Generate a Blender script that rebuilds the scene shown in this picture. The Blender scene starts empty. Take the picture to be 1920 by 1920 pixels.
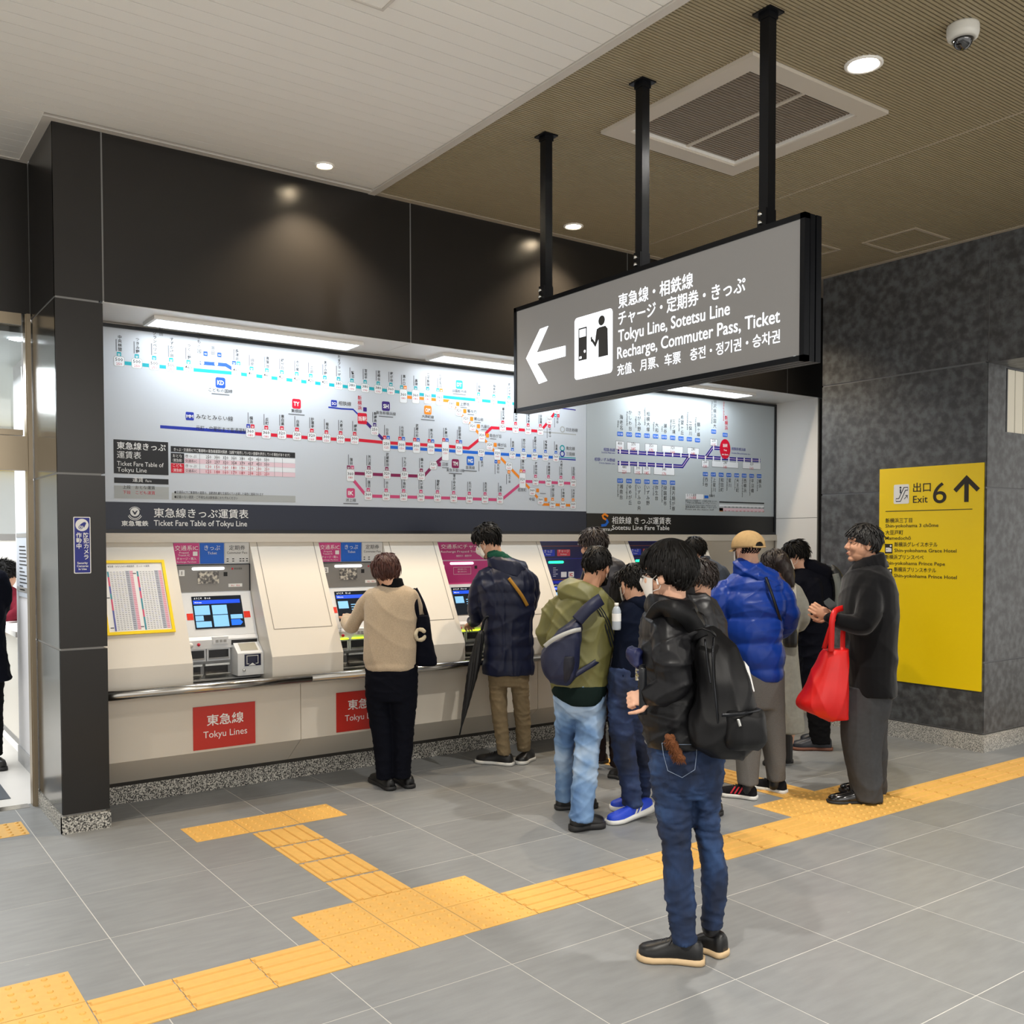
import bpy, math, random
import numpy as np
from mathutils import Vector, Matrix

S = bpy.context.scene
COL = S.collection
rnd = random.Random(7)

# ------------------------------------------------------------------ camera, world, lights, exposure
F, YAW, PIT, ROLL, CX, CY, H = 1817.04, .621873, -.0311518, -.0014, 960.0, 1068.29, 1.66
cd = bpy.data.cameras.new('camera'); cam = bpy.data.objects.new('camera', cd); COL.objects.link(cam)
cd.sensor_fit = 'HORIZONTAL'; cd.sensor_width = 36.0; cd.lens = 36.0*F/1920; cd.shift_y = (CY-960)/1920
cd.clip_start = .05; cd.clip_end = 200
_f = np.array([math.sin(YAW)*math.cos(PIT), math.cos(YAW)*math.cos(PIT), math.sin(PIT)])
_r = np.array([math.cos(YAW), -math.sin(YAW), 0]); _u = np.cross(_r, _f)
_r2 = _r*math.cos(ROLL)+_u*math.sin(ROLL); _u2 = -_r*math.sin(ROLL)+_u*math.cos(ROLL)
CM = np.array([_r2, _u2, _f])
cam.matrix_world = Matrix(((_r2[0], _u2[0], -_f[0], 0), (_r2[1], _u2[1], -_f[1], 0), (_r2[2], _u2[2], -_f[2], H), (0, 0, 0, 1)))
S.camera = cam
S.view_settings.view_transform = 'Standard'; S.view_settings.look = 'None'
S.view_settings.exposure = 0.27; S.view_settings.gamma = 1.0; S.view_settings.use_curve_mapping = False
S.cycles.max_bounces = 6; S.cycles.diffuse_bounces = 4; S.cycles.glossy_bounces = 3; S.cycles.transmission_bounces = 4
S.cycles.use_denoising = True; S.cycles.sample_clamp_indirect = 6.0
S.cycles.caustics_reflective = False; S.cycles.caustics_refractive = False
wd = bpy.data.worlds.new('world'); S.world = wd; wd.use_nodes = True
wd.node_tree.nodes['Background'].inputs[0].default_value = (1.0, .97, .92, 1)
wd.node_tree.nodes['Background'].inputs[1].default_value = 1.02

def light(name, kind, loc, power, color=(1, 1, 1), aim=(0, 0, -1), size=None, sy=None, spot=None, blend=.5, rad=.05):
    l = bpy.data.lights.new(name, kind); l.energy = power; l.color = color
    if kind == 'AREA':
        l.shape = 'RECTANGLE'; l.size = size; l.size_y = sy or size
    elif kind == 'SPOT':
        l.spot_size = math.radians(spot); l.spot_blend = blend; l.shadow_soft_size = rad
    else: l.shadow_soft_size = rad
    o = bpy.data.objects.new(name, l); COL.objects.link(o); o.location = loc
    o.rotation_euler = Vector(aim).to_track_quat('-Z', 'Y').to_euler()
    return o
WARM = (1.0, .80, .56); NEUT = (1.0, .95, .87)
# recessed ceiling downlights seen in the photograph, and the rows of the same lamps that go on behind the camera
light('downlight_lamp', 'SPOT', (2.60, 5.615, 3.96), 140, WARM, spot=112, blend=.7, rad=.045)
light('downlight_lamp', 'SPOT', (4.595, 5.625, 3.96), 140, WARM, spot=112, blend=.7, rad=.045)
light('downlight_lamp', 'SPOT', (6.59, 5.625, 3.96), 90, WARM, spot=112, blend=.7, rad=.045)
light('downlight_lamp', 'SPOT', (4.2, 2.90, 3.96), 260, NEUT, spot=125, blend=.7, rad=.06)
for x, y, p in ((4.2, -.6, 230), (7.2, .4, 220), (.8, 1.6, 260), (.8, -1.8, 170), (-1.8, 3.6, 190), (9.3, 2.4, 150), (2.2, -.6, 170)):
    light('downlight_lamp', 'SPOT', (x, y, 3.93), p, NEUT, spot=125, blend=.7, rad=.06)
# the hall goes on behind the camera; its lamps read as one wide soft source
light('hall_lamps', 'AREA', (1.5, -4.5, 3.7), 150, (1, .96, .9), aim=(.25, .8, -.55), size=6, sy=3)
# tube lamps under the alcove soffit
for x in (2.38, 4.42, 6.43):
    light('tube_lamp', 'AREA', (x, 6.17, 2.985), 6.2, (.90, .96, 1.0), size=1.30, sy=.17)
# office behind the door
light('office_lamp', 'AREA', (.3, 8.6, 2.85), 95, (.95, .98, 1.0), size=1.4, sy=2.4)

# ------------------------------------------------------------------ helpers
def C(h):
    h = h.lstrip('#'); h = h if len(h) == 6 else ''.join(c*2 for c in h); out = []
    for i in (0, 2, 4):
        c = int(h[i:i+2], 16)/255; out.append(c/12.92 if c <= .04045 else ((c+.055)/1.055)**2.4)
    return (*out, 1)
MATS = {}
def mat(name, col='#808080', rough=.5, metal=0, noise=None, bump=None, emit=None, spec=.5, sheen=0, trans=0, rand=0, ramp=None, coat=0, alpha=1, stretch=None):
    if name in MATS: return MATS[name]
    m = bpy.data.materials.new(name); m.use_nodes = True; n = m.node_tree.nodes; L = m.node_tree.links
    b = n['Principled BSDF']; b.inputs['Base Color'].default_value = C(col); b.inputs['Roughness'].default_value = rough
    b.inputs['Metallic'].default_value = metal; b.inputs['Specular IOR Level'].default_value = spec
    b.inputs['Coat Weight'].default_value = coat
    if sheen: b.inputs['Sheen Weight'].default_value = sheen; b.inputs['Sheen Roughness'].default_value = .5
    if trans: b.inputs['Transmission Weight'].default_value = trans
    if alpha < 1: b.inputs['Alpha'].default_value = alpha
    if emit: b.inputs['Emission Color'].default_value = C(emit[0]); b.inputs['Emission Strength'].default_value = emit[1]
    if noise or bump or ramp:
        g = n.new('ShaderNodeNewGeometry'); mp = n.new('ShaderNodeMapping'); L.new(g.outputs['Position'], mp.inputs[0])
        if stretch: mp.inputs['Scale'].default_value = stretch
    src = None
    if ramp:                       # (scale, detail, [(pos, hex)...])
        t = n.new('ShaderNodeTexNoise'); t.inputs['Scale'].default_value = ramp[0]; t.inputs['Detail'].default_value = ramp[1]
        L.new(mp.outputs[0], t.inputs['Vector']); r = n.new('ShaderNodeValToRGB'); L.new(t.outputs['Fac'], r.inputs[0])
        e = r.color_ramp.elements
        while len(e) < len(ramp[2]): e.new(.5)
        for i, (p, h) in enumerate(ramp[2]): e[i].position = p; e[i].color = C(h)
        src = r.outputs[0]
    if noise or rand:              # (scale, amount[, detail])
        hsv = n.new('ShaderNodeMix'); hsv.data_type = 'RGBA'; hsv.blend_type = 'MULTIPLY'; hsv.inputs['Factor'].default_value = 1
        if src: L.new(src, hsv.inputs[6])
        else: hsv.inputs[6].default_value = C(col)
        mr = n.new('ShaderNodeMapRange'); a = noise[1] if noise else 0
        mr.inputs[1].default_value = .25; mr.inputs[2].default_value = .75; mr.inputs[3].default_value = 1-a; mr.inputs[4].default_value = 1+a
        if noise:
            t = n.new('ShaderNodeTexNoise'); t.inputs['Scale'].default_value = noise[0]; t.inputs['Detail'].default_value = noise[2] if len(noise) > 2 else 4
            L.new(mp.outputs[0], t.inputs['Vector']); L.new(t.outputs['Fac'], mr.inputs[0])
        else: mr.inputs[0].default_value = .5
        out = mr.outputs[0]
        if rand:
            oi = n.new('ShaderNodeObjectInfo'); mr2 = n.new('ShaderNodeMapRange'); mr2.inputs[3].default_value = 1-rand; mr2.inputs[4].default_value = 1+rand
            L.new(oi.outputs['Random'], mr2.inputs[0]); mm = n.new('ShaderNodeMath'); mm.operation = 'MULTIPLY'
            L.new(out, mm.inputs[0]); L.new(mr2.outputs[0], mm.inputs[1]); out = mm.outputs[0]
        L.new(out, hsv.inputs[7]); src = hsv.outputs[2]
    if src: L.new(src, b.inputs['Base Color'])
    if bump:                       # (scale, distance[, strength])
        t = n.new('ShaderNodeTexNoise'); t.inputs['Scale'].default_value = bump[0]; t.inputs['Detail'].default_value = 3
        L.new(mp.outputs[0], t.inputs['Vector']); bp = n.new('ShaderNodeBump'); bp.inputs['Distance'].default_value = bump[1]
        bp.inputs['Strength'].default_value = bump[2] if len(bump) > 2 else 1
        L.new(t.outputs['Fac'], bp.inputs['Height']); L.new(bp.outputs[0], b.inputs['Normal'])
    MATS[name] = m; return m

def at(u, v, ax, val):             # the point of the plane (axis ax = val) seen at a pixel of the photograph
    d = CM.T @ np.array([(u-CX)/F, -(v-CY)/F, 1]); o = np.array([0, 0, H]); return o+(val-o[ax])/d[ax]*d
RX = np.array([math.cos(YAW), -math.sin(YAW), 0]); FY = np.array([math.sin(YAW), math.cos(YAW), 0]); UZ = np.array([0, 0, 1.])
def K(D, u, v, dd=0): return np.array([0, 0, H])+(CM.T @ np.array([(u-CX)/F, -(v-CY)/F, 1]))*(D+dd)

class MB:
    def __init__(s): s.v = []; s.f = []; s.m = []; s.cur = 0
    def add(s, vs, fs):
        b = len(s.v); s.v += [tuple(map(float, p)) for p in vs]; s.f += [tuple(b+i for i in f) for f in fs]; s.m += [s.cur]*len(fs); return s
    def box(s, x0, x1, y0, y1, z0, z1):
        return s.add([(x0, y0, z0), (x1, y0, z0), (x1, y1, z0), (x0, y1, z0), (x0, y0, z1), (x1, y0, z1), (x1, y1, z1), (x0, y1, z1)],
                     [(0, 3, 2, 1), (4, 5, 6, 7), (0, 1, 5, 4), (1, 2, 6, 5), (2, 3, 7, 6), (3, 0, 4, 7)])
    def hexa(s, a, b):             # two quads (lists of 4 points), joined
        return s.add(list(a)+list(b), [(0, 3, 2, 1), (4, 5, 6, 7), (0, 1, 5, 4), (1, 2, 6, 5), (2, 3, 7, 6), (3, 0, 4, 7)])
    def slab(s, pts, nrm, t):      # planar polygon thickened by t along nrm
        k = len(pts); a = [np.array(p, float) for p in pts]; b = [p+np.array(nrm, float)*t for p in a]
        return s.add(a+b, [tuple(range(k))[::-1], tuple(range(k, 2*k))]+[(i, (i+1) % k, k+(i+1) % k, k+i) for i in range(k)])
    def prism(s, prof, x0, x1):    # profile of (y,z) swept along x
        k = len(prof)
        return s.add([(x0, y, z) for y, z in prof]+[(x1, y, z) for y, z in prof],
                     [tuple(range(k))[::-1], tuple(range(k, 2*k))]+[(i, (i+1) % k, k+(i+1) % k, k+i) for i in range(k)])
    def loft(s, rings, caps=True):
        n = len(rings[0]); vs = [p for r in rings for p in r]; fs = []
        for i in range(len(rings)-1):
            for j in range(n):
                a = i*n+j; b = i*n+(j+1) % n; fs.append((a, b, b+n, a+n))
        if caps: fs += [tuple(range(n))[::-1], tuple((len(rings)-1)*n+j for j in range(n))]
        return s.add(vs, fs)
    def tube(s, pts, rads, n=10, flat=1.0, up=None, caps=True, dome=True):
        pts = [np.array(p, float) for p in pts]
        if np.isscalar(rads): rads = [rads]*len(pts)
        rads = list(rads)
        if dome and caps:
            d0 = pts[0]-pts[1]; d0 /= np.linalg.norm(d0)+1e-9; d1 = pts[-1]-pts[-2]; d1 /= np.linalg.norm(d1)+1e-9
            r0, r1 = rads[0], rads[-1]
            pts = [pts[0]+d0*r0*.85, pts[0]+d0*r0*.5]+pts+[pts[-1]+d1*r1*.5, pts[-1]+d1*r1*.85]
            rads = [r0*.4, r0*.84]+rads+[r1*.84, r1*.4]
        t0 = pts[1]-pts[0]; up = np.array(up if up is not None else (0, 0, 1.)); t0n = t0/(np.linalg.norm(t0)+1e-9)
        if abs(np.dot(up, t0n)) > .95: up = np.array((.3, 1, .1))
        rings = []; a = None
        for i, p in enumerate(pts):
            t = pts[min(i+1, len(pts)-1)]-pts[max(i-1, 0)]; t /= np.linalg.norm(t)+1e-9
            a = np.cross(up, t) if a is None else a-np.dot(a, t)*t
            a /= np.linalg.norm(a)+1e-9; b = np.cross(t, a)
            rings.append([p+rads[i]*(math.cos(q)*a+flat*math.sin(q)*b) for q in np.linspace(0, 2*math.pi, n, endpoint=False)])
        return s.loft(rings, caps)
    def ell(s, c, r, M3=None, nu=14, nv=9, fn=None):
        c = np.array(c, float); M3 = np.eye(3) if M3 is None else M3; rings = []
        for j in range(nv+1):
            th = math.pi*(j+.0)/nv; th = min(max(th, .06), math.pi-.06); row = []
            for i in range(nu):
                ph = 2*math.pi*i/nu; d = np.array([math.sin(th)*math.cos(ph), math.sin(th)*math.sin(ph), -math.cos(th)])
                p = d*np.array(r)
                if fn: p = fn(d, p)
                row.append(c+M3 @ p)
            rings.append(row)
        return s.loft(rings)
    def build(s, name, mats, parent=None, smooth=False, kind=None, label=None, cat=None, group=None, inv=None):
        me = bpy.data.meshes.new(name); me.from_pydata(s.v, [], s.f)
        for m in (mats if isinstance(mats, (list, tuple)) else [mats]): me.materials.append(m)
        if max(s.m, default=0): me.polygons.foreach_set('material_index', s.m)
        if smooth: me.polygons.foreach_set('use_smooth', [True]*len(s.f))
        o = bpy.data.objects.new(name, me); COL.objects.link(o)
        if parent is not None: o.parent = parent
        return tag(o, label, cat, group, kind)
def tag(o, label=None, cat=None, group=None, kind=None):
    for k, v in (('label', label), ('category', cat), ('group', group), ('kind', kind)):
        if v: o[k] = v
    return o
def empty(name, loc=(0, 0, 0), label=None, cat=None, group=None, kind=None, parent=None):
    o = bpy.data.objects.new(name, None); COL.objects.link(o); o.location = loc; o.empty_display_size = .1
    if parent is not None: o.parent = parent
    return tag(o, label, cat, group, kind)
def copy_tree(o, parent=None):
    c = o.copy(); COL.objects.link(c); c.parent = parent
    for ch in [x for x in bpy.data.objects if x.parent == o]: copy_tree(ch, c)
    return c

_TC = {}
def glyphs(s, res=2, off=0.0):
    k = (s, res, off)
    if k not in _TC:
        c = bpy.data.curves.new('t', 'FONT'); c.body = s; c.resolution_u = res; c.offset = off
        o = bpy.data.objects.new('t', c); m = o.to_mesh()
        v = np.array([x.co[:2] for x in m.vertices]) if len(m.vertices) else np.zeros((0, 2)); f = [tuple(p.vertices) for p in m.polygons]
        o.to_mesh_clear(); bpy.data.objects.remove(o); bpy.data.curves.remove(c); _TC[k] = (v, f)
    return _TC[k]
def text(mb, s, org, right, up, size, align='L', width=None, res=2, off=0.0, lift=0):
    v, f = glyphs(s, res, off)
    if not len(v): return
    x0, x1 = v[:, 0].min(), v[:, 0].max(); sx = size if width is None else width/(x1-x0)
    dx = {'L': x0, 'C': (x0+x1)/2, 'R': x1}[align]
    org = np.array(org, float); right = np.array(right, float); up = np.array(up, float); n = np.cross(right, up)
    mb.add([org+right*(a[0]-dx)*sx+up*a[1]*size+n*lift for a in v], f)
def vtext(mb, s, org, right, up, size, lift=0, res=1, pitch=1.05, off=0.0):      # characters stacked downwards from org (top centre)
    for i, ch in enumerate(s):
        text(mb, ch, np.array(org, float)-np.array(up, float)*size*(.85+i*pitch), right, up, size, 'C', lift=lift, res=res, off=off)
def rrect(cx, cz, w, h, r, k=4):
    out = []
    for sx, sz, a0 in ((1, 1, 0), (-1, 1, 90), (-1, -1, 180), (1, -1, 270)):
        for i in range(k+1):
            a = math.radians(a0+90*i/k); out.append((cx+sx*(w/2-r)+r*math.cos(a), cz+sz*(h/2-r)+r*math.sin(a)))
    return out
class Sheet:                       # flat print on a plane: org + right*a + up*b, lifted off the surface in fine steps
    def __init__(s, org, right, up): s.o = np.array(org, float); s.r = np.array(right, float); s.u = np.array(up, float); s.n = np.cross(s.r, s.u)
    def P(s, a, b, l=0): return s.o+s.r*a+s.u*b+s.n*l
    def poly(s, mb, pts, l): mb.add([s.P(a, b, l) for a, b in pts], [tuple(range(len(pts)))])
    def rect(s, mb, a0, a1, b0, b1, l): s.poly(mb, [(a0, b0), (a1, b0), (a1, b1), (a0, b1)], l)
    def rr(s, mb, a, b, w, h, r, l, k=3): s.poly(mb, rrect(a, b, w, h, r, k), l)
    def disc(s, mb, a, b, r, l, k=20, rb=None): s.poly(mb, [(a+r*math.cos(q), b+(rb or r)*math.sin(q)) for q in np.linspace(0, 2*math.pi, k, endpoint=False)], l)
    def ring(s, mb, a, b, r0, r1, l, q0=0, q1=360, k=28):
        q = [math.radians(x) for x in np.linspace(q0, q1, k)]
        vs = [s.P(a+r0*math.cos(t), b+r0*math.sin(t), l) for t in q]+[s.P(a+r1*math.cos(t), b+r1*math.sin(t), l) for t in q]
        mb.add(vs, [(i, i+k, i+k+1, i+1)[::-1] for i in range(k-1)])
    def line(s, mb, pts, w, l):
        pts = [np.array(p, float) for p in pts]; L = []; R = []
        for i, p in enumerate(pts):
            d0 = pts[i]-pts[max(i-1, 0)]; d1 = pts[min(i+1, len(pts)-1)]-pts[i]
            d0 = d0/(np.linalg.norm(d0)+1e-9); d1 = d1/(np.linalg.norm(d1)+1e-9); d = d0+d1; d /= np.linalg.norm(d)+1e-9
            c = max(.5, abs(np.dot(d, d1 if i < len(pts)-1 else d0))); nn = np.array([-d[1], d[0]])*w/2/c
            L.append(s.P(*(p+nn), l)); R.append(s.P(*(p-nn), l))
        k = len(pts); mb.add(R+L, [(i, i+1, k+i+1, k+i) for i in range(k-1)])
    def text(s, mb, t, a, b, size, align='L', l=.002, **kw): text(mb, t, s.P(a, b), s.r, s.u, size, align, lift=l, **kw)
    def vtext(s, mb, t, a, b, size, l=.002, **kw): vtext(mb, t, s.P(a, b), s.r, s.u, size, lift=l, **kw)
X3, Y3, Z3 = np.eye(3)

# ------------------------------------------------------------------ materials
M = mat
m_tile = M('floor_tile', '#888a8b', .42, noise=(9, .10, 8), rand=.06, bump=(60, .0006, .5), stretch=(.6, 2.6, 1))
def spots(m):                      # sparse dark gum marks and pale scuffs worn into the tile
    n = m.node_tree.nodes; L = m.node_tree.links; b = n['Principled BSDF']; src = b.inputs['Base Color'].links[0].from_socket
    g = n.new('ShaderNodeNewGeometry')
    for sc, lo, hi, col, st in ((1.35, .016, .022, '#3d3e3f', (1, 1, 1)), (1.9, .012, .03, '#a9abab', (1, 2.6, 1))):
        mp = n.new('ShaderNodeMapping'); mp.inputs['Scale'].default_value = st; mp.inputs['Rotation'].default_value = (0, 0, sc); L.new(g.outputs['Position'], mp.inputs[0])
        v = n.new('ShaderNodeTexVoronoi'); v.inputs['Scale'].default_value = sc; L.new(mp.outputs[0], v.inputs['Vector'])
        r = n.new('ShaderNodeMapRange'); r.inputs[1].default_value = lo; r.inputs[2].default_value = hi; r.inputs[3].default_value = .85; r.inputs[4].default_value = 0; L.new(v.outputs['Distance'], r.inputs[0])
        x = n.new('ShaderNodeMix'); x.data_type = 'RGBA'; L.new(r.outputs[0], x.inputs['Factor']); L.new(src, x.inputs[6]); x.inputs[7].default_value = C(col); src = x.outputs[2]
    L.new(src, b.inputs['Base Color'])
spots(m_tile)
m_grout = M('grout', '#c9c7c2', .8)
m_tact = M('tactile_yellow', '#e2b15c', .55, noise=(30, .05), rand=.035)
m_gran = M('granite', '#888888', .35, ramp=(120, 2, [(.40, '#2f2f2f'), (.47, '#77756f'), (.53, '#b5b2aa'), (.62, '#d8d5cc')]))
m_granj = M('granite_light', '#888888', .4, ramp=(150, 2, [(.38, '#666662'), (.46, '#9c9a94'), (.54, '#bab7b0'), (.64, '#d8d5cc')]))
m_dark = M('dark_metal_panel', '#282624', .27, metal=.2, noise=(3, .06), spec=.4)
m_steel = M('brushed_steel_panel', '#5d5953', .16, metal=.85, noise=(3, .06), stretch=(1, 1, 8))
m_reveal = M('grey_reveal', '#8b8a87', .5, metal=.3)
m_wceil = M('white_ceiling_plank', '#f6f3ec', .55, rand=.012)
m_gap = M('ceiling_gap', '#a9a59d', .7)
m_slat = M('beige_ceiling_slat', '#a89a7c', .5)
m_void = M('dark_void', '#17130f', .9)
m_trimb = M('beige_trim', '#b9ac98', .5)
m_ltrim = M('light_trim', '#d3cdc4', .5)
m_stone = M('dark_stone_panel', '#4a4a4b', .42, ramp=(16, 9, [(.38, '#414142'), (.5, '#505152'), (.64, '#606365')]), noise=(5, .12, 5), bump=(25, .0015, .6))
m_white = M('white_panel', '#e9e7e2', .35)
m_cream = M('cream_panel', '#ddd5c7', .38, noise=(2, .015))
m_crejoint = M('panel_joint', '#8a857c', .6)
m_rail = M('steel_rail', '#bdbab4', .22, metal=1.0)
m_black = M('black_frame', '#14161b', .35)
m_ink = M('black_ink', '#17181a', .6)
m_inkred = M('red_ink', '#c8203c', .6)
m_wink = M('white_ink', '#f4f4f2', .6)
m_sheet = M('fare_board_sheet', '#cdd4dc', .32)
m_navy = M('navy_band', '#22283a', .4)
m_band = M('black_band', '#131416', .4)
m_teal = M('teal_ink', '#00a7b5', .5); m_blue = M('blue_ink', '#0a50c8', .5); m_dblue = M('deep_blue_ink', '#0e2ea6', .5)
m_red = M('crimson_ink', '#d9002f', .5); m_mg = M('sky_blue_ink', '#0a66d0', .5); m_or = M('orange_ink', '#f58a0a', .5)
m_vio = M('violet_ink', '#33127a', .5); m_plum = M('plum_ink', '#85094e', .5); m_pink = M('rose_ink', '#d4487c', .5)
m_lgrey = M('pale_grey_ink', '#b3b7b6', .6); m_pk = M('pale_pink_ink', '#eccfd8', .6); m_vs = M('indigo_ink', '#2b2390', .5)
m_yellow = M('yellow_sign', '#ffdc00', .42)
m_emw = M('lamp_diffuser', '#ffffff', .5, emit=('#fff4e0', 14))
m_tube = M('tube_diffuser', '#ffffff', .5, emit=('#eef6ff', 4.5))
m_glass = M('glass', '#eef4f4', .03, trans=1.0, spec=.5)
m_chrome = M('bolt_steel', '#d0d0cc', .25, metal=1)
# ------------------------------------------------------------------ floor: slab, stone tiles, tactile paving
P = 5.888; ZC = 3.99
mb = MB(); mb.box(-1.6, 12, -.4, 6.9, -.12, -.0006); mb.cur = 1
mb.box(-5, -1.6, -3, 6.7, -.12, -.001); mb.box(-1.6, 12, -3, -.4, -.12, -.001)
floor = mb.build('floor', [m_grout, m_tile], kind='structure', label='grey stone tile floor of the station hall', cat='floor')
gx = [.961+.608*i for i in range(-4, 15)]; gy = [3.0415-.600*k for k in range(1, 6)][::-1]+[3.0415+.5925*k for k in range(0, 6)]+[6.70]
T1 = {}
for i in range(len(gx)-1):
    for j in range(len(gy)-1):
        w = gx[i+1]-gx[i]; d = gy[j+1]-gy[j]; w, d = round(w, 3), round(d, 3)
        if gx[i] > 7.4 and gy[j] > 3.9: continue
        if gx[i] > 1.1 and gy[j] > 6.36: continue
        if (w, d) not in T1:
            t = MB().box(.0022, w-.0022, .0022, d-.0022, -.1, 0).build('tile', m_tile, floor); T1[(w, d)] = t
        else: t = T1[(w, d)].copy(); COL.objects.link(t)
        t.location = (gx[i], gy[j], 0)
# tactile tiles (300 mm), domes or bars in relief
Tt = .3025
def dome_tile():
    b = MB().box(.002, Tt-.002, .002, Tt-.002, -.004, .002)
    for i in range(5):
        for j in range(5):
            cx, cy = .03+i*.0606, .03+j*.0606; n = 8
            b.loft([[(cx+r*math.cos(q), cy+r*math.sin(q), z) for q in np.linspace(0, 2*math.pi, n, endpoint=False)] for r, z in ((.0120, .0018), (.0095, .007), (.005, .009))])
    return b
def bar_tile(rot):
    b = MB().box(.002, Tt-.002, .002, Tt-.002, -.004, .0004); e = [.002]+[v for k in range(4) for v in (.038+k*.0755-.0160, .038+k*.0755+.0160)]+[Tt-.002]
    for i in range(0, 10, 2):      # plate between the bars, a fine groove added along each bar to shade its edge
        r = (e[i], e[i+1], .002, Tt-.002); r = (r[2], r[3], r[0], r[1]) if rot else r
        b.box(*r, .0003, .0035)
    for k in range(4):
        c = .038+k*.0755; a0, a1 = .008, Tt-.008
        lo = [(c-.0125, a0), (c+.0125, a0), (c+.0125, a1), (c-.0125, a1)]; hi = [(c-.0095, a0+.003), (c+.0095, a0+.003), (c+.0095, a1-.003), (c-.0095, a1-.003)]
        if rot: lo = [(y, x) for x, y in lo][::-1]; hi = [(y, x) for x, y in hi][::-1]
        b.hexa([(x, y, .0018) for x, y in lo], [(x, y, .0085) for x, y in hi])
    return b
proto = {}
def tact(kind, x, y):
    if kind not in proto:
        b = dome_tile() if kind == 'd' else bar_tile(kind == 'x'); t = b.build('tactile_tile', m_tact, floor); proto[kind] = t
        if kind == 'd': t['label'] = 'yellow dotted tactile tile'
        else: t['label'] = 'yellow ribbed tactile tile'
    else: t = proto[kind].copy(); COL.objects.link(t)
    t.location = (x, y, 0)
X0, Y0 = 1.662, 3.385
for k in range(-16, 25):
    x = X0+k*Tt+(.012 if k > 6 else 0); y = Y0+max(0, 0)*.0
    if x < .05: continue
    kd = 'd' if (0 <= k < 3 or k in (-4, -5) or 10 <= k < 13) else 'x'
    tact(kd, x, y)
for k in (0, 1, 2): tact('d', X0+k*Tt, Y0+Tt); tact('d', X0+k*Tt, 5.292)
for k in (-4, -5): tact('d', X0+k*Tt-.0, Y0+Tt)
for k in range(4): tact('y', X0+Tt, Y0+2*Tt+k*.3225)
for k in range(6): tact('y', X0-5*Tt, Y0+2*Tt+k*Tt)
for k in (0, 1, 2): tact('d', .04+k*Tt, 6.0)
for k in (10, 11, 12): tact('d', X0+k*Tt+.012, Y0+Tt)
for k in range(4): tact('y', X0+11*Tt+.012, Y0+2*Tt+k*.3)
for k in (10, 11, 12): tact('d', X0+k*Tt+.012, 5.2)

# ------------------------------------------------------------------ ceilings
mb = MB().box(-6, 3.045, -6, P, ZC+.004, ZC+.1).box(-6, 1.10, P, 6.64, ZC+.004, ZC+.1)
ceil1 = mb.build('ceiling', m_gap, kind='structure', label='white plank ceiling over the ticket machines', cat='ceiling')
pl = {}
for k in range(58):
    y1 = 6.60-k*.1; x1 = 1.045 if y1 > P-.02 else 3.035
    if y1 > P-.02 and y1-.1 < P-.05: x1 = 1.045
    if y1 < .85: break
    if x1 not in pl: t = MB().box(-2.5, x1, -.0955, 0, -.012, .004).build('plank', m_wceil, ceil1); pl[x1] = t
    else: t = pl[x1].copy(); COL.objects.link(t)
    t.location = (0, y1, ZC)
mb = MB().box(1.045, 1.095, P-.05, 6.64, ZC-.016, ZC+.004).box(1.095, 3.04, P-.05, P, ZC-.016, ZC+.004).box(-3, 1.045, 6.60, 6.64, ZC-.016, ZC+.004)
mb.build('trim_1', m_ltrim, kind='structure', label='pale edge strip where plank ceiling meets dark wall', cat='trim')
MB().box(3.04, 3.09, -2, P, ZC-.02, ZC+.004).build('trim_2', m_ltrim, kind='structure', label='pale strip between plank ceiling and slatted ceiling', cat='trim')
ceil2 = MB().box(3.09, 14, -6, 9, ZC+.03, ZC+.1).box(3.09, 14, 6.4, 9, ZC, ZC+.03).build('ceiling_slatted', m_void, kind='structure', label='dark void above the beige slatted ceiling', cat='ceiling')
HV = (3.66, 4.76, 3.135, 4.235)
mb = MB(); y = 5.83; n = 0
def cut(y):
    segs = [(3.09, 5.363), (5.375, 7.28)]
    if y < 3.88: segs[1] = (5.375, 9.6)
    if HV[2] < y < HV[3]:
        segs = [(3.09, HV[0]), (HV[1], 5.363), segs[1]]
    return segs
while y > 1.2:
    for a, b in cut(y): mb.box(a, b, y-.0125, y, ZC-.012, ZC+.018)
    y -= .02
mb.build('slats', m_slat, ceil2, kind='stuff', label='thin beige ceiling slats')
mb = MB().box(3.09, 7.33, 5.835, P, ZC-.016, ZC+.02).box(7.285, 7.33, 1.2, 5.835, ZC-.016, ZC+.02).box(7.33, 9, 5.46, P, ZC-.016, ZC+.02)
mb.build('trim_3', m_trimb, kind='structure', label='beige edge strip round the slatted ceiling', cat='trim')
MB().box(5.363, 5.375, 1.2, 5.835, ZC-.013, ZC+.02).build('trim_4', m_trimb, kind='structure', label='thin beige joint strip across the slatted ceiling', cat='trim')
# air conditioner cassette
ac = empty('ceiling_air_conditioner', (4.21, 3.685, ZC), 'large square white air conditioning cassette with beige louvred grille in the slatted ceiling', 'air conditioner')
def L(o): o.matrix_parent_inverse = o.parent.matrix_world.inverted() if False else Matrix.Translation(-o.parent.location); return o
def ringbox(mb, a, b, c, d, w, z0, z1):
    mb.box(a, b, c, c+w, z0, z1).box(a, b, d-w, d, z0, z1).box(a, a+w, c+w, d-w, z0, z1).box(b-w, b, c+w, d-w, z0, z1); return mb
m_acw = M('air_conditioner_plastic', '#cfc6b8', .5); m_louv = M('louvre_beige', '#8c7f70', .5)
L(ringbox(MB(), HV[0], HV[1], HV[2], HV[3], .115, ZC-.03, ZC+.01).build('frame', m_acw, ac))
L(ringbox(MB(), HV[0]+.115, HV[1]-.115, HV[2]+.115, HV[3]-.115, .012, ZC-.022, ZC+.06).build('inner_rim', m_wceil, ac))
mb = MB(); y = HV[2]+.135
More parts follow.
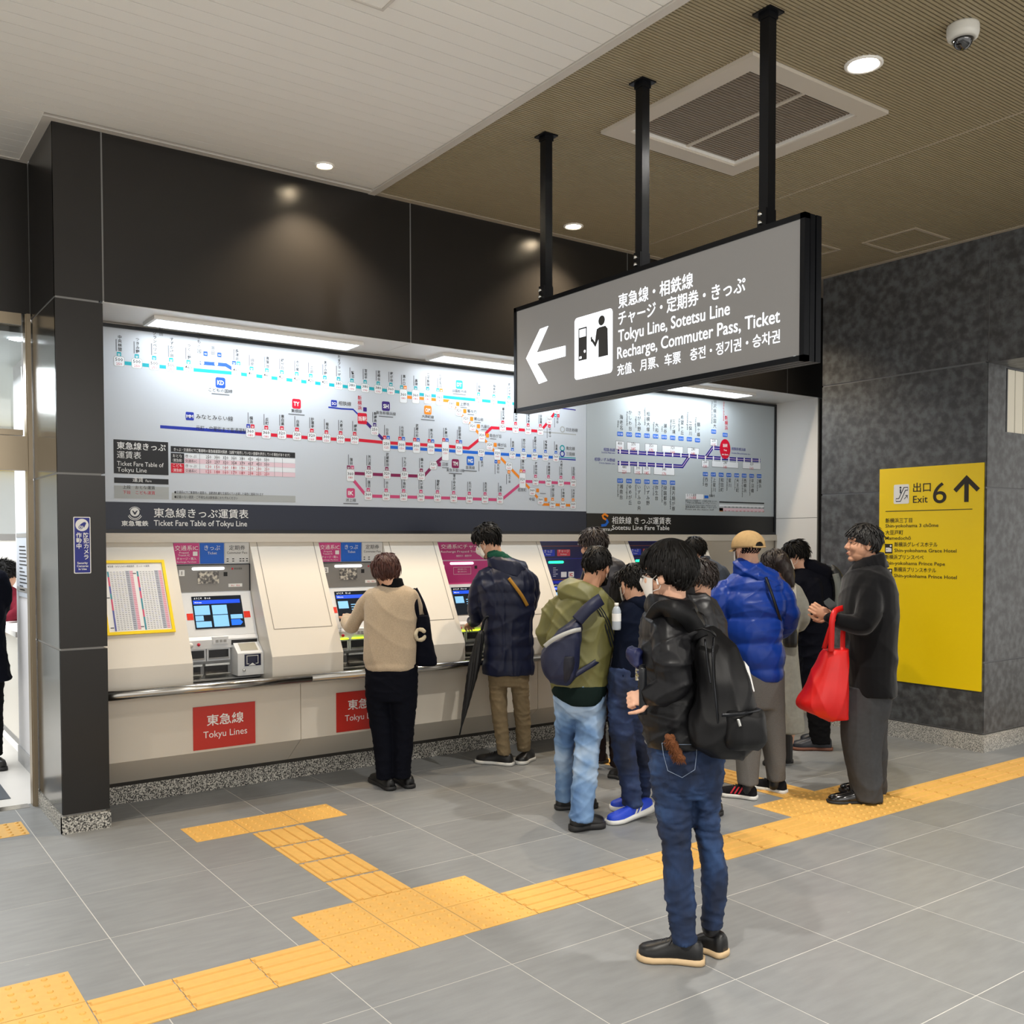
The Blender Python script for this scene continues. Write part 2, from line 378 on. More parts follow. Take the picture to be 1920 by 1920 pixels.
while y < HV[3]-.13: mb.box(HV[0]+.127, HV[1]-.127, y, y+.013, ZC-.006, ZC+.01); y += .0215
L(mb.build('louvre', m_louv, ac, kind='stuff'))
L(MB().box(HV[0]+.115, HV[1]-.115, HV[2]+.115, HV[3]-.115, ZC+.028, ZC+.03).build('filter', m_void, ac))
L(MB().box(4.212, 4.232, HV[2]+.12, HV[3]-.12, ZC-.014, ZC+.01).build('divider', m_acw, ac))
def hatch(a, b, c, d, label, m=m_trimb, w=.022):
    h = empty('access_hatch', (a, c, ZC), label, 'hatch'); L(ringbox(MB(), a, b, c, d, w, ZC-.018, ZC+.004).build('frame', m, h)); return h
hatch(6.69, 7.16, 4.17, 4.63, 'square ceiling hatch frame beside the grey stone wall')
hatch(6.22, 6.70, 4.83, 5.29, 'square ceiling hatch frame half hidden behind the hanging sign')
h = hatch(1.62, 2.06, 3.39, 3.838, 'square hatch in the white plank ceiling', m_ltrim, .012)
L(MB().box(1.634, 2.046, 3.404, 3.824, ZC-.015, ZC-.012).build('panel', m_wceil, h))
# downlights
def downlight(x, y, label, r=.055, strength=14, col='#ffe9c4'):
    d = empty('downlight', (x, y, ZC), label, 'ceiling light', 'recessed downlights')
    b = MB(); n = 28; q = np.linspace(0, 2*math.pi, n, endpoint=False)
    b.loft([[(r*k*math.cos(t), r*k*math.sin(t), z) for t in q] for k, z in ((1, -.014), (1.18, -.022), (1.34, -.018), (1.36, .0), (1.0, .0))], caps=False)
    b.build('rim', m_wceil, d, True)
    MB().loft([[(r*k*math.cos(t), r*k*math.sin(t), -.0135) for t in q] for k in (1, .02)]).build('lens', M('lens_'+str(int(strength)), '#ffffff', .5, emit=(col, strength)), d)
downlight(2.60, 5.615, 'small round recessed ceiling light in the white planks', .045)
downlight(4.595, 5.625, 'small round recessed ceiling light between the sign posts')
downlight(4.2, 2.905, 'bright round ceiling light beside the air conditioner', .068, 40, '#fffaf0')
# dome camera
cam_d = empty('security_camera', (4.253, 2.43, ZC), 'white dome security camera with dark glass eye under the slatted ceiling', 'camera')
q = np.linspace(0, 2*math.pi, 36, endpoint=False); rg = lambda r, z: [(r*math.cos(t), r*math.sin(t), z) for t in q]
MB().loft([rg(.067, -.012), rg(.069, -.02), rg(.069, -.05), rg(.064, -.068), rg(.047, -.078), rg(.045, -.07)]).build('housing', M('camera_plastic', '#dcdad2', .4), cam_d, True)
MB().loft([rg(.0445*math.cos(a), -.074-.045*math.sin(a)) for a in np.linspace(0, 1.5, 9)]).build('dome', M('smoked_glass', '#15161a', .06, coat=1, spec=.8), cam_d, True)


# ------------------------------------------------------------------ dark panelled wall, pillar
J = .006; zs = [.10, 1.043, 2.035, 3.015, 3.985]
w = MB().box(1.102, 1.33, P+.006, 6.64, 0, ZC).box(1.33, 9.2, P+.006, 6.46, 3.04, ZC).box(7.87, 9.2, P+.006, 6.46, 0, 3.04)
w.box(-3, 1.115, 6.66, 6.9, 3.05, ZC)
wall = w.build('wall_front', m_reveal, kind='structure', label='dark metal panelled wall and pillar framing the ticket machine alcove', cat='wall')
for i in range(4):
    MB().box(1.098, 1.350, P, P+.02, zs[i]+J, zs[i+1]-J).build('panel', m_dark, wall)
    MB().box(1.098, 1.116, P+.003, 6.63, zs[i]+J, zs[i+1]-J).build('panel', m_steel if i < 3 else m_dark, wall, label='polished side panel of the pillar')
    MB().box(1.33, 1.350, P+.021, 6.40, zs[i]+J, zs[i+1]-J).build('panel', m_dark, wall)
for a, b in ((1.360, 3.358), (3.370, 5.370), (5.382, 7.38), (7.392, 9.2)):
    MB().box(a, b, P, P+.02, 3.021, 3.985).build('panel', m_dark, wall)
MB().box(7.87, 9.2, P, P+.02, .1, 3.012).build('panel', m_dark, wall)
MB().box(-3, 1.095, 6.64, 6.66, 3.05, 3.985).build('panel', m_dark, wall)
MB().box(1.090, 1.352, P-.018, P+.02, 0, .096).box(1.090, 1.116, P-.017, 6.64, 0, .095).build('baseboard_pillar', m_gran, kind='structure', label='speckled granite skirting round the dark pillar foot', cat='skirting')
# alcove lining
w = MB().box(1.35, 7.87, 6.41, 6.46, 0, 3.04); w.build('wall_alcove', m_cream, kind='structure', label='cream back wall of the ticket machine alcove', cat='wall')
al = MB().box(7.852, 7.87, 5.89, 6.40, 0, 3.03).build('wall_alcove_side', m_reveal, kind='structure', label='white return wall at the far end of the alcove', cat='wall')
for a, b in ((.12, .74), (.745, 1.865), (1.87, 3.02)): MB().box(7.846, 7.853, 5.895, 6.395, a, b).build('panel', m_white, al)
sf = MB().box(1.35, 7.86, 5.895, 6.41, 3.026, 3.04).build('ceiling_alcove', m_reveal, kind='structure', label='white soffit with tube lamps over the fare boards', cat='ceiling')
for a, b in ((1.352, 3.362), (3.367, 5.372), (5.377, 7.382), (7.387, 7.846)): MB().box(a, b, 5.895, 6.408, 3.018, 3.027).build('panel', m_white, sf)
for x, lab in ((2.38, 'long white tube light at the pillar end of the soffit'), (4.42, 'long tube light partly behind the hanging sign'), (6.43, 'long tube light at the far end of the soffit')):
    t = empty('tube_light', (x, 6.17, 3.018), lab, 'light', 'tube lights over the fare boards')
    ringbox(MB(), -.70, .70, -.125, .125, .02, -.022, 0).build('housing', m_white, t)
    MB().prism([(-.1, -.004), (-.085, -.016), (.085, -.016), (.1, -.004)], -.675, .675).build('diffuser', m_tube, t)

# ------------------------------------------------------------------ right hand stone wall block
EX = 7.33
w = MB().box(EX+.005, 9.3, 3.958, 5.455, .14, 2.49).box(EX+.005, 9.3, 3.972, 5.455, 2.49, ZC).box(EX+.005, 7.9, -2, 3.97, 3.02, ZC)
wr = w.build('wall_right', M('stone_joint', '#6d6e70', .5), kind='structure', label='dark grey mottled stone panel wall carrying the yellow exit sign', cat='wall')
zr = [.15, .70, 2.055, 3.02, 3.985]
for i in range(4):
    a, b = zr[i]+(.008 if i else 0), zr[i+1]-.006
    MB().box(EX, EX+.02, 3.955, 5.46, a, b).build('panel', m_stone, wr)
    if i < 3:
        if i == 2:
            MB().box(EX+.005, 7.60, 3.950, 3.970, a, b).build('panel', m_stone, wr)
        else: MB().box(EX+.005, 9.3, 3.950, 3.970, a, b).build('panel', m_stone, wr)
    MB().box(EX+.02, 8.5, 5.44, 5.46, a, b).build('panel', m_stone, wr)
MB().box(7.60, 9.3, 3.950, 3.97, 2.063, 2.50).build('panel', m_stone, wr)
for k in range(3): MB().box(EX, EX+.02, 3.945-(k+1)*1.5+.01, 3.945-k*1.5, 3.028, 3.985).build('panel', m_stone, wr)
MB().box(EX+.001, 7.9, -2, 3.95, 3.012, 3.03).build('panel', m_stone, wr)
MB().box(7.60, 7.62, 3.97, 4.35, 2.5, 3.0).build('panel', m_stone, wr)
win = empty('window_1', (7.63, 4.0, 2.5), 'narrow lit window with pale blinds high in the stone wall return', 'window', kind='structure')
L(MB().box(7.62, 7.635, 3.955, 3.97, 2.5, 3.0).build('window_frame', m_black, win))
for k in range(6): L(MB().box(7.64+k*.13, 7.755+k*.13, 3.962, 3.968, 2.502, 2.995).build('blind', M('blind', '#c9c2b0', .6, emit=('#d8d0bc', .25)), win))
L(MB().box(7.63, 8.6, 3.9685, 3.972, 2.5, 3.0).build('pane', M('window_back', '#33413f', .2), win))
MB().box(EX-.012, 9.3, 3.938, 5.45, 0, .134).build('baseboard_right', m_granj, kind='structure', label='pale speckled granite skirting under the stone wall', cat='skirting')
# yellow exit sign
sg = empty('exit_sign_board', (EX, 4.42, 1.36), 'tall yellow wall sign reading Exit 6 with an up arrow', 'sign')
Lc = lambda o: L(o)
Lc(MB().box(EX-.014, EX, 3.967, 4.867, .474, 2.249).build('board', m_yellow, sg))
sh = Sheet((EX-.014, 4.867, .474), (0, -1, 0), (0, 0, 1)); W = .9
k = MB()
# arrow, figures, rule
k_ = lambda pts: sh.poly(k, pts, .0016)
ax, az = .765, 1.62
k_([(ax-.018, 1.475), (ax+.018, 1.475), (ax+.018, 1.655), (ax-.018, 1.655)])
sh.line(k, [(ax-.095, 1.565), (ax, 1.66), (ax+.095, 1.565)], .036, .0018)
text(k, '6', sh.P(.485, 1.475), sh.r, sh.u, .235, 'L', lift=.0016, res=5, off=.004, width=.115)
text(k, '出口', sh.P(.31, 1.575), sh.r, sh.u, .083, 'L', lift=.0016, res=3, off=.01, width=.155)
text(k, 'Exit', sh.P(.31, 1.482), sh.r, sh.u, .082, 'L', lift=.0016, res=4, off=.006, width=.13)
sh.rect(k, .06, .815, 1.415, 1.421, .0016)
rows = (('新横浜三丁目', 1.325, .06, .245), ('Shin-yokohama 3 chōme', 1.283, .06, .475), ('大豆戸町', 1.225, .06, .165), ('Mamedochō', 1.18, .06, .235),
        ('新横浜グレイスホテル', 1.125, .145, .385), ('Shin-yokohama Grace Hotel', 1.078, .145, .545), ('新横浜プリンスペペ', 1.02, .06, .35), ('Shin-yokohama Prince Pepe', .972, .06, .535),
        ('新横浜プリンスホテル', .917, .145, .375), ('Shin-yokohama Prince Hotel', .868, .145, .55))
for i, (s, b, a, wd_) in enumerate(rows): text(k, s, sh.P(a, b), sh.r, sh.u, .042 if i % 2 == 0 else .04, 'L', lift=.0016, res=2, off=.01, width=wd_)
for b in (1.10, .892): sh.rect(k, .058, .128, b-.035, b+.045, .0016)
Lc(k.build('lettering', M('sign_black', '#2b2316', .6), sg, kind='stuff'))
k = MB(); sh.rr(k, .205, 1.558, .14, .16, .012, .0018, 4)
for b in (1.10, .892):
    sh.poly(k, [(.066, b-.022), (.12, b-.022), (.12, b+.008), (.098, b+.014), (.066, b+.014)], .0022); sh.disc(k, .112, b+.028, .009, .0022, 10)
Lc(k.build('pictogram_field', m_wink, sg, kind='stuff'))
k = MB(); sh.line(k, [(.155, 1.510), (.19, 1.510), (.235, 1.600), (.265, 1.600)], .030, .0026); sh.disc(k, .197, 1.612, .009, .0026, 12)
sh.line(k, [(.197, 1.565), (.197, 1.6)], .013, .0026); sh.line(k, [(.232, 1.515), (.258, 1.545)], .006, .0026); sh.line(k, [(.24, 1.546), (.26, 1.546), (.26, 1.522)], .005, .0027)
for b in (1.10, .892): sh.line(k, [(.072, b-.004), (.085, b-.004)], .003, .003)
k.cur = 1; sh.line(k, [(.158, 1.510), (.191, 1.510), (.236, 1.600), (.262, 1.600)], .016, .0034)
Lc(k.build('pictogram', [m_navy, m_wink], sg, kind='stuff'))

# ------------------------------------------------------------------ hanging direction sign
SX = 3.39; hs = empty('hanging_sign', (SX+.05, 3.64, 2.42), 'long hanging grey sign with white arrow and lettering on three black posts', 'sign')
m_blk = M('black_anodised', '#15171c', .3, metal=.5)
y0, y1, z0, z1 = 2.615, 4.700, 2.412, 3.03
Lc(MB().box(SX-.006, SX+.028, y0, y1, z0, z0+.024).box(SX-.006, SX+.028, y0, y1, z1-.024, z1).box(SX-.006, SX+.028, y0, y0+.024, z0, z1).box(SX-.006, SX+.028, y1-.024, y1, z0, z1).build('frame', m_blk, hs))
Lc(MB().box(SX+.034, SX+.066, y0+.002, y1-.002, z0, z1).build('frame', m_blk, hs)); Lc(MB().box(SX+.072, SX+.106, y0, y1, z0, z1).build('frame', m_blk, hs))
Lc(MB().box(SX+.028, SX+.072, y0+.012, y1-.012, z0+.012, z1-.012).build('core', m_black, hs))
m_face = M('grey_sign_face', '#7c7a77', .38, emit=('#8a8886', .30))
Lc(MB().box(SX-.001, SX+.01, y0+.024, y1-.024, z0+.024, z1-.024).build('face', m_face, hs))
m_litw = M('lit_white_lettering', '#ffffff', .5, emit=('#eef6ff', 1.1))
sh = Sheet((SX-.001, 4.676, 2.42), (0, -1, 0), (0, 0, 1))
def ya(u, v): p = at(u, v, 0, SX); return 4.676-p[1], p[2]-2.42
k = MB()
tip, ru, rd = ya(987, 672), ya(1021, 613), ya(1021, 717)
sh.poly(k, [ya(987, 672), ya(1011, 720)[0:2], ya(1027, 714), ya(1008, 682), ya(1061, 668), ya(1061, 648), ya(1007, 661)], .0018)
sh.poly(k, [ya(987, 672), ya(1007, 661), ya(1029, 611), ya(1013, 617)], .0018)
(a0, b1), (a1, b0) = ya(1078, 592), ya(1149, 701)
sh.rr(k, (a0+a1)/2, .278, a1-a0, .335, .022, .0018, 4)
for s, (u, v), (u2, v2), sz in (('東急線・相鉄線', (1160, 577), (1300, 541), .079), ('チャージ・定期券・きっぷ', (1160, 609), (1398, 551), .079),
                     ('Tokyu Line, Sotetsu Line', (1160, 641), (1369, 590), .084), ('Recharge, Commuter Pass, Ticket', (1158, 673), (1463, 604), .084), ('充值、月票、车票　충전・정기권・승차권', (1158, 703), (1463, 640), .062)):
    a, b = ya(u, v); a2, b2 = ya(u2, v2)
    text(k, s, sh.P(a, b), sh.r, sh.u, sz, 'L', lift=.0018, res=4, off=.008, width=a2-a)
Lc(k.build('lettering', m_litw, hs, kind='stuff'))
k = MB(); gm = M('sign_pictogram_grey', '#3c3b3a', .5)
c = (a0+a1)/2
sh.rect(k, a0+.035, a0+.105, .21, .385, .0024); sh.disc(k, c+.07, .395, .026, .0024, 20)
sh.poly(k, [(c+.03, .355), (c+.05, .362), (c+.1, .362), (c+.118, .345), (c+.122, .205), (c+.045, .205), (c+.045, .30), (c+.02, .262), (c-.012, .30), (c-.003, .312), (c+.016, .29)], .0024)
sh.poly(k, [(c-.02, .32), (c-.008, .325), (c-.005, .30), (c-.016, .295)], .0024)
k.cur = 1; sh.rect(k, a0+.043, a0+.097, .335, .377, .003); sh.disc(k, a0+.088, .255, .008, .003, 12); sh.rect(k, a0+.042, a0+.062, .22, .232, .003)
sh.rect(k, 2.005, 2.018, .004, .017, .003)
Lc(k.build('pictogram', [gm, m_litw], hs, kind='stuff'))
for y in (2.87, 3.67, 4.47):
    Lc(MB().box(SX+.035, SX+.085, y-.025, y+.025, z1, ZC-.012).build('post', m_blk, hs))
    Lc(MB().box(SX+.012, SX+.108, y-.05, y+.05, ZC-.02, ZC-.012).box(SX+.03, SX+.09, y-.03, y+.03, ZC-.045, ZC-.02).build('mounting_plate', m_blk, hs))
    for a, b in ((.024, .035), (.085, .092)): Lc(MB().box(SX+a, SX+b, y-.024, y+.024, z1-.004, z1+.088).build('bracket', m_blk, hs))
    for dz in (.025, .062): Lc(MB().tube([(SX+.016, y+.002, z1+dz), (SX+.024, y+.002, z1+dz)], .011, 8).build('bolt', m_chrome, hs, True))
# ------------------------------------------------------------------ blue security sticker on the pillar
st = empty('security_sticker', (1.22, P, 1.63), 'small blue and white security camera sticker on the dark pillar', 'sticker')
sh = Sheet((1.176, P-.0005, 1.471), (1, 0, 0), (0, 0, 1)); w_, h_ = .091, .321
k = MB(); k.slab([sh.P(a, b) for a, b in rrect(w_/2, h_/2, w_, h_, .006)], (0, -1, 0), .002); Lc(k.build('backing', m_wink, st))
k = MB(); sh.rr(k, w_/2, h_/2, w_-.01, h_-.01, .004, .0024); Lc(k.build('blue_field', M('sticker_blue', '#12208c', .4), st))
k = MB(); sh.disc(k, w_/2, .275, .035, .0028, 24)
sh.vtext(k, '防犯カメラ', .066, .232, .031, .0028, res=2, pitch=1.0, off=.02); sh.vtext(k, '作動中', .028, .232, .031, .0028, res=2, pitch=1.0, off=.02)
for i, s in enumerate(('Security', 'Cameras', 'in Use')): text(k, s, sh.P(w_/2, .054-i*.017), sh.r, sh.u, .017, 'C', lift=.0028, res=2, off=.02)
Lc(k.build('lettering', m_wink, st, kind='stuff'))
k = MB(); sh.poly(k, [(.033, .275), (.052, .290), (.062, .292), (.068, .285), (.056, .258), (.05, .27)], .0032); sh.ring(k, .038, .262, .008, .011, .0032); sh.disc(k, .038, .262, .004, .0032, 10)
Lc(k.build('camera_mark', MATS['sticker_blue'], st))
# ------------------------------------------------------------------ fare boards
YB = 6.395
fb = empty('fare_board', (3.4, 6.40, 1.71), 'wide pale board with a many coloured rail fare map over a navy title band', 'fare board')
Lc(MB().box(1.352, 5.368, YB, 6.409, 1.90, 2.985).build('sheet', m_sheet, fb))
Lc(MB().box(1.352, 5.368, YB-.002, 6.409, 1.728, 1.90).build('title_band', m_navy, fb))
for a, b in ((2.985, 3.006), (1.706, 1.728)): Lc(MB().box(1.352, 5.372, YB-.012, 6.409, a, b).build('frame', m_black, fb))
fs = empty('fare_board', (6.6, 6.40, 1.71), 'smaller grey board with a violet line map and red you are here disc', 'fare board')
Lc(MB().box(5.372, 7.822, YB, 6.409, 1.886, 2.985).build('sheet', M('fare_sheet_grey', '#bcc5c9', .3), fs))
Lc(MB().box(5.372, 7.822, YB-.002, 6.409, 1.728, 1.886).build('title_band', m_band, fs))
Lc(MB().box(5.372, 7.843, YB-.012, 6.409, 2.985, 3.006).box(5.372, 7.843, YB-.012, 6.409, 1.706, 1.728).box(7.822, 7.843, YB-.012, 6.409, 1.728, 2.985).build('frame', m_black, fs))
sh = Sheet((0, YB, 0), (1, 0, 0), (0, 0, 1))
def w1(x, y): p = at(180+x/3.84, 580+y/3.84, 1, YB); return p[0], p[2]
def w2(x, y): p = at(640+x/4.085, 600+y/4.085, 1, YB); return p[0], p[2]
def w5(x, y): p = at(1110+x/9.142, 750+y/9.142, 1, YB); return p[0], p[2]
def w6(x, y): p = at(1280+x/8, 760+y/8, 1, YB); return p[0], p[2]
m_box = M('box_white', '#eef2f6', .5)
INK = {k: MB() for k in 'teal blue dblue red mg or vio plum pink grey box ink wink rink blk lg pk redb vs'.split()}
def ln(c, pts, w): sh.line(INK[c], pts, w, .0006)
LW = .023
DT = [w1(166, 385), w1(1844, 562), w2(81, 512), w2(475, 555), w2(752, 585), w2(1360, 643)]; DT.pop(2)
ln('teal', [w1(166, 383), w1(666, 432), w1(1010, 462)], LW); ln('teal', [w1(1010, 462), w1(1445, 515), w1(1844, 562)], LW)
ln('teal', [w2(81, 508), w2(379, 544), w2(475, 556)], LW); ln('teal', [w2(475, 556), w2(752, 585), w2(1360, 645)], LW)
ln('blue', [w1(748, 385), w1(935, 400), w1(1000, 440)], .024)
ln('dblue', [w1(462, 845), w1(1085, 888)], .020)
ln('red', [w1(1112, 893), w1(1554, 926), w1(1863, 943)], LW); ln('red', [w2(102, 917), w2(345, 940), w2(797, 965), w2(975, 982), w2(1075, 900)], LW)
ln('red', [w2(1075, 900), w2(1150, 825), w2(1236, 830), w2(1524, 853)], LW); ln('red', [w2(1524, 853), w2(1593, 770), w2(1650, 690)], LW)
ln('dblue', [w2(-100, 668), w2(0, 680), w2(90, 685), w2(160, 755)], .011); ln('vio', [w2(160, 755), w2(255, 850), w2(345, 940)], LW)
ln('mg', [w2(345, 972), w2(797, 1000), w2(1072, 1018), w2(1643, 1053)], LW)
ln('plum', [w2(70, 1173), w2(348, 1187), w2(630, 1197), w2(703, 1115), w2(797, 1035)], LW)
ln('pink', [w2(75, 1205), w2(190, 1345), w2(206, 1348), w2(860, 1365), w2(1225, 1378), w2(1387, 1245)], LW); ln('pink', [w2(1387, 1235), w2(1776, 1252)], LW)
ln('or', [w2(475, 588), w2(661, 605), w2(820, 620), w2(860, 660), w2(1075, 893)], LW*.95); ln('or', [w2(1075, 893), w2(1195, 1030), w2(1387, 1232)], LW*.95)
ln('or', [w2(1387, 1232), w2(1462, 1312), w2(1545, 1412), w2(1775, 1420)], LW*.95)
ln('lg', [w2(1524, 855), w2(1797, 878)], .009); ln('teal', [w2(1643, 1048), w2(1795, 1058)], .008); ln('dblue', [w2(1643, 1062), w2(1795, 1072)], .010); ln('vs', [w2(1660, 672), w2(1795, 690)], .009)
def stn(p, fare, name, badge='teal', w=.060, h=.058, drop=0, lab='up', b2=None, roman=None):
    x, z = p; z -= drop
    sh.rr(INK['lg'], x, z, w+.006, h+.006, .012, .0010); b_ = MB(); sh.rr(b_, x, z, w, h, .010, .0013); Lc(b_.build('fare_box', m_box, fb))
    text(INK['ink'], fare, sh.P(x, z+.002), X3, Z3, .029, 'C', lift=.0017, res=1, off=.008, width=.046)
    text(INK['rink'], str(int(fare)//2), sh.P(x, z-.023), X3, Z3, .022, 'C', lift=.0017, res=1, width=.034)
    if lab == 'up':
        bz = z+h/2+.017
        for i, b in enumerate([badge]+([b2] if b2 else [])):
            bx = x+(i-.5)*.030 if b2 else x
            sh.rr(INK[b], bx, bz, .027, .025, .004, .0012, 2); sh.rect(INK['wink'], bx-.008, bx+.008, bz-.003, bz+.001, .0016); sh.rect(INK['wink'], bx-.006, bx+.006, bz-.010, bz-.007, .0016)
        n = len(name); top = bz+.016+n*.0255
        sh.vtext(INK['ink'], name, x+.006, top, .0245, .0012, res=1, pitch=1.04, off=.012)
        sh.rect(INK['grey'], x-.018, x-.013, top-.0255*n, top-.0255*n+.075, .001)
    elif lab == 'down':
        bz = z-h/2-.017
        for i, b in enumerate([badge]+([b2] if b2 else [])):
            bx = x+(i-.5)*.030 if b2 else x
            sh.rr(INK[b], bx, bz, .027, .025, .004, .0012, 2); sh.rect(INK['wink'], bx-.008, bx+.008, bz-.003, bz+.001, .0016)
        sh.vtext(INK['ink'], name, x+.006, bz-.016, .0245, .0012, res=1); sh.rect(INK['grey'], x-.026, x-.021, bz-.1, bz-.02, .001)
    else:
        sh.rr(INK[badge], x+.055, z+.012, .029, .031, .004, .0012, 2); text(INK['ink'], name, sh.P(x+.078, z+.003), X3, Z3, .03, 'L', lift=.0012, res=1); sh.rect(INK['grey'], x+.08, x+.14, z-.014, z-.009, .001)
for (x, y), f, n in zip(((166, 375), (294, 390), (419, 402), (541, 415), (666, 430)), ('500', '500', '500', '500', '460'), ('中央林間', 'つきみ野', 'グランベリー', 'すずかけ台', 'つくし野')): stn(w1(x, y), f, n)
x_, z_ = w1(419, 402); sh.vtext(INK['ink'], '南町田', x_+.045, z_+.27, .026, .0012, res=1)
stn(w1(1010, 450), '460', '長津田', 'blue', h=.083, b2='teal')
for (x, y), n in zip(((765, 385), (865, 393)), ('こどもの国', '恩田')):
    a, b = w1(x, y); sh.disc(INK['box'], a, b, .013, .0013, 12); sh.vtext(INK['ink'], n, a-.02, b+.05+.032*len(n), .029, .0012, res=1); sh.rr(INK['blue'], a+.022, b+.062, .029, .031, .004, .0012, 2); sh.rect(INK['wink'], a+.014, a+.03, b+.058, b+.063, .0016)
for (x, y), f, n in zip(((1120, 475), (1230, 487), (1338, 500), (1445, 512), (1546, 525), (1647, 537), (1746, 547)), ('460', '460', '420', '420', '420', '420', '380'), ('田奈', '青葉台', '藤が丘', '市が尾', '江田', 'あざみ野', 'たまプラーザ')): stn(w1(x, y), f, n)
for (x, y), f, n in zip(((81, 512), (182, 522), (282, 532), (379, 541)), ('380', '380', '380', '360'), ('鷺沼', '宮前平', '宮崎台', '梶が谷')): stn(w2(x, y), f, n)
for (x, y), n, b in zip(((475, 583), (569, 588), (661, 592), (752, 603)), ('溝の口', '高津', '二子新地', '二子玉川'), ('or', None, None, 'or')): stn(w2(x, y), '360', n, h=.098, b2=b)
for (x, y), n in zip(((1051, 612), (1168, 628), (1283, 640)), ('用賀', '桜新町', '駒沢大学')): stn(w2(x, y), '360', n)
stn(w1(1112, 890), '360', '横浜', 'dblue', b2='red')
for (x, y), f, n in zip(((1226, 900), (1338, 903), (1447, 912), (1554, 920), (1659, 930), (1761, 936)), ('360', '320', '320', '320', '300', '300'), ('反町', '東白楽', '白楽', '妙蓮寺', '菊名', '大倉山')): stn(w1(x, y), f, n, 'red')
stn(w2(102, 920), '300', '綱島', 'red'); stn(w2(345, 960), '250', '日吉', 'red', h=.083, b2='mg')
for (x, y), n in zip(((462, 968), (575, 976), (686, 985)), ('元住吉', '武蔵小杉', '新丸子')): stn(w2(x, y), '300', n, 'red', h=.083, b2='mg')
stn(w2(797, 1005), '300', '多摩川', 'red', h=.14, b2='mg'); stn(w2(901, 990), '320', '田園調布', 'red', h=.083, b2='mg')
stn(w2(1075, 893), '320', '自由が丘', 'or', h=.083, lab='r')
for (x, y), f, n in zip(((1236, 827), (1334, 837), (1430, 848), (1524, 853)), ('320', '360', '360', '360'), ('都立大学', '学芸大学', '祐天寺', '中目黒')): stn(w2(x, y), f, n, 'red')
stn(w2(1593, 770), '360', '代官山', 'red', lab='down'); stn(w2(1650, 690), '360', '渋谷', 'teal', lab='down', b2='red')
stn(w2(255, 850), '250', '新綱島', 'vio')
x, z = w2(160, 755); sh.rr(INK['redb'], x, z, .075, .08, .01, .0013); text(INK['wink'], '当駅', sh.P(x, z-.014), X3, Z3, .036, 'C', lift=.0017, res=1, off=.02)
sh.vtext(INK['rink'], '新横浜', x-.02, z+.165, .034, .0012, res=1, off=.01); sh.rr(INK['vio'], x+.022, z+.068, .029, .031, .004, .0012, 2)
stn(w2(1072, 1018), '320', '奥沢', 'mg', lab='down'); stn(w2(1195, 1030), '320', '大岡山', 'mg', h=.083, lab='down', b2='or')
for (x, y), f, n in zip(((1310, 1035), (1395, 1040), (1480, 1045), (1563, 1050), (1643, 1057)), ('320', '360', '360', '360', '360'), ('洗足', '西小山', '武蔵小山', '不動前', '目黒')): stn(w2(x, y), f, n, 'mg')
for (x, y), f, n in zip(((845, 650), (900, 705), (953, 765), (1005, 822), (1135, 965)), ('360', '320', '320', '320', '320'), ('上野毛', '等々力', '尾山台', '九品仏', '緑が丘')): stn(w2(x, y), f, n, 'or', lab='r')
stn(w2(1283, 1120), '320', '北千束', 'or', lab='down'); stn(w2(1387, 1230), '320', '旗の台', 'or', h=.12, b2='pink')
for (x, y), n in zip(((1462, 1315), (1525, 1385)), ('荏原町', '中延')): stn(w2(x, y), '360', '', 'or', lab='x'); text(INK['ink'], n, sh.P(w2(x, y)[0]-.06, w2(x, y)[1]), X3, Z3, .03, 'R', lift=.0012, res=1)
for (x, y), n in zip(((1617, 1415), (1696, 1418), (1775, 1420)), ('戸越公園', '下神明', '大井町')): stn(w2(x, y), '360', n, 'or')
stn(w2(70, 1190), '360', '蒲田', 'plum', h=.083, b2='pink')
for (x, y), n in zip(((210, 1180), (348, 1187), (482, 1192), (612, 1197)), ('矢口渡', '武蔵新田', '下丸子', '鵜の木')): stn(w2(x, y), '320', n, 'plum')
stn(w2(703, 1115), '320', '沼部', 'plum', lab='r')
for (x, y), n in zip(((206, 1348), (343, 1352), (477, 1356), (609, 1360), (736, 1362), (860, 1368), (980, 1373), (1100, 1376), (1215, 1378), (1487, 1240), (1586, 1243), (1681, 1248), (1776, 1250)),
                     ('蓮沼', '池上', '千鳥町', '久が原', '御嶽山', '雪が谷大塚', '石川台', '洗足池', '長原', '荏原中延', '戸越銀座', '大崎広小路', '五反田')): stn(w2(x, y), '360', n, 'pink')
def badge(p, s, c, jp, w=.064):
    x, z = p; sh.rr(INK[c], x, z, w, w*1.05, .012, .0012, 3); text(INK['wink'], s, sh.P(x, z-w*.22), X3, Z3, w*.62, 'C', lift=.0017, res=2, off=.03, width=w*.68)
    text(INK['ink'], jp, sh.P(x, z-w*.95), X3, Z3, w*.42, 'C', lift=.0012, res=1); sh.rect(INK['grey'], x-.06, x+.06, z-w*1.22, z-w*1.12, .001)
badge(w1(896, 528), 'KD', 'blue', 'こどもの国線', .066); badge(w1(1443, 680), 'TY', 'red', '東横線'); badge(w2(341, 660), 'SH', 'vio', '東急新横浜線', .066); badge(w2(662, 690), 'OM', 'or', '大井町線')
badge(w2(903, 495), 'DT', 'teal', '田園都市線'); badge(w2(873, 1100), 'TM', 'plum', '東急多摩川線', .066); badge(w2(988, 1078), 'MG', 'mg', '目黒線', .068); badge(w2(72, 1325), 'IK', 'pink', '池上線', .066)
x, z = w1(675, 769); sh.rr(INK['dblue'], x, z, .053, .053, .006, .0012); text(INK['wink'], 'MM', sh.P(x, z-.012), X3, Z3, .03, 'C', lift=.0016, off=.02)
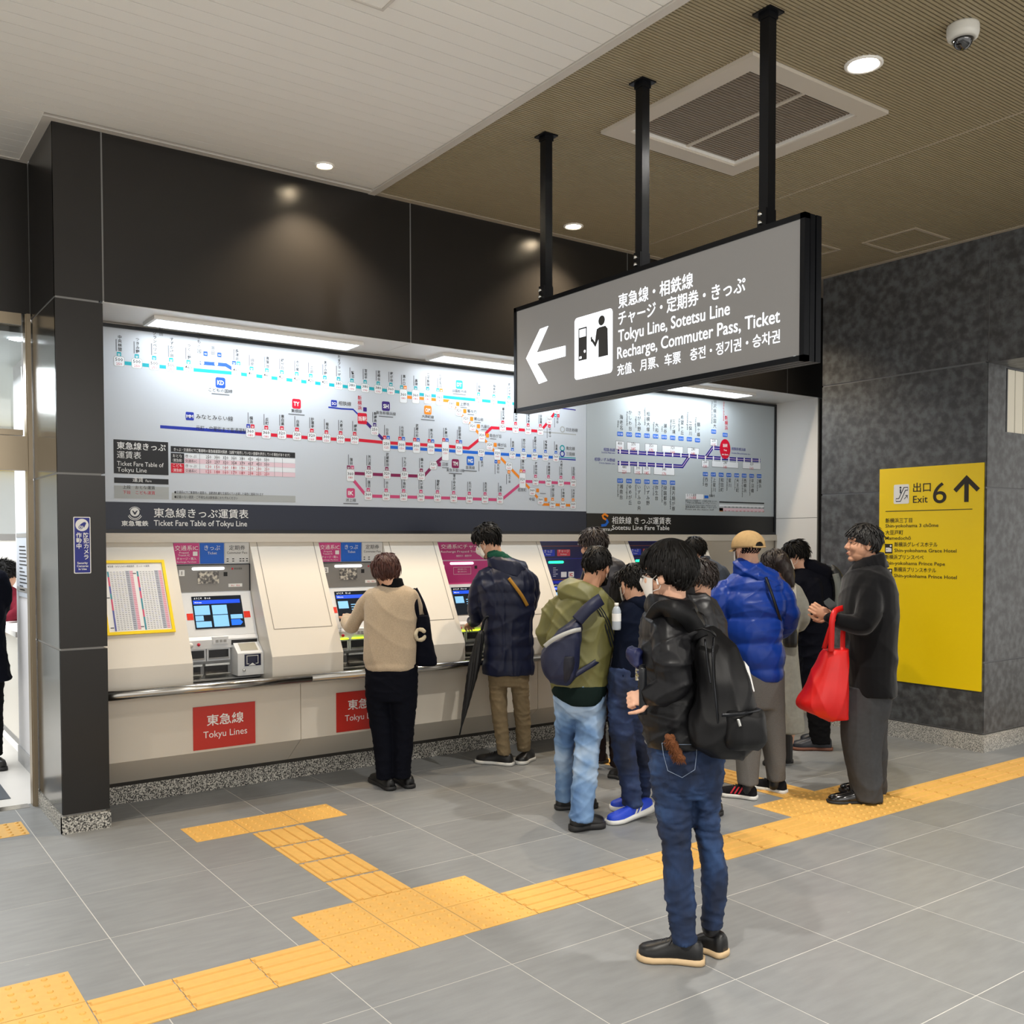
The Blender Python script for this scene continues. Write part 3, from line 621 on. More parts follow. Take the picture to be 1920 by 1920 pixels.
text(INK['ink'], 'みなとみらい線', sh.P(x+.04, z-.012), X3, Z3, .036, 'L', lift=.0012, res=1); text(INK['ink'], '元町・中華街まで直通運転', sh.P(x+.04, z-.085), X3, Z3, .034, 'L', lift=.0012, res=1, width=.34)
x, z = w1(1713, 677); sh.rr(INK['dblue'], x, z, .046, .046, .006, .0012); text(INK['wink'], 'SO', sh.P(x, z-.011), X3, Z3, .028, 'C', lift=.0016, off=.02); text(INK['ink'], '相鉄線', sh.P(x+.035, z-.008), X3, Z3, .034, 'L', lift=.0012, res=1)
for (a, b), s, c in zip((w2(1693, 838), w2(1692, 982), w2(1692, 1025)), ('日比谷線', '南北線', '三田線'), ('lg', 'teal', 'dblue')):
    sh.ring(INK[c], a, b, .017, .027, .001); text(INK['ink'], s, sh.P(a+.04, b-.01), X3, Z3, .033, 'L', lift=.0012, res=1)
# title blocks and fare table
def rectpx(c, f, x0, y0, x1, y1, l=.0008):
    a, b = f(x0, y0), f(x1, y1); sh.rect(INK[c], a[0], b[0], b[1], a[1], l)
rectpx('blk', w1, 125, 935, 522, 1195); rectpx('blk', w1, 130, 1210, 522, 1262); rectpx('grey2' if 'grey2' in INK else 'lg', w1, 130, 1268, 525, 1368)
a = w1(150, 1015)[0]
text(INK['wink'], '東急線きっぷ', sh.P(a, 2.235), X3, Z3, .05, 'L', lift=.0016, off=.012, width=.30); text(INK['wink'], '運賃表', sh.P(a, 2.178), X3, Z3, .05, 'L', lift=.0016, off=.0, res=3)
text(INK['wink'], 'Ticket Fare Table of', sh.P(a, 2.128), X3, Z3, .04, 'L', lift=.0016, width=.285); text(INK['wink'], 'Tokyu Line', sh.P(a, 2.09), X3, Z3, .04, 'L', lift=.0016)
text(INK['wink'], '運賃', sh.P(1.63, 2.03), X3, Z3, .034, 'L', lift=.0016, off=.0); text(INK['wink'], 'Fare', sh.P(1.71, 2.03), X3, Z3, .022, 'L', lift=.0016)
for s, c, z in (('上段　おとな運賃', 'ink', 1.985), ('下段　こども運賃', 'rink', 1.952)): text(INK[c], s, sh.P(1.57, z), X3, Z3, .025, 'L', lift=.0016, res=1)
x0, z0t = w1(537, 957)[0], 2.268; x1 = w1(1433, 1010)[0]
sh.rect(INK['blk'], x0, x1, z0t-.038, z0t, .0008); text(INK['wink'], 'きっぷ・交通系ICでご乗車時の東急線運賃対照表（当駅で発売していない金額を表示している場合があります）', sh.P(x0+.02, z0t-.03), X3, Z3, .024, 'L', lift=.0016, res=1, width=(x1-x0)*.93)
zt = z0t-.044; rh = .032; cw = (x1-x0-.28)/10
sh.rect(INK['blk'], x0, x0+.085, zt-2*rh, zt, .0008); sh.rect(INK['redb'], x0, x0+.085, zt-4*rh, zt-2*rh-.003, .0008)
for s, z in (('おとな', zt-.027), ('（東急線）', zt-.056), ('こども', zt-.09), ('（東急線）', zt-.12)): text(INK['wink'], s, sh.P(x0+.042, z), X3, Z3, .024, 'C', lift=.0016, res=1, width=.06)
tab = (('きっぷ', 'ink', '250 300 320 360 380 420 460 500'), ('交通系IC', 'ink', '250 297 320 358 379 417 451 500'), ('きっぷ', 'rink', '130 150 160 180 190 210 230 250'), ('交通系IC', 'rink', '125 148 160 179 189 208 225 250'))
for r, (h, c, vals) in enumerate(tab):
    zz = zt-r*rh; sh.rect(INK['pk' if r % 2 else 'box'], x0+.088, x1, zz-rh+.0015, zz, .0008)
    text(INK['ink'], h, sh.P(x0+.13, zz-.024), X3, Z3, .022, 'C', lift=.0014, res=1, width=.075)
    for i, v in enumerate(vals.split()): text(INK[c], v, sh.P(x0+.185+.04+cw*(i+.35), zz-.025), X3, Z3, .028, 'C', lift=.0014, res=1, width=cw*.62)
for i in range(11): sh.rect(INK['grey'], x0+.185+cw*i, x0+.187+cw*i, zt-4*rh, zt, .0012)
rectpx('lg', w1, 545, 1320, 1436, 1390)
for i, s in enumerate(('●交通系ICでご乗車時の運賃は、自動改札機を交通系ICで入出場した場合に適用されます', '●記載のない運賃・ご不明な点は駅係員におたずねください')): text(INK['ink'], s, sh.P(x0+.02, 1.962-i*.03), X3, Z3, .022, 'L', lift=.0014, res=1, width=(.60, .42)[i])
# title band
cxl, czl = w1(279, 1465)
sh.disc(INK['wink'], cxl, czl+.005, .028, .003, 24); sh.ring(INK['wink'], cxl, czl, .034, .038, .003, 200, 340); sh.ring(INK['wink'], cxl, czl, .043, .047, .003, 205, 335); sh.ring(INK['wink'], cxl, czl, .036, .039, .003, 30, 150)
INK['nv'] = MB(); sh.poly(INK['nv'], [(cxl-.018, czl+.015), (cxl-.003, czl-.012), (cxl+.003, czl-.012), (cxl+.018, czl+.015), (cxl+.008, czl+.012), (cxl, czl+.002), (cxl-.008, czl+.012)], .0036)
text(INK['wink'], '東急電鉄', sh.P(cxl, 1.752), X3, Z3, .036, 'C', lift=.003, off=.02, width=.165)
text(INK['wink'], '東急線きっぷ運賃表', sh.P(w1(415, 1500)[0], 1.81), X3, Z3, .066, 'L', lift=.003, off=.006, width=.625, res=3)
text(INK['wink'], 'Ticket Fare Table of Tokyu Line', sh.P(w1(415, 1500)[0], 1.752), X3, Z3, .052, 'L', lift=.003, off=.008, width=.615, res=3)
mm = dict(teal=m_teal, blue=m_blue, dblue=m_dblue, red=m_red, mg=m_mg, vio=m_vio, plum=m_plum, pink=m_pink, grey=M('grey_ink', '#6a6e74', .6), box=M('box_white', '#eef2f6', .5), ink=m_ink, wink=m_wink, rink=m_inkred, blk=M('black_block', '#1a1c20', .5), lg=m_lgrey, pk=m_pk, redb=m_red, vs=m_vs, nv=m_navy)
mm['or'] = m_or
nm = dict(ink='lettering', wink='lettering', rink='lettering', box='fare_box', blk='title_block', grey='fine_print', pk='table_row', lg='grey_area', redb='red_block', nv='emblem')
def flush(parent, ink):
    for k, b in ink.items():
        if b.v: Lc(b.build(nm.get(k, 'route_line'), mm[k], parent, kind='stuff'))
flush(fb, INK)
# second board
INK = {k: MB() for k in 'ink wink rink vs box mg red pk blk or redb grey lg'.split()}; vs = 'vs'
def dbl(pts): sh.line(INK['vs'], pts, .034, .0006); sh.line(INK['pk'], pts, .005, .0010)
up_ = [(480, 885), (634, 893), (787, 900), (940, 908), (1088, 917), (1234, 928), (1380, 938), (1523, 948), (1665, 958)]
dbl([w5(440, 885), w5(1665, 960), w6(220, 773), w6(1165, 828)]); dbl([w5(440, 1078), w5(1550, 1138), w5(1665, 965)]); dbl([w6(345, 780), w6(445, 640), w6(600, 648)])
def nametag(p, num, name, rom, up=True, boxz=None, red=False):
    x, z = p; s = 1 if up else -1
    sh.rect(INK['box'], x-.008, x+.008, z-.017, z+.04*s if up else z+.017, .0013) if up else sh.rect(INK['box'], x-.008, x+.008, z-.05, z+.017, .0013)
    bz = z+s*.155
    sh.rr(INK['mg'], x, bz, .068, .038, .006, .0012, 2); text(INK['wink'], num, sh.P(x, bz-.011), X3, Z3, .03, 'C', lift=.0016, res=1, width=.055)
    n = len(name)
    top = bz+.028+.047*n if up else bz-.03
    sh.vtext(INK['rink' if red else 'ink'], name, x+.014, top, .043, .0012, res=1, pitch=1.09)
    b = INK['rink' if red else 'ink']; rr_ = (0, 0, -1)
    text(b, rom, sh.P(x-.032, top if not up else bz+.028+.017*len(rom)), rr_, X3, .028, 'L', lift=.0012, res=1)
for (x, y), a, n, r in zip(up_, range(18, 9, -1), ('海老名', 'かしわ台', 'さがみ野', '相模大塚', '大和', '瀬谷', '三ツ境', '希望ヶ丘', '二俣川'), ('Ebina', 'Kashiwadai', 'Sagamino', 'Sagami-otsuka', 'Yamato', 'Seya', 'Mitsukyo', 'Kibogaoka', 'Futamata-gawa')):
    nametag(w5(x, y), 'SO%d' % a, n, r)
nametag(w6(220, 773), 'SO09', '鶴ヶ峰', 'Tsurugamine'); nametag(w6(462, 640), 'SO51', '羽沢横浜国大', 'Hazawa yokohama'); 
x, z = w6(635, 655); sh.disc(INK['redb'], x, z, .075, .0014, 32, .095); 
for i, s in enumerate(('当駅', 'You', 'are here')): text(INK['wink'], s, sh.P(x, z+.02-i*.04), X3, Z3, .034 if i == 0 else .026, 'C', lift=.002, res=1, off=.02)
sh.rr(INK['mg'], x, z+.135, .068, .038, .006, .0012, 2); text(INK['wink'], 'SO52', sh.P(x, z+.124), X3, Z3, .03, 'C', lift=.0016, res=1, width=.055)
sh.vtext(INK['rink'], '新横浜', x+.015, z+.32, .045, .0012, res=1, off=.01); text(INK['rink'], 'Shin-yokohama', sh.P(x-.03, z+.45), (0, 0, -1), X3, .03, 'L', lift=.0012, res=1)
text(INK['vs'], '相鉄新横浜線', sh.P(x+.09, z-.005), X3, Z3, .034, 'L', lift=.0012, res=1); text(INK['vs'], 'Sotetsu Shin-yokohama Line', sh.P(x+.09, z-.04), X3, Z3, .024, 'L', lift=.0012, res=1)
for (x, y), a, n, r in zip(((480, 1080), (634, 1088), (787, 1096), (940, 1104), (1088, 1112), (1234, 1120), (1380, 1128)), range(37, 30, -1), ('湘南台', 'ゆめが丘', 'いずみ中央', 'いずみ野', '弥生台', '緑園都市', '南万騎が原'), ('Shonandai', 'Yumegaoka', 'Izumi-chuo', 'Izumino', 'Yayoidai', 'Ryokuentoshi', 'Minami-makigahara')):
    nametag(w5(x, y), 'SO%d' % a, n, r, False)
for (x, y), a, n, r in zip(((340, 785), (460, 792), (577, 798), (692, 804), (810, 810), (922, 816), (1034, 821), (1147, 826)), range(8, 0, -1), ('西谷', '上星川', '和田町', '星川', '天王町', '西横浜', '平沼橋', '横浜'), ('Nishiya', 'Kami-hoshikawa', 'Wadamachi', 'Hoshikawa', 'Tennocho', 'Nishi-yokohama', 'Hiranumabashi', 'Yokohama')):
    nametag(w6(x, y), 'SO0%d' % a, n, r, False)
def fbx(f, x0, y0, x1, y1, s):
    a, b = f(x0, y0), f(x1, y1); sh.rect(INK['grey'], a[0]-.003, b[0]+.003, b[1]-.003, a[1]+.003, .0008); b_ = MB(); sh.rect(b_, a[0], b[0], b[1], a[1], .0011); Lc(b_.build('fare_box', m_box, fs))
    c = (a[0]+b[0])/2; m = (a[1]+b[1])/2; text(INK['ink'], s, sh.P(c, m+.004), X3, Z3, .04, 'C', lift=.0016, res=1, width=.05); text(INK['rink'], str(int(s)//2), sh.P(c, m-.038), X3, Z3, .04, 'C', lift=.0016, res=1, width=.05)
for x0_, y0_, x1_, y1_, s in ((410, 705, 545, 850, '400'), (603, 725, 815, 860, '370'), (912, 750, 1115, 885, '350'), (1205, 780, 1555, 915, '320'), (445, 1120, 660, 1245, '440'), (722, 1135, 855, 1265, '390'), (872, 1140, 1000, 1268, '370'), (1060, 1150, 1410, 1290, '340')): fbx(w5, x0_, y0_, x1_, y1_, s)
for x0_, y0_, x1_, y1_, s in ((72, 635, 242, 735, '280'), (415, 505, 515, 605, '230'), (288, 825, 388, 925, '260'), (440, 832, 830, 942, '280'), (900, 850, 1165, 960, '320')): fbx(w6, x0_, y0_, x1_, y1_, s)
text(INK['vs'], '相鉄本線', sh.P(w5(395, 870)[0], w5(395, 885)[1]), X3, Z3, .034, 'R', lift=.0012, res=1); text(INK['vs'], 'Sotetsu Main Line', sh.P(w5(395, 870)[0], w5(395, 925)[1]), X3, Z3, .022, 'R', lift=.0012, res=1)
text(INK['vs'], '相鉄いずみ野線', sh.P(w5(395, 870)[0], w5(395, 1060)[1]), X3, Z3, .034, 'R', lift=.0012, res=1); text(INK['vs'], 'Sotetsu Izumino Line', sh.P(w5(395, 870)[0], w5(395, 1105)[1]), X3, Z3, .022, 'R', lift=.0012, res=1)
rectpx('box', w6, 45, 1325, 310, 1412); rectpx('mg', w6, 325, 1352, 385, 1395); rectpx('blk', w6, 548, 1440, 1222, 1480); rectpx('box', w6, 548, 1484, 1215, 1535); rectpx('pk', w6, 548, 1536, 1215, 1598); rectpx('or', w6, 548, 1538, 606, 1590)
for i in range(5):
    z = w6(45, 1440+i*32)[1]; text(INK['ink'], ('運賃は大人の片道運賃です。小児運賃は半額となります。', 'ご不明な点は駅係員におたずねください。', 'Adult fares are shown in black, child fares in red.', '連絡運賃表は別に掲出しております。', 'Please ask the station staff.')[i], sh.P(w6(45, 0)[0], z), X3, Z3, .02, 'L', lift=.0012, res=1, width=(w6(525, 1400)[0]-w6(45, 1400)[0])*(1, .98, .95, 1, .9)[i])
text(INK['ink'], 'おとな運賃', sh.P(w6(60, 1360)[0], w6(60, 1360)[1]), X3, Z3, .026, 'L', lift=.0014, res=1); text(INK['rink'], 'こども運賃', sh.P(w6(60, 1400)[0], w6(60, 1400)[1]), X3, Z3, .026, 'L', lift=.0014, res=1)
text(INK['ink'], '駅番号', sh.P(w6(398, 1370)[0], w6(398, 1372)[1]), X3, Z3, .026, 'L', lift=.0014, res=1)
for i in range(11):
    xx = w6(640+i*57, 1500)[0]; text(INK['ink'], str(150+i*30), sh.P(xx, w6(0, 1518)[1]), X3, Z3, .02, 'C', lift=.0014, res=1); text(INK['rink'], str(80+i*15), sh.P(xx, w6(0, 1578)[1]), X3, Z3, .02, 'C', lift=.0014, res=1)
# emblem and caption
x, z = at(1080+207/4, 700+1107/4, 1, YB)[[0, 2]]
sh.line(INK['or'], [(x+.05, z+.04), (x+.01, z+.06), (x-.015, z+.045), (x-.005, z+.025), (x+.03, z+.01)], .018, .003); sh.line(INK['mg'], [(x+.03, z+.014), (x+.045, z-.01), (x+.02, z-.035), (x-.03, z-.04)], .022, .0033)
text(INK['wink'], 'SOTETSU', sh.P(x, z-.085), X3, Z3, .026, 'C', lift=.003, off=.03, width=.19)
xx = at(1080+270/4, 700, 1, YB)[0]
text(INK['wink'], '相鉄線 きっぷ運賃表', sh.P(xx, 1.802), X3, Z3, .07, 'L', lift=.003, off=.004, width=.72, res=3); text(INK['wink'], 'Sotetsu Line Fare Table', sh.P(xx, 1.745), X3, Z3, .058, 'L', lift=.003, off=.008, width=.70, res=2)
flush(fs, INK)

# ------------------------------------------------------------------ counter, housings, ticket machines
ct = empty('ticket_counter', (4.6, 6.1, 0), 'long cream counter front with steel rail under the ticket machines', 'counter')
for i, (a, b) in enumerate(((1.352, 2.62), (2.624, 4.62), (4.624, 6.62), (6.624, 7.845))):
    Lc(MB().prism([(6.10, .74), (6.10, .318), (6.33, .14), (6.40, .14), (6.40, .74)], a, b).build('fascia_panel', m_cream, ct))
    Lc(MB().prism([(5.935, .735), (6.42, .735), (6.42, .748), (5.935, .748)], a, b).build('worktop', M('steel_top', '#a9a7a2', .25, metal=1), ct))
    r = .029; prof = [(5.93+r*math.cos(t), .7515+r*math.sin(t)) for t in np.linspace(0, 2*math.pi, 18, endpoint=False)]
    Lc(MB().prism(prof, a, b).build('rail', m_rail, ct, smooth=True))
Lc(MB().prism([(6.355, .10), (6.34, .142), (6.40, .142), (6.40, .10)], 1.352, 7.845).build('foot_strip', M('dark_strip', '#3f3c38', .5), ct))  # dark strip between the sloped fascia and the skirting
MB().box(1.352, 7.846, 6.348, 6.41, 0, .112).build('baseboard_front', m_gran, kind='structure', label='speckled granite skirting along the ticket counter', cat='skirting')
MB().box(1.352, 7.846, 6.37, 6.409, 1.645, 1.704).build('trim_5', m_cream, kind='structure', label='cream band between machines and fare boards', cat='trim')
XM = [1.874, 2.890, 3.873, 4.863, 5.844]; MW = .512
HS = [(1.352, 1.874), (2.386, 2.890), (3.402, 3.873), (4.385, 4.863), (5.375, 5.844), (6.356, 6.814)]
labs = ['sloping cream housing beside the pillar carrying the yellow framed chart', 'sloping cream housing between the two grey machines', 'sloping cream housing between the second grey machine and the magenta one', 'sloping cream housing between the pink machine and the first blue one',
        'sloping cream housing between the two blue machines', 'sloping cream housing before the bare cream end of the alcove']
m_hous = M('housing_cream', '#e6e0d5', .33)
sl = np.array([0, -.392, -.735]); sl /= np.linalg.norm(sl); sn = np.array([0, -.735, .392]); sn /= np.linalg.norm(sn)
for i, ((a, b), lb) in enumerate(zip(HS, labs)):
    h = empty('machine_housing', ((a+b)/2, 6.4, .75), lb, 'housing')
    Lc(MB().prism([(6.405, 1.645), (6.39, 1.645), (6.0, .90), (6.0, .749), (6.405, .749)], a, b).build('body', m_hous, h))
    if i: 
        o = np.array([0, 6.39, 1.645])-np.array([0, .39, .745])*.0
        def Q(x, t): return np.array([x, 6.39-.39*t, 1.645-.745*t])+sn*.0006
        a_, b_ = a+.05, b-.04; 
        bb = MB()
        for (p, q) in (((a_, .0), (a_, .77)), ((a_, .77), (b_, .77)), ((b_, .77), (b_, .0))):
            A, B = Q(*p), Q(*q); d = (B-A)/np.linalg.norm(B-A); s = np.cross(sn, d)*.0022; bb.slab([A-s, B-s, B+s, A+s], sn, .0006)
        Lc(bb.build('door_seam', m_crejoint, h))
# rack of printed tables on the first housing
ch = empty('fare_chart', (1.6, 6.2, 1.25), 'yellow framed chart of small printed fares on the first sloping housing', 'chart')
o = np.array([1.392, 6.39-.39*.155, 1.645-.745*.155])+sn*.001; shc = Sheet(o, X3, -sl)
HL = .50; Wc = .405
k = MB()
for r in ((0, Wc, -HL, -HL+.018), (0, Wc, -.018, 0), (0, .018, -HL+.018, -.018), (Wc-.018, Wc, -HL+.018, -.018)): k.slab([shc.P(r[0], r[2]), shc.P(r[1], r[2]), shc.P(r[1], r[3]), shc.P(r[0], r[3])], sn, .010)
Lc(k.build('frame', m_yellow, ch)); k = MB(); k.slab([shc.P(.01, -HL+.01), shc.P(Wc-.01, -HL+.01), shc.P(Wc-.01, -.01), shc.P(.01, -.01)], sn, .003); Lc(k.build('sheet', M('paper', '#eef0f2', .4), ch))
k = MB(); kp = MB(); kt = MB(); kr = MB(); kb = MB(); kl = MB()
text(k, '東急線・みなとみらい線運賃表　きっぷ・IC運賃', shc.P(.06, -.046), X3, -sl, .016, 'L', lift=.004, res=1, width=.25)
for cx_ in (.05, .225):
    shc.rect(kl, cx_+.11, cx_+.135, -HL+.03, -.07, .0034); shc.rect(kp, cx_+.135, cx_+.155, -HL+.03, -.07, .0034)
    zz = -.075; r2 = random.Random(3+int(cx_*100)); cur = kt; left = 4
    while zz > -HL+.035:
        left -= 1
        if left <= 0: cur = r2.choice([kt, kr, kb, kr]); left = r2.randint(2, 6)
        if r2.random() < .1: shc.rect(k, cx_-.022, cx_-.002, zz-.006, zz, .004)
        shc.rect(cur, cx_+.002, cx_+.012, zz-.0125, zz, .004)
        for j in range(5): shc.rect(kb if r2.random() < .2 else k, cx_+.02+j*.018, cx_+.031+j*.018, zz-.0055, zz-.003, .0042)
        for j in range(2): shc.rect(kr if j else k, cx_+.112+j*.024, cx_+.13+j*.024, zz-.006, zz-.003, .0042)
        shc.rect(kl, cx_+.014, cx_+.155, zz-.0088, zz-.0082, .0041); zz -= .0125
for b_, m_ in ((k, M('soft_ink', '#3a3f52', .6)), (kp, M('soft_pink', '#efc6d6', .6)), (kt, M('soft_teal', '#3f93a8', .6)), (kr, M('soft_red', '#d4587c', .6)), (kb, M('soft_blue', '#5b63ad', .6)), (kl, M('soft_grey', '#c3c8d6', .6))): Lc(b_.build('print', m_, ch, kind='stuff'))

m_mg = M('machine_grey_face', '#8d8b88', .35); m_mw = M('machine_white_plastic', '#e4e7ea', .35); m_slot = M('machine_slot_black', '#0c0c0f', .25); m_mgrey = M('machine_mid_grey', '#a5a6a6', .4)
def machine(x0, no, style):
    lab = {'grey': 'grey ticket machine marked 1 next to the yellow framed chart, fully in view' if no == 1 else 'grey ticket machine marked 2 used by the woman in beige', 'pink': 'magenta charge machine number 3 with touch screen', 'blue': ''}[style]
    if no == 4: lab = 'navy ticket machine with blue header, the one nearer the magenta machine'
    if no == 5: lab = 'navy ticket machine with blue header, the farther one, mostly hidden by heads'
    t = empty('ticket_machine', (x0+MW/2, 6.3, .75), lab, 'ticket machine', 'ticket machines in the alcove')
    x1 = x0+MW; face = {'grey': m_mg, 'pink': M('machine_magenta', '#c3347e', .35), 'blue': M('machine_navy', '#141a55', .3)}[style]
    white = m_mw if style != 'blue' else M('machine_blue_body', '#2a35a8', .3)
    # side cheeks / back body
    Lc(MB().prism([(6.405, .75), (6.405, 1.645), (6.395, 1.645), (6.385, 1.31), (6.29, 1.03), (6.29, .75)], x0+.001, x1-.001).build('body', white, t))
    fy = 6.384
    Lc(MB().box(x0+.004, x1-.006, 6.378, 6.396, 1.318, 1.494).build('upper_face', face, t)); 
    if style == 'grey': Lc(MB().box(x0+.004, x1-.004, 6.374, 6.39, 1.494, 1.500).box(x1-.008, x1-.002, 6.374, 6.39, 1.318, 1.5).build('edge_line', m_black, t))
    S2 = Sheet((x0, 6.394, 0), X3, Z3); S3 = Sheet((x0, 6.378, 0), X3, Z3)
    ink, wk = MB(), MB()
    if style == 'grey':
        Lc(MB().box(x0+.004, x0+.170, 6.386, 6.397, 1.503, 1.640).build('header_plate', M('header_magenta', '#cf3f86', .45), t, label='magenta header plate'))
        Lc(MB().box(x0+.176, x0+.335, 6.386, 6.397, 1.503, 1.640).build('header_plate', M('header_blue', '#0862cf', .45), t, label='blue header plate'))
        Lc(MB().box(x0+.341, x0+.508, 6.386, 6.397, 1.503, 1.640).build('header_plate', M('header_white', '#dcdcda', .45), t, label='white header plate'))
        S4 = Sheet((x0, 6.386, 0), X3, Z3)
        for s, a, b, sz, w_, tgt in (('交通系IC', .087, 1.594, .036, .15, wk), ('Prepaid', .07, 1.572, .016, .06, wk), ('Transit IC', .07, 1.555, .016, .075, wk), ('チャージ・購入', .087, 1.530, .02, .125, wk), ('Recharge, Purchase', .087, 1.512, .014, .125, wk),
                               ('きっぷ', .256, 1.594, .038, .105, wk), ('Ticket', .256, 1.565, .024, .062, wk), ('定期券', .425, 1.594, .036, .11, ink), ('Commuter Pass', .425, 1.567, .022, .14, ink)): S4.text(tgt, s, a, b, sz, 'C', l=.0006, res=2, width=w_)
        for a in (.352, .39, .44, .46, .485):
            for b in (1.515, 1.53): S4.rect(ink, a, a+.014, b, b+.006, .0006)
        S4.rect(wk, .128, .158, 1.556, 1.584, .0006)
        S3.rr(wk, .052, 1.445, .036, .04, .003, .0005); ink2 = MB(); text(ink, str(no), S3.P(.052, 1.433), X3, Z3, .034, 'C', lift=.001, off=.01, res=2)
        Lc(MB().box(x0+.155, x0+.295, 6.375, 6.38, 1.372, 1.452).build('monitor', M('monitor_pic', '#8b8680', .3, emit=('#6f6a62', .25), ramp=(45, 5, [(.38, '#16141a'), (.5, '#6b6660'), (.6, '#cfc9ba')])), t))
        S3.rect(ink, .328, .354, 1.418, 1.446, .0008); S3.text(ink, '東急電鉄', .40, 1.462, .014, 'L', l=.0008, res=1); rk = MB(); S3.disc(rk, .388, 1.467, .007, .0008, 12)
        S3.rect(wk, .36, .455, 1.345, 1.367, .0006); S3.text(rk, '停止　取消', .407, 1.35, .012, 'C', l=.0012, res=1); Lc(rk.build('red_print', m_inkred, t))
        if True: Lc(MB().slab([S3.P(a, b) for a, b in rrect(.225, 1.471, .215, .018, .009)], (0, -1, 0), .006).build('lamp_bar', M('lamp_bar_white', '#fff', .4, emit=('#ffffff', 1.6)), t))
    elif style == 'pink':
        Lc(MB().box(x0+.004, x0+.508, 6.386, 6.397, 1.503, 1.640).build('header_plate', face, t)); S4 = Sheet((x0, 6.386, 0), X3, Z3)
        S4.text(wk, '交通系ICチャージ', .03, 1.592, .038, 'L', l=.0006, res=2, width=.40); S4.text(wk, 'Recharge Prepaid Transit IC', .03, 1.56, .022, 'L', l=.0006, res=2, width=.42); S4.text(wk, '履歴表示・履歴印字', .17, 1.527, .016, 'L', l=.0006, res=1)
        S3.rr(wk, .042, 1.445, .03, .04, .003, .0005); text(ink, '3', S3.P(.042, 1.433), X3, Z3, .034, 'C', lift=.001, off=.01)
        S3.line(wk, [(.14, 1.39), (.30, 1.39), (.30, 1.445), (.14, 1.445), (.14, 1.39)], .002, .0006); S3.text(wk, '紙幣はお取扱いしません', .22, 1.425, .012, 'C', l=.0006, res=1, width=.083); S3.text(wk, '硬貨もご利用できません', .22, 1.405, .012, 'C', l=.0006, res=1, width=.083); S3.rect(ink, .335, .36, 1.43, 1.455, .0006)
        Lc(MB().slab([S3.P(a, b) for a, b in rrect(.215, 1.475, .215, .018, .009)], (0, -1, 0), .006).build('lamp_bar', MATS['lamp_bar_white'], t))
        Lc(MB().box(x0+.004, x1-.006, 6.372, 6.388, 1.300, 1.322).build('pink_edge', M('machine_pink_edge', '#ec5aa0', .35), t))
    else:
        Lc(MB().box(x0+.004, x0+.508, 6.386, 6.397, 1.503, 1.640).build('header_plate', face, t)); S4 = Sheet((x0, 6.386, 0), X3, Z3)
        k = MB(); S4.rr(k, .085, 1.548, .14, .055, .006, .0006); Lc(k.build('header_tab', M('tab_blue', '#2440c8', .4), t)); k = MB(); S4.rr(k, .25, 1.548, .14, .055, .006, .0006); Lc(k.build('header_tab', M('tab_red', '#e04858', .4), t))
        for s, s2, a in (('きっぷ', 'Tickets', .085), ('チャージ', 'Recharge', .25)): S4.text(wk, s, a, 1.551, .03, 'C', l=.0012, res=2); S4.text(wk, s2, a, 1.53, .018, 'C', l=.0012, res=1)
        S4.text(wk, '相鉄線', .40, 1.615, .014, 'L', l=.0006, res=1); k = MB(); S4.rect(k, .01, .50, 1.603, 1.606, .0006); S3.rect(k, .10, .5, 1.322, 1.326, .0006); Lc(k.build('copper_line', M('copper', '#b4643c', .4), t))
        Lc(MB().slab([S3.P(a, b) for a, b in rrect(.16, 1.47, .16, .02, .01)], (0, -1, 0), .006).build('lamp_bar', M('lamp_bar_green', '#40ffa0', .4, emit=('#18e890', 2.2)), t))
        S3.rr(wk, .245, 1.365, .06, .045, .003, .0006); S3.rr(wk, .325, 1.365, .06, .045, .003, .0006); k = MB(); S3.text(k, 'IC', .325, 1.35, .036, 'C', l=.0012, off=.04); Lc(k.build('red_print', m_inkred, t))
        for j in range(5): S3.rect(wk, .13, .16+.02*(j % 2), 1.42-j*.017, 1.424-j*.017, .0006)
        Lc(MB().prism([(6.38, 1.47), (6.34, 1.42), (6.20, .95), (6.24, .95), (6.39, 1.47)], x0+.004, x0+.045).build('glow_cheek', M('glow_blue', '#1440ff', .3, emit=('#1838ff', 1.3)), t))
    # slanted screen section: from (6.378,1.315) to (6.25,1.035)
    A = np.array([x0, 6.372, 1.313]); B = np.array([x0, 6.255, 1.035]); ud = (A-B)/np.linalg.norm(A-B); SS = Sheet(B, X3, ud); HH = np.linalg.norm(A-B); nn = np.cross(X3, ud)
    k = MB(); k.slab([SS.P(.004, 0), SS.P(MW-.004, 0), SS.P(MW-.004, HH), SS.P(.004, HH)], nn*-1, .02); Lc(k.build('screen_bezel', white, t))
    sa, sb, sc_, sd = .105, .435, .05, .275
    k = MB(); k.slab([SS.P(sa, sc_), SS.P(sb, sc_), SS.P(sb, sd), SS.P(sa, sd)], nn, .004); scr = Lc(k.build('touch_screen', M('screen_dark', '#15181d', .12, emit=('#20262e', .5)), t))
    e1, e2, e3 = MB(), MB(), MB()
    SS.rect(e1, sa+.006, sb-.012, sd-.055, sd-.028, .0048)
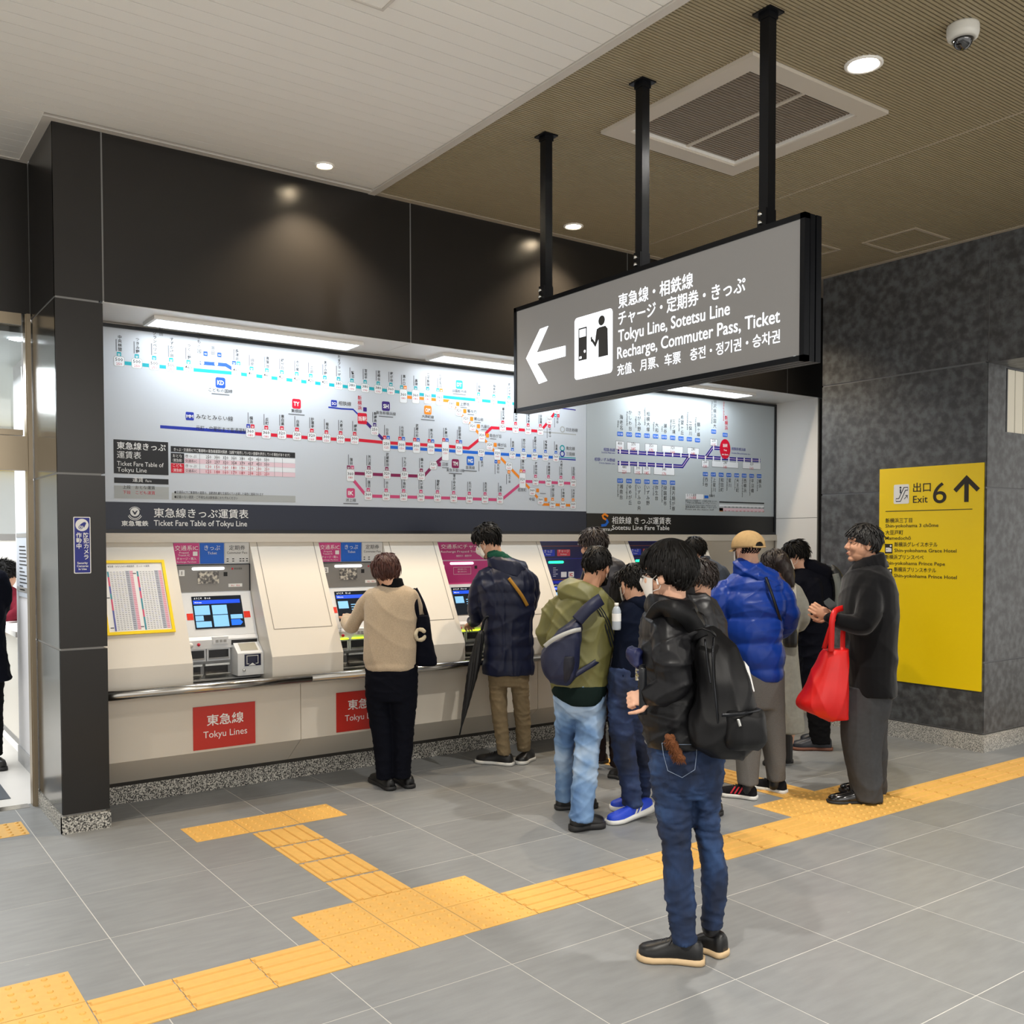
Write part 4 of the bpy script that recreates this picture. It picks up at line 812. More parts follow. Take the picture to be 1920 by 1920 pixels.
    if style == 'grey' and no == 1:
        for r in ((.012, .112, .13, .195), (.128, .228, .13, .195), (.012, .065, .09, .125), (.128, .228, .045, .125), (.012, .112, .045, .085), (.245, .325, .095, .125)): SS.rect(e2, sa+r[0]-.004, sa+r[1]-.004, sc_+r[2]-.035, sc_+r[3]-.035, .0048)
        SS.poly(e3, [(sa+.24, sc_+.015), (sa+.30, sc_+.015), (sa+.318, sc_+.034), (sa+.30, sc_+.055), (sa+.24, sc_+.055)], .0050)
    else:
        SS.rect(e2, sa+.012, sa+.09, sc_+.095, sc_+.15, .0048); SS.rect(e3, sa+.22, sa+.31, sc_+.06, sc_+.075, .0048)
        for j in range(6): SS.rect(e2, sa+.11, sa+.15+.02*(j % 3), sc_+.03+j*.018, sc_+.036+j*.018, .005)
    for b_, n_, c_, s_ in ((e1, 'screen_blue', '#1248d0', .6), (e2, 'screen_pale', '#7db8e6', .5), (e3, 'screen_button', '#1f6af0', .6)): b_.build('screen_field', M(n_, c_, .4, emit=(c_, s_)), scr)
    k = MB(); SS.text(k, 'ようこそ　' + ('きっぷ' if no != 3 else 'チャージ'), sa+.014, sd-.02, .014, 'L', l=.005, res=1); SS.text(k, 'Welcome', sa+.014, sd-.047, .012, 'L', l=.0055, res=1); k.build('screen_text', M('screen_white', '#fff', .4, emit=('#ffffff', .9)), scr)
    if style == 'grey':
        k = MB(); SS.rect(k, .06, sa-.003, .115, .16, .0012); SS.rect(k, sb+.003, MW-.03, .115, .16, .0012); Lc(k.build('red_stripe', M('stripe_red', '#e8331f', .45), t))
        for j in range(9): SS.rect(ink, .012, .045, .245-j*.022, .251-j*.022, .0008)
    # keypad shelf
    k = MB().prism([(6.30, 1.04), (6.262, 1.04), (6.235, 1.012), (6.235, .955), (6.30, .955)], x0+.004, x1-.004); Lc(k.build('shelf', white if style == 'blue' else m_mw, t))
    k = MB().box(x0+.20, x0+.30, 6.215, 6.262, .985, 1.03); kk = Lc(k.build('keypad', m_mw, t)); k = MB()
    for j in range(3): k.box(x0+.215+j*.026, x0+.233+j*.026, 6.212, 6.216, .995, 1.012)
    Lc(k.build('keypad_button', m_mgrey, t)); Lc(MB().box(x0+.325, x1-.012, 6.231, 6.237, .972, 1.003).build('card_slot', m_slot, t))
    Lc(MB().tube([(x0+.055, 6.236, .985), (x0+.055, 6.222, .985)], .018, 16).build('coin_dial', m_white, t, True)); Lc(MB().tube([(x0+.11, 6.236, .985), (x0+.11, 6.228, .985)], .010, 14).build('call_button', m_inkred, t, True))
    # lower bay
    k = MB().box(x0+.004, x1-.004, 6.27, 6.30, .752, .955).box(x0+.004, x1-.004, 6.2, 6.30, .752, .762); Lc(k.build('lower_bay', m_mgrey, t))
    for (a, b, c, d) in ((.03, .15, .885, .945), (.18, .31, .885, .945)):
        Lc(MB().box(x0+a-.012, x0+b+.012, 6.25, 6.27, c-.012, d+.008).build('slot_frame', m_mw if style != 'blue' else m_mgrey, t)); Lc(MB().box(x0+a, x0+b, 6.247, 6.26, c, d).build('note_slot', m_slot, t)); Lc(MB().box(x0+a, x0+b, 6.238, 6.25, c, c+.010).build('slot_lip', m_mgrey, t))
    for (a, b) in ((.02, .13), (.15, .31)):
        Lc(MB().box(x0+a, x0+b, 6.225, 6.27, .845, .858).build('tray_flap', m_chrome, t)); Lc(MB().box(x0+a+.005, x0+b-.005, 6.248, 6.262, .778, .838).build('tray_opening', m_slot, t)); Lc(MB().prism([(6.235, .77), (6.215, .79), (6.215, .796), (6.25, .776)], x0+a, x0+b).build('tray_lip', m_chrome, t))
    if style != 'blue':
        a, b = x0+.335, x1-.002
        k = MB().prism([(6.27, .985), (6.235, .985), (6.145, .92), (6.145, .775), (6.27, .775)], a, b); rd = Lc(k.build('card_reader', M('reader_white', '#eceeef', .3), t))
        par = lambda o: o
        par(MB().box(a+.045, b-.02, 6.142, 6.147, .835, .912).build('reader_window', m_slot if no != 1 else M('reader_navy', '#0d1038', .2), rd))
        R2 = Sheet((a, 6.1415, 0), X3, Z3); k = MB(); R2.line(k, [(.075, .85), (.06, .85), (.06, .902), (.135, .902), (.135, .85), (.118, .85)], .0035, .0005); R2.poly(k, [(.07, .838), (.12, .838), (.098, .855)], .0006); par(k.build('reader_mark', m_wink, rd))
        par(MB().tube([(a+.04, 6.145, .81), (a+.04, 6.138, .81)], .009, 12).build('reader_lock', m_chrome, rd, True))
        k = MB(); nr = np.array([0, -.065, .09]); nr = nr/np.linalg.norm(nr); k.slab([(a+.03, 6.225, .9785), (b-.03, 6.225, .9785), (b-.03, 6.165, .935), (a+.03, 6.165, .935)], nr, .0015); par(k.build('card_tray', M('clear_tray', '#b8b4a4', .15), rd))
    if no != 1:
        k = MB(); 
        for a, b in ((.02, .15), (.18, .31)): k.box(x0+a, x0+b, 6.225, 6.24, .957, .966)
        Lc(k.build('lit_slot_lamp', M('slot_lamp', '#d8ff30', .4, emit=('#d8ff28', 1.6)), t))
    Lc(ink.build('lettering', m_ink, t, kind='stuff')); Lc(wk.build('lettering', m_wink, t, kind='stuff'))
    return t
for i, (x, st_) in enumerate(zip(XM, ('grey', 'grey', 'pink', 'blue', 'blue'))): machine(x, i+1, st_)
# red line plates on the fascia
for x, lb in ((1.900, 'red line name plate on the counter front, fully in view'), (2.881, 'red line name plate half hidden behind the dark trousers of the woman')):
    p = empty('line_plate', (x+.2, 6.1, .47), lb, 'sign'); Lc(MB().box(x, x+.403, 6.093, 6.0995, .333, .607).build('plate', M('plate_red', '#c42c20', .4), p))
    s_ = Sheet((x, 6.0928, 0), X3, Z3); k = MB(); s_.text(k, '東急線', .205, .487, .075, 'C', l=.0006, res=3, off=.012, width=.24); s_.text(k, 'Tokyu Lines', .205, .405, .06, 'C', l=.0006, res=4, width=.285); Lc(k.build('lettering', m_wink, p))

# ------------------------------------------------------------------ office door on the left and what shows through it
m_bz = M('bronze_steel_frame', '#9a8d78', .32, metal=.7)
MB().box(-3, 1.25, 6.70, 12.5, -.1, 0).build('floor_office', M('office_floor', '#dcd9d4', .35, noise=(3, .04)), kind='structure', label='pale shiny floor beyond the door', cat='floor')
d = empty('door_1', (1.0, 6.66, 0), 'bronze steel door frame with transom pane beside the pillar', 'door', kind='structure')
Lc(MB().box(1.070, 1.093, 6.60, 6.68, 0, 3.05).box(1.064, 1.070, 6.62, 6.70, 0, 3.05).build('jamb', m_bz, d)); Lc(MB().box(-3, 1.045, 6.62, 6.70, 2.98, 3.05).build('head', m_bz, d))
Lc(MB().box(-3, 1.066, 6.615, 6.70, 2.09, 2.30).box(-3, 1.045, 6.625, 6.70, 2.305, 2.34).build('transom', m_bz, d)); Lc(MB().box(-3, 1.045, 6.655, 6.665, 2.34, 2.98).build('pane', m_glass, d))
Lc(MB().box(-3, 1.045, 6.60, 6.70, -.02, .003).build('threshold', m_rail, d))
MB().box(1.21, 1.25, 6.70, 8.07, 0, 2.95).box(1.25, 1.9, 8.04, 8.07, 0, 2.95).build('wall_office_right', M('office_wall', '#d6d6da', .6, bump=(90, .001, .5)), kind='structure', label='white textured office wall with a posted notice', cat='wall')
MB().box(1.200, 1.21, 6.70, 8.07, 0, .12).build('baseboard_office', M('office_skirting', '#a5a6a8', .4), kind='structure', label='grey skirting on the office wall', cat='skirting')
MB().box(-3, 3.5, 12.4, 12.5, 0, 2.95).build('wall_office_back', M('office_back', '#dfe4e6', .6), kind='structure', label='far pale office wall', cat='wall')
MB().box(-3, 3.5, 6.72, 12.5, 2.95, 3.02).build('ceiling_office', M('office_ceiling', '#cfd4d4', .6), kind='structure', label='pale office ceiling', cat='ceiling')
o = empty('ceiling_light', (.99, 8.3, 2.945), 'oval white office ceiling light behind the transom glass', 'light'); MB().loft([rg(.10, 0), rg(.10, -.008), rg(.02, -.008)]).build('lens', m_tube, o); o.location = at(10, 633, 2, 2.945)
nt = empty('wall_notice', (1.21, 7.6, 1.5), 'paper notice with blue bands on the white office wall', 'notice')
Lc(MB().box(1.203, 1.21, 7.30, 7.99, 1.25, 1.72).build('sheet', M('notice_grey', '#b9c0ca', .5), nt)); Lc(MB().box(1.201, 1.204, 7.30, 7.99, 1.68, 1.71).box(1.201, 1.204, 7.30, 7.99, 1.285, 1.32).build('blue_band', m_mg, nt))
s_ = Sheet((1.202, 7.95, 0), (0, -1, 0), Z3); k = MB(); r2 = random.Random(5)
for j in range(13): s_.rect(k, .08, .2+.2*r2.random(), 1.61-j*.026, 1.618-j*.026, .001)
Lc(k.build('print', m_ink, nt, kind='stuff'))
cn = empty('office_counter', (1.6, 9, 0), 'white office counter with pale glossy front', 'counter'); Lc(MB().box(1.26, 2.2, 8.1, 12, .10, .93).build('front', M('counter_front', '#d9d3c8', .25), cn)); Lc(MB().box(1.20, 2.25, 8.08, 12, .93, .97).build('top', m_white, cn)); Lc(MB().box(1.30, 2.2, 8.1, 12, 0, .1).build('toe_kick', m_mgrey, cn))
bx = empty('paper_tray', (1.5, 8.6, .97), 'white paper tray on the office counter', 'tray'); Lc(MB().box(1.34, 1.75, 8.35, 8.75, .97, 1.03).box(1.36, 1.73, 8.37, 8.73, 1.03, 1.06).build('tray', M('tray_white', '#e7ebf2', .4), bx))
pb = empty('notice_board', (1.8, 10.2, 1.6), 'white board with blue edge behind the office staff', 'board'); Lc(MB().box(1.30, 2.2, 10.20, 10.23, 1.15, 1.72).build('board', m_white, pb)); Lc(MB().box(1.30, 2.2, 10.19, 10.2, 1.66, 1.72).box(1.30, 1.36, 10.19, 10.2, 1.15, 1.66).build('blue_band', m_mg, pb))
yb = empty('yellow_sign_band', (.8, 12.3, 2.3), 'yellow sign band high on the far office wall', 'sign'); Lc(MB().box(-2, 1.95, 12.3, 12.38, 2.45, 2.90).build('band', m_yellow, yb))
mt = empty('office_floor_inlay', (.8, 7.2, 0), 'dark slate floor inlay with a yellow tile just inside the door', 'floor inlay')
Lc(MB().box(.1, .98, 6.90, 7.02, 0, .004).box(.78, .98, 7.02, 7.35, 0, .004).build('slate', M('slate_blue', '#4a5058', .5), mt)); Lc(MB().box(.3, .78, 7.02, 7.35, 0, .004).build('yellow_tile', m_tact, mt))
# ------------------------------------------------------------------ people: helpers
def fcoord(u, v): p = at(u, v, 2, 0); return p
def depth(p): return float(np.dot(CM[2], np.array(p)-np.array([0, 0, H])))
def finish(mb, name, m, parent, vox=.009, it=2, wr=None, extra=None, label=None, fn=None):
    o = mb.build(name, m); o.parent = parent
    md = o.modifiers.new('r', 'REMESH'); md.mode = 'VOXEL'; md.voxel_size = vox
    if it: ms = o.modifiers.new('s', 'SMOOTH'); ms.factor = .5; ms.iterations = it
    dg = bpy.context.evaluated_depsgraph_get(); me = bpy.data.meshes.new_from_object(o.evaluated_get(dg))
    o.modifiers.clear(); old = o.data; o.data = me; bpy.data.meshes.remove(old); me.name = name
    n = len(me.vertices); co = np.empty(n*3); me.vertices.foreach_get('co', co); co = co.reshape(-1, 3)
    if wr or fn:
        nr = np.empty(n*3); me.vertices.foreach_get('normal', nr); nr = nr.reshape(-1, 3); d = np.zeros(n)
        if wr:
            amp, fr, seed = wr[:3]; st = np.array(wr[3] if len(wr) > 3 else (1, 1, 1)); rs = np.random.RandomState(seed)
            for k in range(6):
                a = rs.normal(size=3); a /= np.linalg.norm(a); b = rs.normal(size=3)
                f = fr*(.6+.9*rs.rand()); s = np.sin((co*st) @ a*f+1.8*np.sin((co*st) @ b*f*.45+rs.rand()*6)+rs.rand()*6)
                d += (1-np.abs(s))**2.2*amp*(.5+.5*np.sin(co @ rs.normal(size=3)*fr*.25+rs.rand()*6))
            d -= d.mean()
        if fn: d = d+fn(co)
        co = co+nr*d[:, None]; me.vertices.foreach_set('co', co.ravel())
    me.polygons.foreach_set('use_smooth', [True]*len(me.polygons)); me.update()
    if not me.materials: me.materials.append(m)
    return tag(o, label)
def rowring(D, ul, ur, v, db=None, dd=0, n=26, sup=2.3, tilt=0):
    c = K(D, (ul+ur)/2, v, dd); a = (ur-ul)/2*(D+dd)/F; b = db if db else a*1.0; out = []
    for q in np.linspace(0, 2*math.pi, n, endpoint=False):
        cx, sx = math.cos(q), math.sin(q); p = 2/sup
        out.append(c+RX*a*math.copysign(abs(cx)**p, cx)+FY*b*math.copysign(abs(sx)**p, sx)+UZ*tilt*cx)
    return out
def interp(rows, step=6.0):                    # Catmull-Rom through rows of numbers
    rows = [np.array(r, float) for r in rows]; out = []
    for i in range(len(rows)-1):
        p0, p1, p2, p3 = rows[max(i-1, 0)], rows[i], rows[i+1], rows[min(i+2, len(rows)-1)]
        k = max(1, int(abs(p2[2]-p1[2])/step+abs(p2[0]-p1[0])/step/2)); 
        for t in np.arange(k)/k: out.append(.5*((2*p1)+(-p0+p2)*t+(2*p0-5*p1+4*p2-p3)*t*t+(-p0+3*p1-3*p2+p3)*t**3))
    return out+[rows[-1]]
def rows_loft(mb, D, rows, puff=None, sup=2.3, ddbot=0, v0=None, v1=None, tilt=0):
    """rows: (ul, ur, v, half depth m, dd) traced at depth D; puff=(spacing m, amount)"""
    R = interp([tuple(r)+(0,)*(5-len(r)) if len(r) > 3 else tuple(r)+((r[1]-r[0])/2*D/F, 0) for r in rows]); rings = []
    for r in R:
        k = 1.0; dd = r[4]
        if puff:
            z = K(D, r[0], r[2])[2]; s = abs(math.sin(math.pi*z/puff[0]+puff[2] if len(puff) > 2 else math.pi*z/puff[0])); k = 1-puff[1]*(1-s**.55)
        if ddbot: dd += ddbot*(r[2]-rows[0][2])/(rows[-1][2]-rows[0][2])
        m, h = (r[0]+r[1])/2, (r[1]-r[0])/2*k
        rings.append(rowring(D, m-h, m+h, r[2], r[3]*k, dd, sup=sup, tilt=tilt))
    c0 = np.mean(rings[0], axis=0); c1 = np.mean(rings[-1], axis=0)
    rings = [[c0+(p-c0)*.5 for p in rings[0]]]+rings+[[c1+(p-c1)*.5 for p in rings[-1]]]
    mb.loft(rings); return mb
def sleeve(mb, D, pts, puff=None, n=14):
    """pts: (u, v, radius px, dd)"""
    P_ = [K(D, p[0], p[1], p[3]) for p in pts]; R_ = [p[2]*(D+p[3])/F for p in pts]; PP, RR = [], []
    L_ = 0
    for i in range(len(P_)-1):
        p0, p1, p2, p3 = P_[max(i-1, 0)], P_[i], P_[i+1], P_[min(i+2, len(P_)-1)]; l = np.linalg.norm(p2-p1); k = max(2, int(l/.012))
        for t in np.arange(k)/k:
            PP.append(.5*((2*p1)+(-p0+p2)*t+(2*p0-5*p1+4*p2-p3)*t*t+(-p0+3*p1-3*p2+p3)*t**3)); r = R_[i]*(1-t)+R_[i+1]*t
            if puff: r *= 1-puff[1]*(1-abs(math.sin(math.pi*(L_+l*t)/puff[0]))**.55)
            RR.append(r)
        L_ += l
    PP.append(P_[-1]); RR.append(R_[-1]); mb.tube(PP, RR, n); return mb
def strap(mb, D, pts, w=.028, t=.004):
    """flat webbing through (u, v, dd)"""
    pts = [K(D, p[0], p[1], p[2]) for p in pts]; PP = []
    for i in range(len(pts)-1):
        p0, p1, p2, p3 = pts[max(i-1, 0)], pts[i], pts[i+1], pts[min(i+2, len(pts)-1)]
        for s in np.arange(6)/6: PP.append(.5*((2*p1)+(-p0+p2)*s+(2*p0-5*p1+4*p2-p3)*s*s+(-p0+3*p1-3*p2+p3)*s**3))
    PP.append(pts[-1]); rings = []
    for i, p in enumerate(PP):
        tt = PP[min(i+1, len(PP)-1)]-PP[max(i-1, 0)]; tt /= np.linalg.norm(tt); nv = FY-np.dot(FY, tt)*tt; nv /= np.linalg.norm(nv); a = np.cross(tt, nv)
        rings.append([p+a*w/2-nv*t/2, p+a*w/2+nv*t/2, p-a*w/2+nv*t/2, p-a*w/2-nv*t/2])
    mb.loft(rings); return mb
class Head:
    def __init__(s, D, u, v, phi, pitch=0, roll=0, sc=1.0, dd=0):
        s.c = K(D, u, v, dd); ph = math.radians(phi); f = -RX*math.cos(ph)+FY*math.sin(ph); l = np.cross(UZ, f)
        p = math.radians(pitch); f2 = f*math.cos(p)-UZ*math.sin(p); up = np.cross(f2, l)
        r = math.radians(roll); l2 = l*math.cos(r)+up*math.sin(r); u2 = -l*math.sin(r)+up*math.cos(r)
        s.M = np.column_stack([l2, f2, u2])*sc; s.f = f2; s.l = l2; s.up = u2; s.sc = sc
    def P(s, x, y, z): return s.c+s.M @ np.array([x, y, z])
    def ell(s, mb, c, r, n=16, m=10, fn=None): mb.ell(s.P(*c), r, s.M, n, m, fn)
    def tube(s, mb, pts, rad, n=8): mb.tube([s.P(*p) for p in pts], [x*s.sc for x in (rad if hasattr(rad, '__len__') else [rad]*len(pts))], n)
def head_mesh(mb, h, neck=None, jaw=1.0):
    h.ell(mb, (0, -.014, .034), (.0745, .092, .084), 22, 14)
    h.ell(mb, (0, .020, -.020), (.064*jaw, .068, .074), 20, 12)
    h.ell(mb, (0, .030, -.062), (.050*jaw, .050, .044), 18, 10); h.ell(mb, (0, .066, -.092), (.024, .020, .017))
    for s in (-1, 1):
        h.ell(mb, (s*.032, .062, -.022), (.028, .026, .026)); h.ell(mb, (s*.028, .071, .030), (.026, .012, .009)); h.ell(mb, (s*.078, -.008, -.006), (.009, .019, .032), 12, 8)
        h.ell(mb, (s*.011, .091, -.026), (.008, .009, .006), 10, 6)
    h.tube(mb, [(0, .078, .020), (0, .093, -.004), (0, .103, -.021)], [.008, .009, .0105]); h.ell(mb, (0, .084, -.052), (.022, .009, .006)); h.ell(mb, (0, .083, -.064), (.019, .009, .006))
    if neck is not None:
        n0 = h.P(0, -.022, -.045); mb.tube([n0, (n0+neck)/2+h.f*-.004, neck], [.053*h.sc, .053*h.sc, .064*h.sc], 14)
def hair_mesh(h, parent, m, line=(.066, .050, -.012, -.03, -.085), t=.016, seed=1, locks=110, ll=.045, groove=.010, crown=(0, -.03), vol=(1, 1, 1), name='hair', messy=.35, fringe=None, low=0):
    mb = MB(); rs = random.Random(seed); nu, nv = 84, 52; c0 = np.array([0, -.012, .030]); R0 = np.array([.0765+t, .094+t, .088+t*1.15])*np.array(vol)
    azs = [0, 40, 78, 110, 180]
    def zl(az):
        a = abs((az+180) % 360-180); return float(np.interp(a, azs, line))
    def surf(az, el, off=0):
        a = math.radians(az); e = math.radians(el); d = np.array([-math.sin(a)*math.cos(e), math.cos(a)*math.cos(e), math.sin(e)])
        R = R0*(1+low*max(0, -math.sin(e))*(1 if abs((az+180) % 360-180) > 70 else 0))
        return c0+d*(R+off)
    rings = []
    for j in range(nv+1):
        el = -88+176*j/nv; ring = []
        for i in range(nu):
            az = 360*i/nu; p = surf(az, el); z = zl(az+5*math.sin(az*.31)); k = (p[2]-z)/.013
            k = max(0, min(1, k+.25*math.sin(az*1.9)+.2*math.sin(az*.83+1))); k = k*k*(3-2*k)
            gr = groove*(.5*abs(math.sin(math.radians(az)*19+1.6*math.sin(math.radians(el)*5+az*.05)))+.5*abs(math.sin(math.radians(az)*31+2.2*math.sin(math.radians(el)*4))))*max(0, math.cos(math.radians(el)))**.5
            off = -gr*k; q = surf(az, el, off); inn = c0+(q-c0)*.80; ring.append(h.P(*(inn+(q-inn)*k)))
        rings.append(ring)
    mb.loft(rings)
    for _ in range(int(locks*1.8)):
        az = rs.uniform(0, 360); z = zl(az); el = math.degrees(math.asin(rs.uniform(-.75, .97)))
        p = surf(az, el)
        if p[2] < z+.008: continue
        pts = []; a2, e2 = az+rs.uniform(-1, 1)*25*messy, el; L0 = ll*rs.uniform(.6, 1.3); lift = rs.uniform(.002, .014)*messy*2.2
        for k in range(5):
            q = k/4; e = e2-math.degrees(L0*q/.1)*(1 if el < 60 else .7); pp = surf(a2+rs.uniform(-1, 1)+q*(a2-az), max(e, -80), -.004+lift*q)
            if pp[2] < z-.012 and k > 1: pp = pts0+np.array([0, 0, -.0005]); pp[2] = max(pp[2], z-.012)
            pts0 = pp; pts.append(h.P(*pp))
        w = rs.uniform(.0035, .0075)*h.sc; mb.tube(pts, [w, w*1.05, w*.85, w*.55, w*.12], 5, flat=.55, up=pts[0]-h.P(0, -.02, .02), dome=False)
    if fringe:
        for k in range(fringe[0]):
            az = -55+110*k/(fringe[0]-1)+rs.uniform(-4, 4); p0 = surf(az, 38, .002); p1 = surf(az+3, 22, .004); p2 = np.array([p1[0]*1.0, p1[1]+.004, fringe[1]+rs.uniform(-.008, .008)])
            mb.tube([h.P(*p0), h.P(*p1), h.P(*((p1+p2)/2+np.array([0, .004, 0]))), h.P(*p2)], [.013*h.sc, .013*h.sc, .011*h.sc, .004*h.sc], 6, flat=.45, up=h.f, dome=False)
    o = mb.build(name, m, parent, True); return o
def mask_mesh(h, parent, m, loop=True, strapm=None):
    mb = MB(); A = np.linspace(-78, 78, 15); Z = np.linspace(-.108, .002, 8); g = []
    for off in (.002, .0):
        for z in Z:
            for a in A:
                r = math.radians(a); t = 1-abs(a)/78; zz = z*(1-.25*abs(a)/78)-.012*abs(a)/78
                R = np.array([-.070*math.sin(r), .020+.074*math.cos(r)*(1-.25*max(0, (-.07-z)/.04)), zz]); R[1] += .027*math.exp(-(a/22)**2)*math.exp(-((z+.028)/.035)**2)+.004*(abs(math.sin((z+.02)*150)))*t
                g.append(h.P(*(R*np.array([1, 1, 1])+off*np.array([-math.sin(r), math.cos(r), 0])*1.5)))
    na, nz = len(A), len(Z); fs = []
    for L0 in (0, na*nz):
        for j in range(nz-1):
            for i in range(na-1): a = L0+j*na+i; fs.append((a, a+1, a+na+1, a+na) if L0 == 0 else (a, a+na, a+na+1, a+1))
    mb.add(g, fs); o = mb.build('face_mask', m, parent, True)
    if loop:
        k = MB()
        for s in (-1, 1):
            h.tube(k, [(s*.069, .034, -.012), (s*.074, .010, .008), (s*.0795, -.010, .020), (s*.081, -.018, -.008), (s*.074, .004, -.052), (s*.068, .034, -.062)], .0016, 5)
        k.build('ear_loop', strapm or m, o)
    return o
def shoe(parent, heel, toe, up, sole, name='shoe', w=.048, hh=.085, sh_=.026, flare=0, lift=0, zoff=0, label=None, laces=None, stripe=None):
    a, b = fcoord(*heel), fcoord(*toe); d = b-a; L_ = float(np.linalg.norm(d)); d /= L_; s = np.cross(UZ, d)
    def Pt(x, y, z): 
        lz = zoff+(lift*(1-x)**2 if lift else 0); return a+d*L_*x+s*y+UZ*(z+lz)
    xs = [0, .04, .12, .25, .38, .5, .62, .75, .87, .95, 1.0]; ws = [.35, .62, .72, .70, .66, .70, .84, 1, .93, .70, .30]; hs = [.62, .82, .95, 1.0, .98, .86, .72, .60, .50, .42, .30]
    mb = MB(); rings = []
    for x, ww, h_ in zip(xs, ws, hs):
        W_ = w*ww; T = sh_+(hh-sh_)*h_; ring = []
        for q in np.linspace(0, 2*math.pi, 14, endpoint=False):
            cy, sy = math.cos(q), math.sin(q); ring.append(Pt(x*.97+.015, W_*math.copysign(abs(cy)**.7, cy), sh_*.6+(T-sh_*.6)*(max(0, sy)**.8 if sy > 0 else 0)+(-.004 if sy < 0 else 0)))
        rings.append(ring)
    mb.loft(rings); u = mb.build(name, up, parent, True, label=label)
    mb = MB(); rings = []
    for x, ww in zip(xs, ws):
        W_ = w*ww*1.1+.001; th = sh_*(1+flare*(1-x)**2)
        rings.append([Pt(-.015+x*1.03, y_*W_, z_) for y_, z_ in ((-1, .004), (-1.02, th*.5), (-.97, th), (0, th), (.97, th), (1.02, th*.5), (1, .004), (0, .0))])
    mb.loft(rings); mb.build('sole', sole, u, True)
    if laces:
        mb = MB()
        for i in range(4):
            x = .42+.07*i; z = sh_+(hh-sh_)*np.interp(x, xs, hs)
            mb.tube([Pt(x, -.018, z-.006), Pt(x+.01, 0, z+.002), Pt(x, .018, z-.006)], .0028, 6)
        mb.tube([Pt(.40, 0, hh*.95), Pt(.47, .022, hh*1.0), Pt(.52, .03, hh*.75)], .0024, 6); mb.tube([Pt(.40, 0, hh*.95), Pt(.46, -.022, hh*1.02), Pt(.53, -.032, hh*.75)], .0024, 6)
        mb.build('laces', laces, u, True)
    if stripe:
        mb = MB(); 
        for x in stripe[1]:
            for sd in (-1, 1):
                pts = []
                for t in (0, .33, .66, 1):
                    xx = x-.10*t; z = sh_+.004+(hh*.80-sh_)*t*.9; ww = w*np.interp(xx, xs, ws)*(1-.28*t**2); pts.append((xx, sd*(ww+.0015), z))
                for i in range(3):
                    p, q = pts[i], pts[i+1]; mb.add([Pt(p[0], p[1], p[2]), Pt(p[0]+.045, p[1], p[2]), Pt(q[0]+.045, q[1], q[2]), Pt(q[0], q[1], q[2])], [(0, 1, 2, 3)])
        mb.build('shoe_stripe', stripe[0], u)
    return u, depth(a+d*L_*.25+UZ*.1)
def hand(mb, W_, d, n, s=1.0, curl=.8, thumb=1, spread=1.0):
    """W_ wrist, d pointing along the hand, n out of the back of the hand"""
    d = np.array(d, float); d /= np.linalg.norm(d); n = np.array(n, float); n -= np.dot(n, d)*d; n /= np.linalg.norm(n); sd = np.cross(d, n)*thumb
    Mx = np.column_stack([sd, d, n]); mb.ell(W_+d*.045*s, (.040*s, .052*s, .016*s), Mx, 14, 10); mb.tube([W_-d*.04*s, W_+d*.02*s], .026*s, 10)
    for i, (o, l) in enumerate(((.029, .070), (.010, .078), (-.009, .073), (-.027, .058))):
        b = W_+d*.084*s+sd*o*s*spread; pts = [b]; a = curl*.35
        for seg, k in ((.42, 1), (.32, 1), (.26, .8)):
            dr = d*math.cos(a)-n*math.sin(a)+sd*(o*.8); pts.append(pts[-1]+dr*l*seg*s); a += curl*.85*k
        mb.tube(pts, [.0092*s, .0088*s, .008*s, .0068*s], 8)
    b = W_+d*.03*s+sd*.032*s-n*.006*s; pts = [b, b+(sd*.7+d*.6)*.032*s, b+(sd*.75+d*1.35-n*.25)*.032*s*1.1, b+(sd*.55+d*1.9-n*.6)*.035*s*1.15]; mb.tube(pts, [.012*s, .0108*s, .0095*s, .0075*s], 8)
skin = M('skin', '#dfae92', .5, noise=(60, .03), spec=.35); m_skin2 = M('skin_tan', '#d09c7e', .5, spec=.35)
m_hair = M('black_hair', '#0e0c0b', .5, noise=(90, .3), spec=.2, stretch=(1, 1, .25)); m_hairb = M('brown_hair', '#47241c', .5, noise=(90, .3), stretch=(1, 1, .25)); m_haird = M('dark_brown_hair', '#211612', .5, noise=(90, .3), stretch=(1, 1, .25)); m_hairg = M('greying_hair', '#1c1a19', .5, noise=(140, .6), stretch=(1, 1, .3))
m_mask = M('white_mask', '#e2ddd6', .7); m_maskb = M('black_mask', '#17161a', .7)
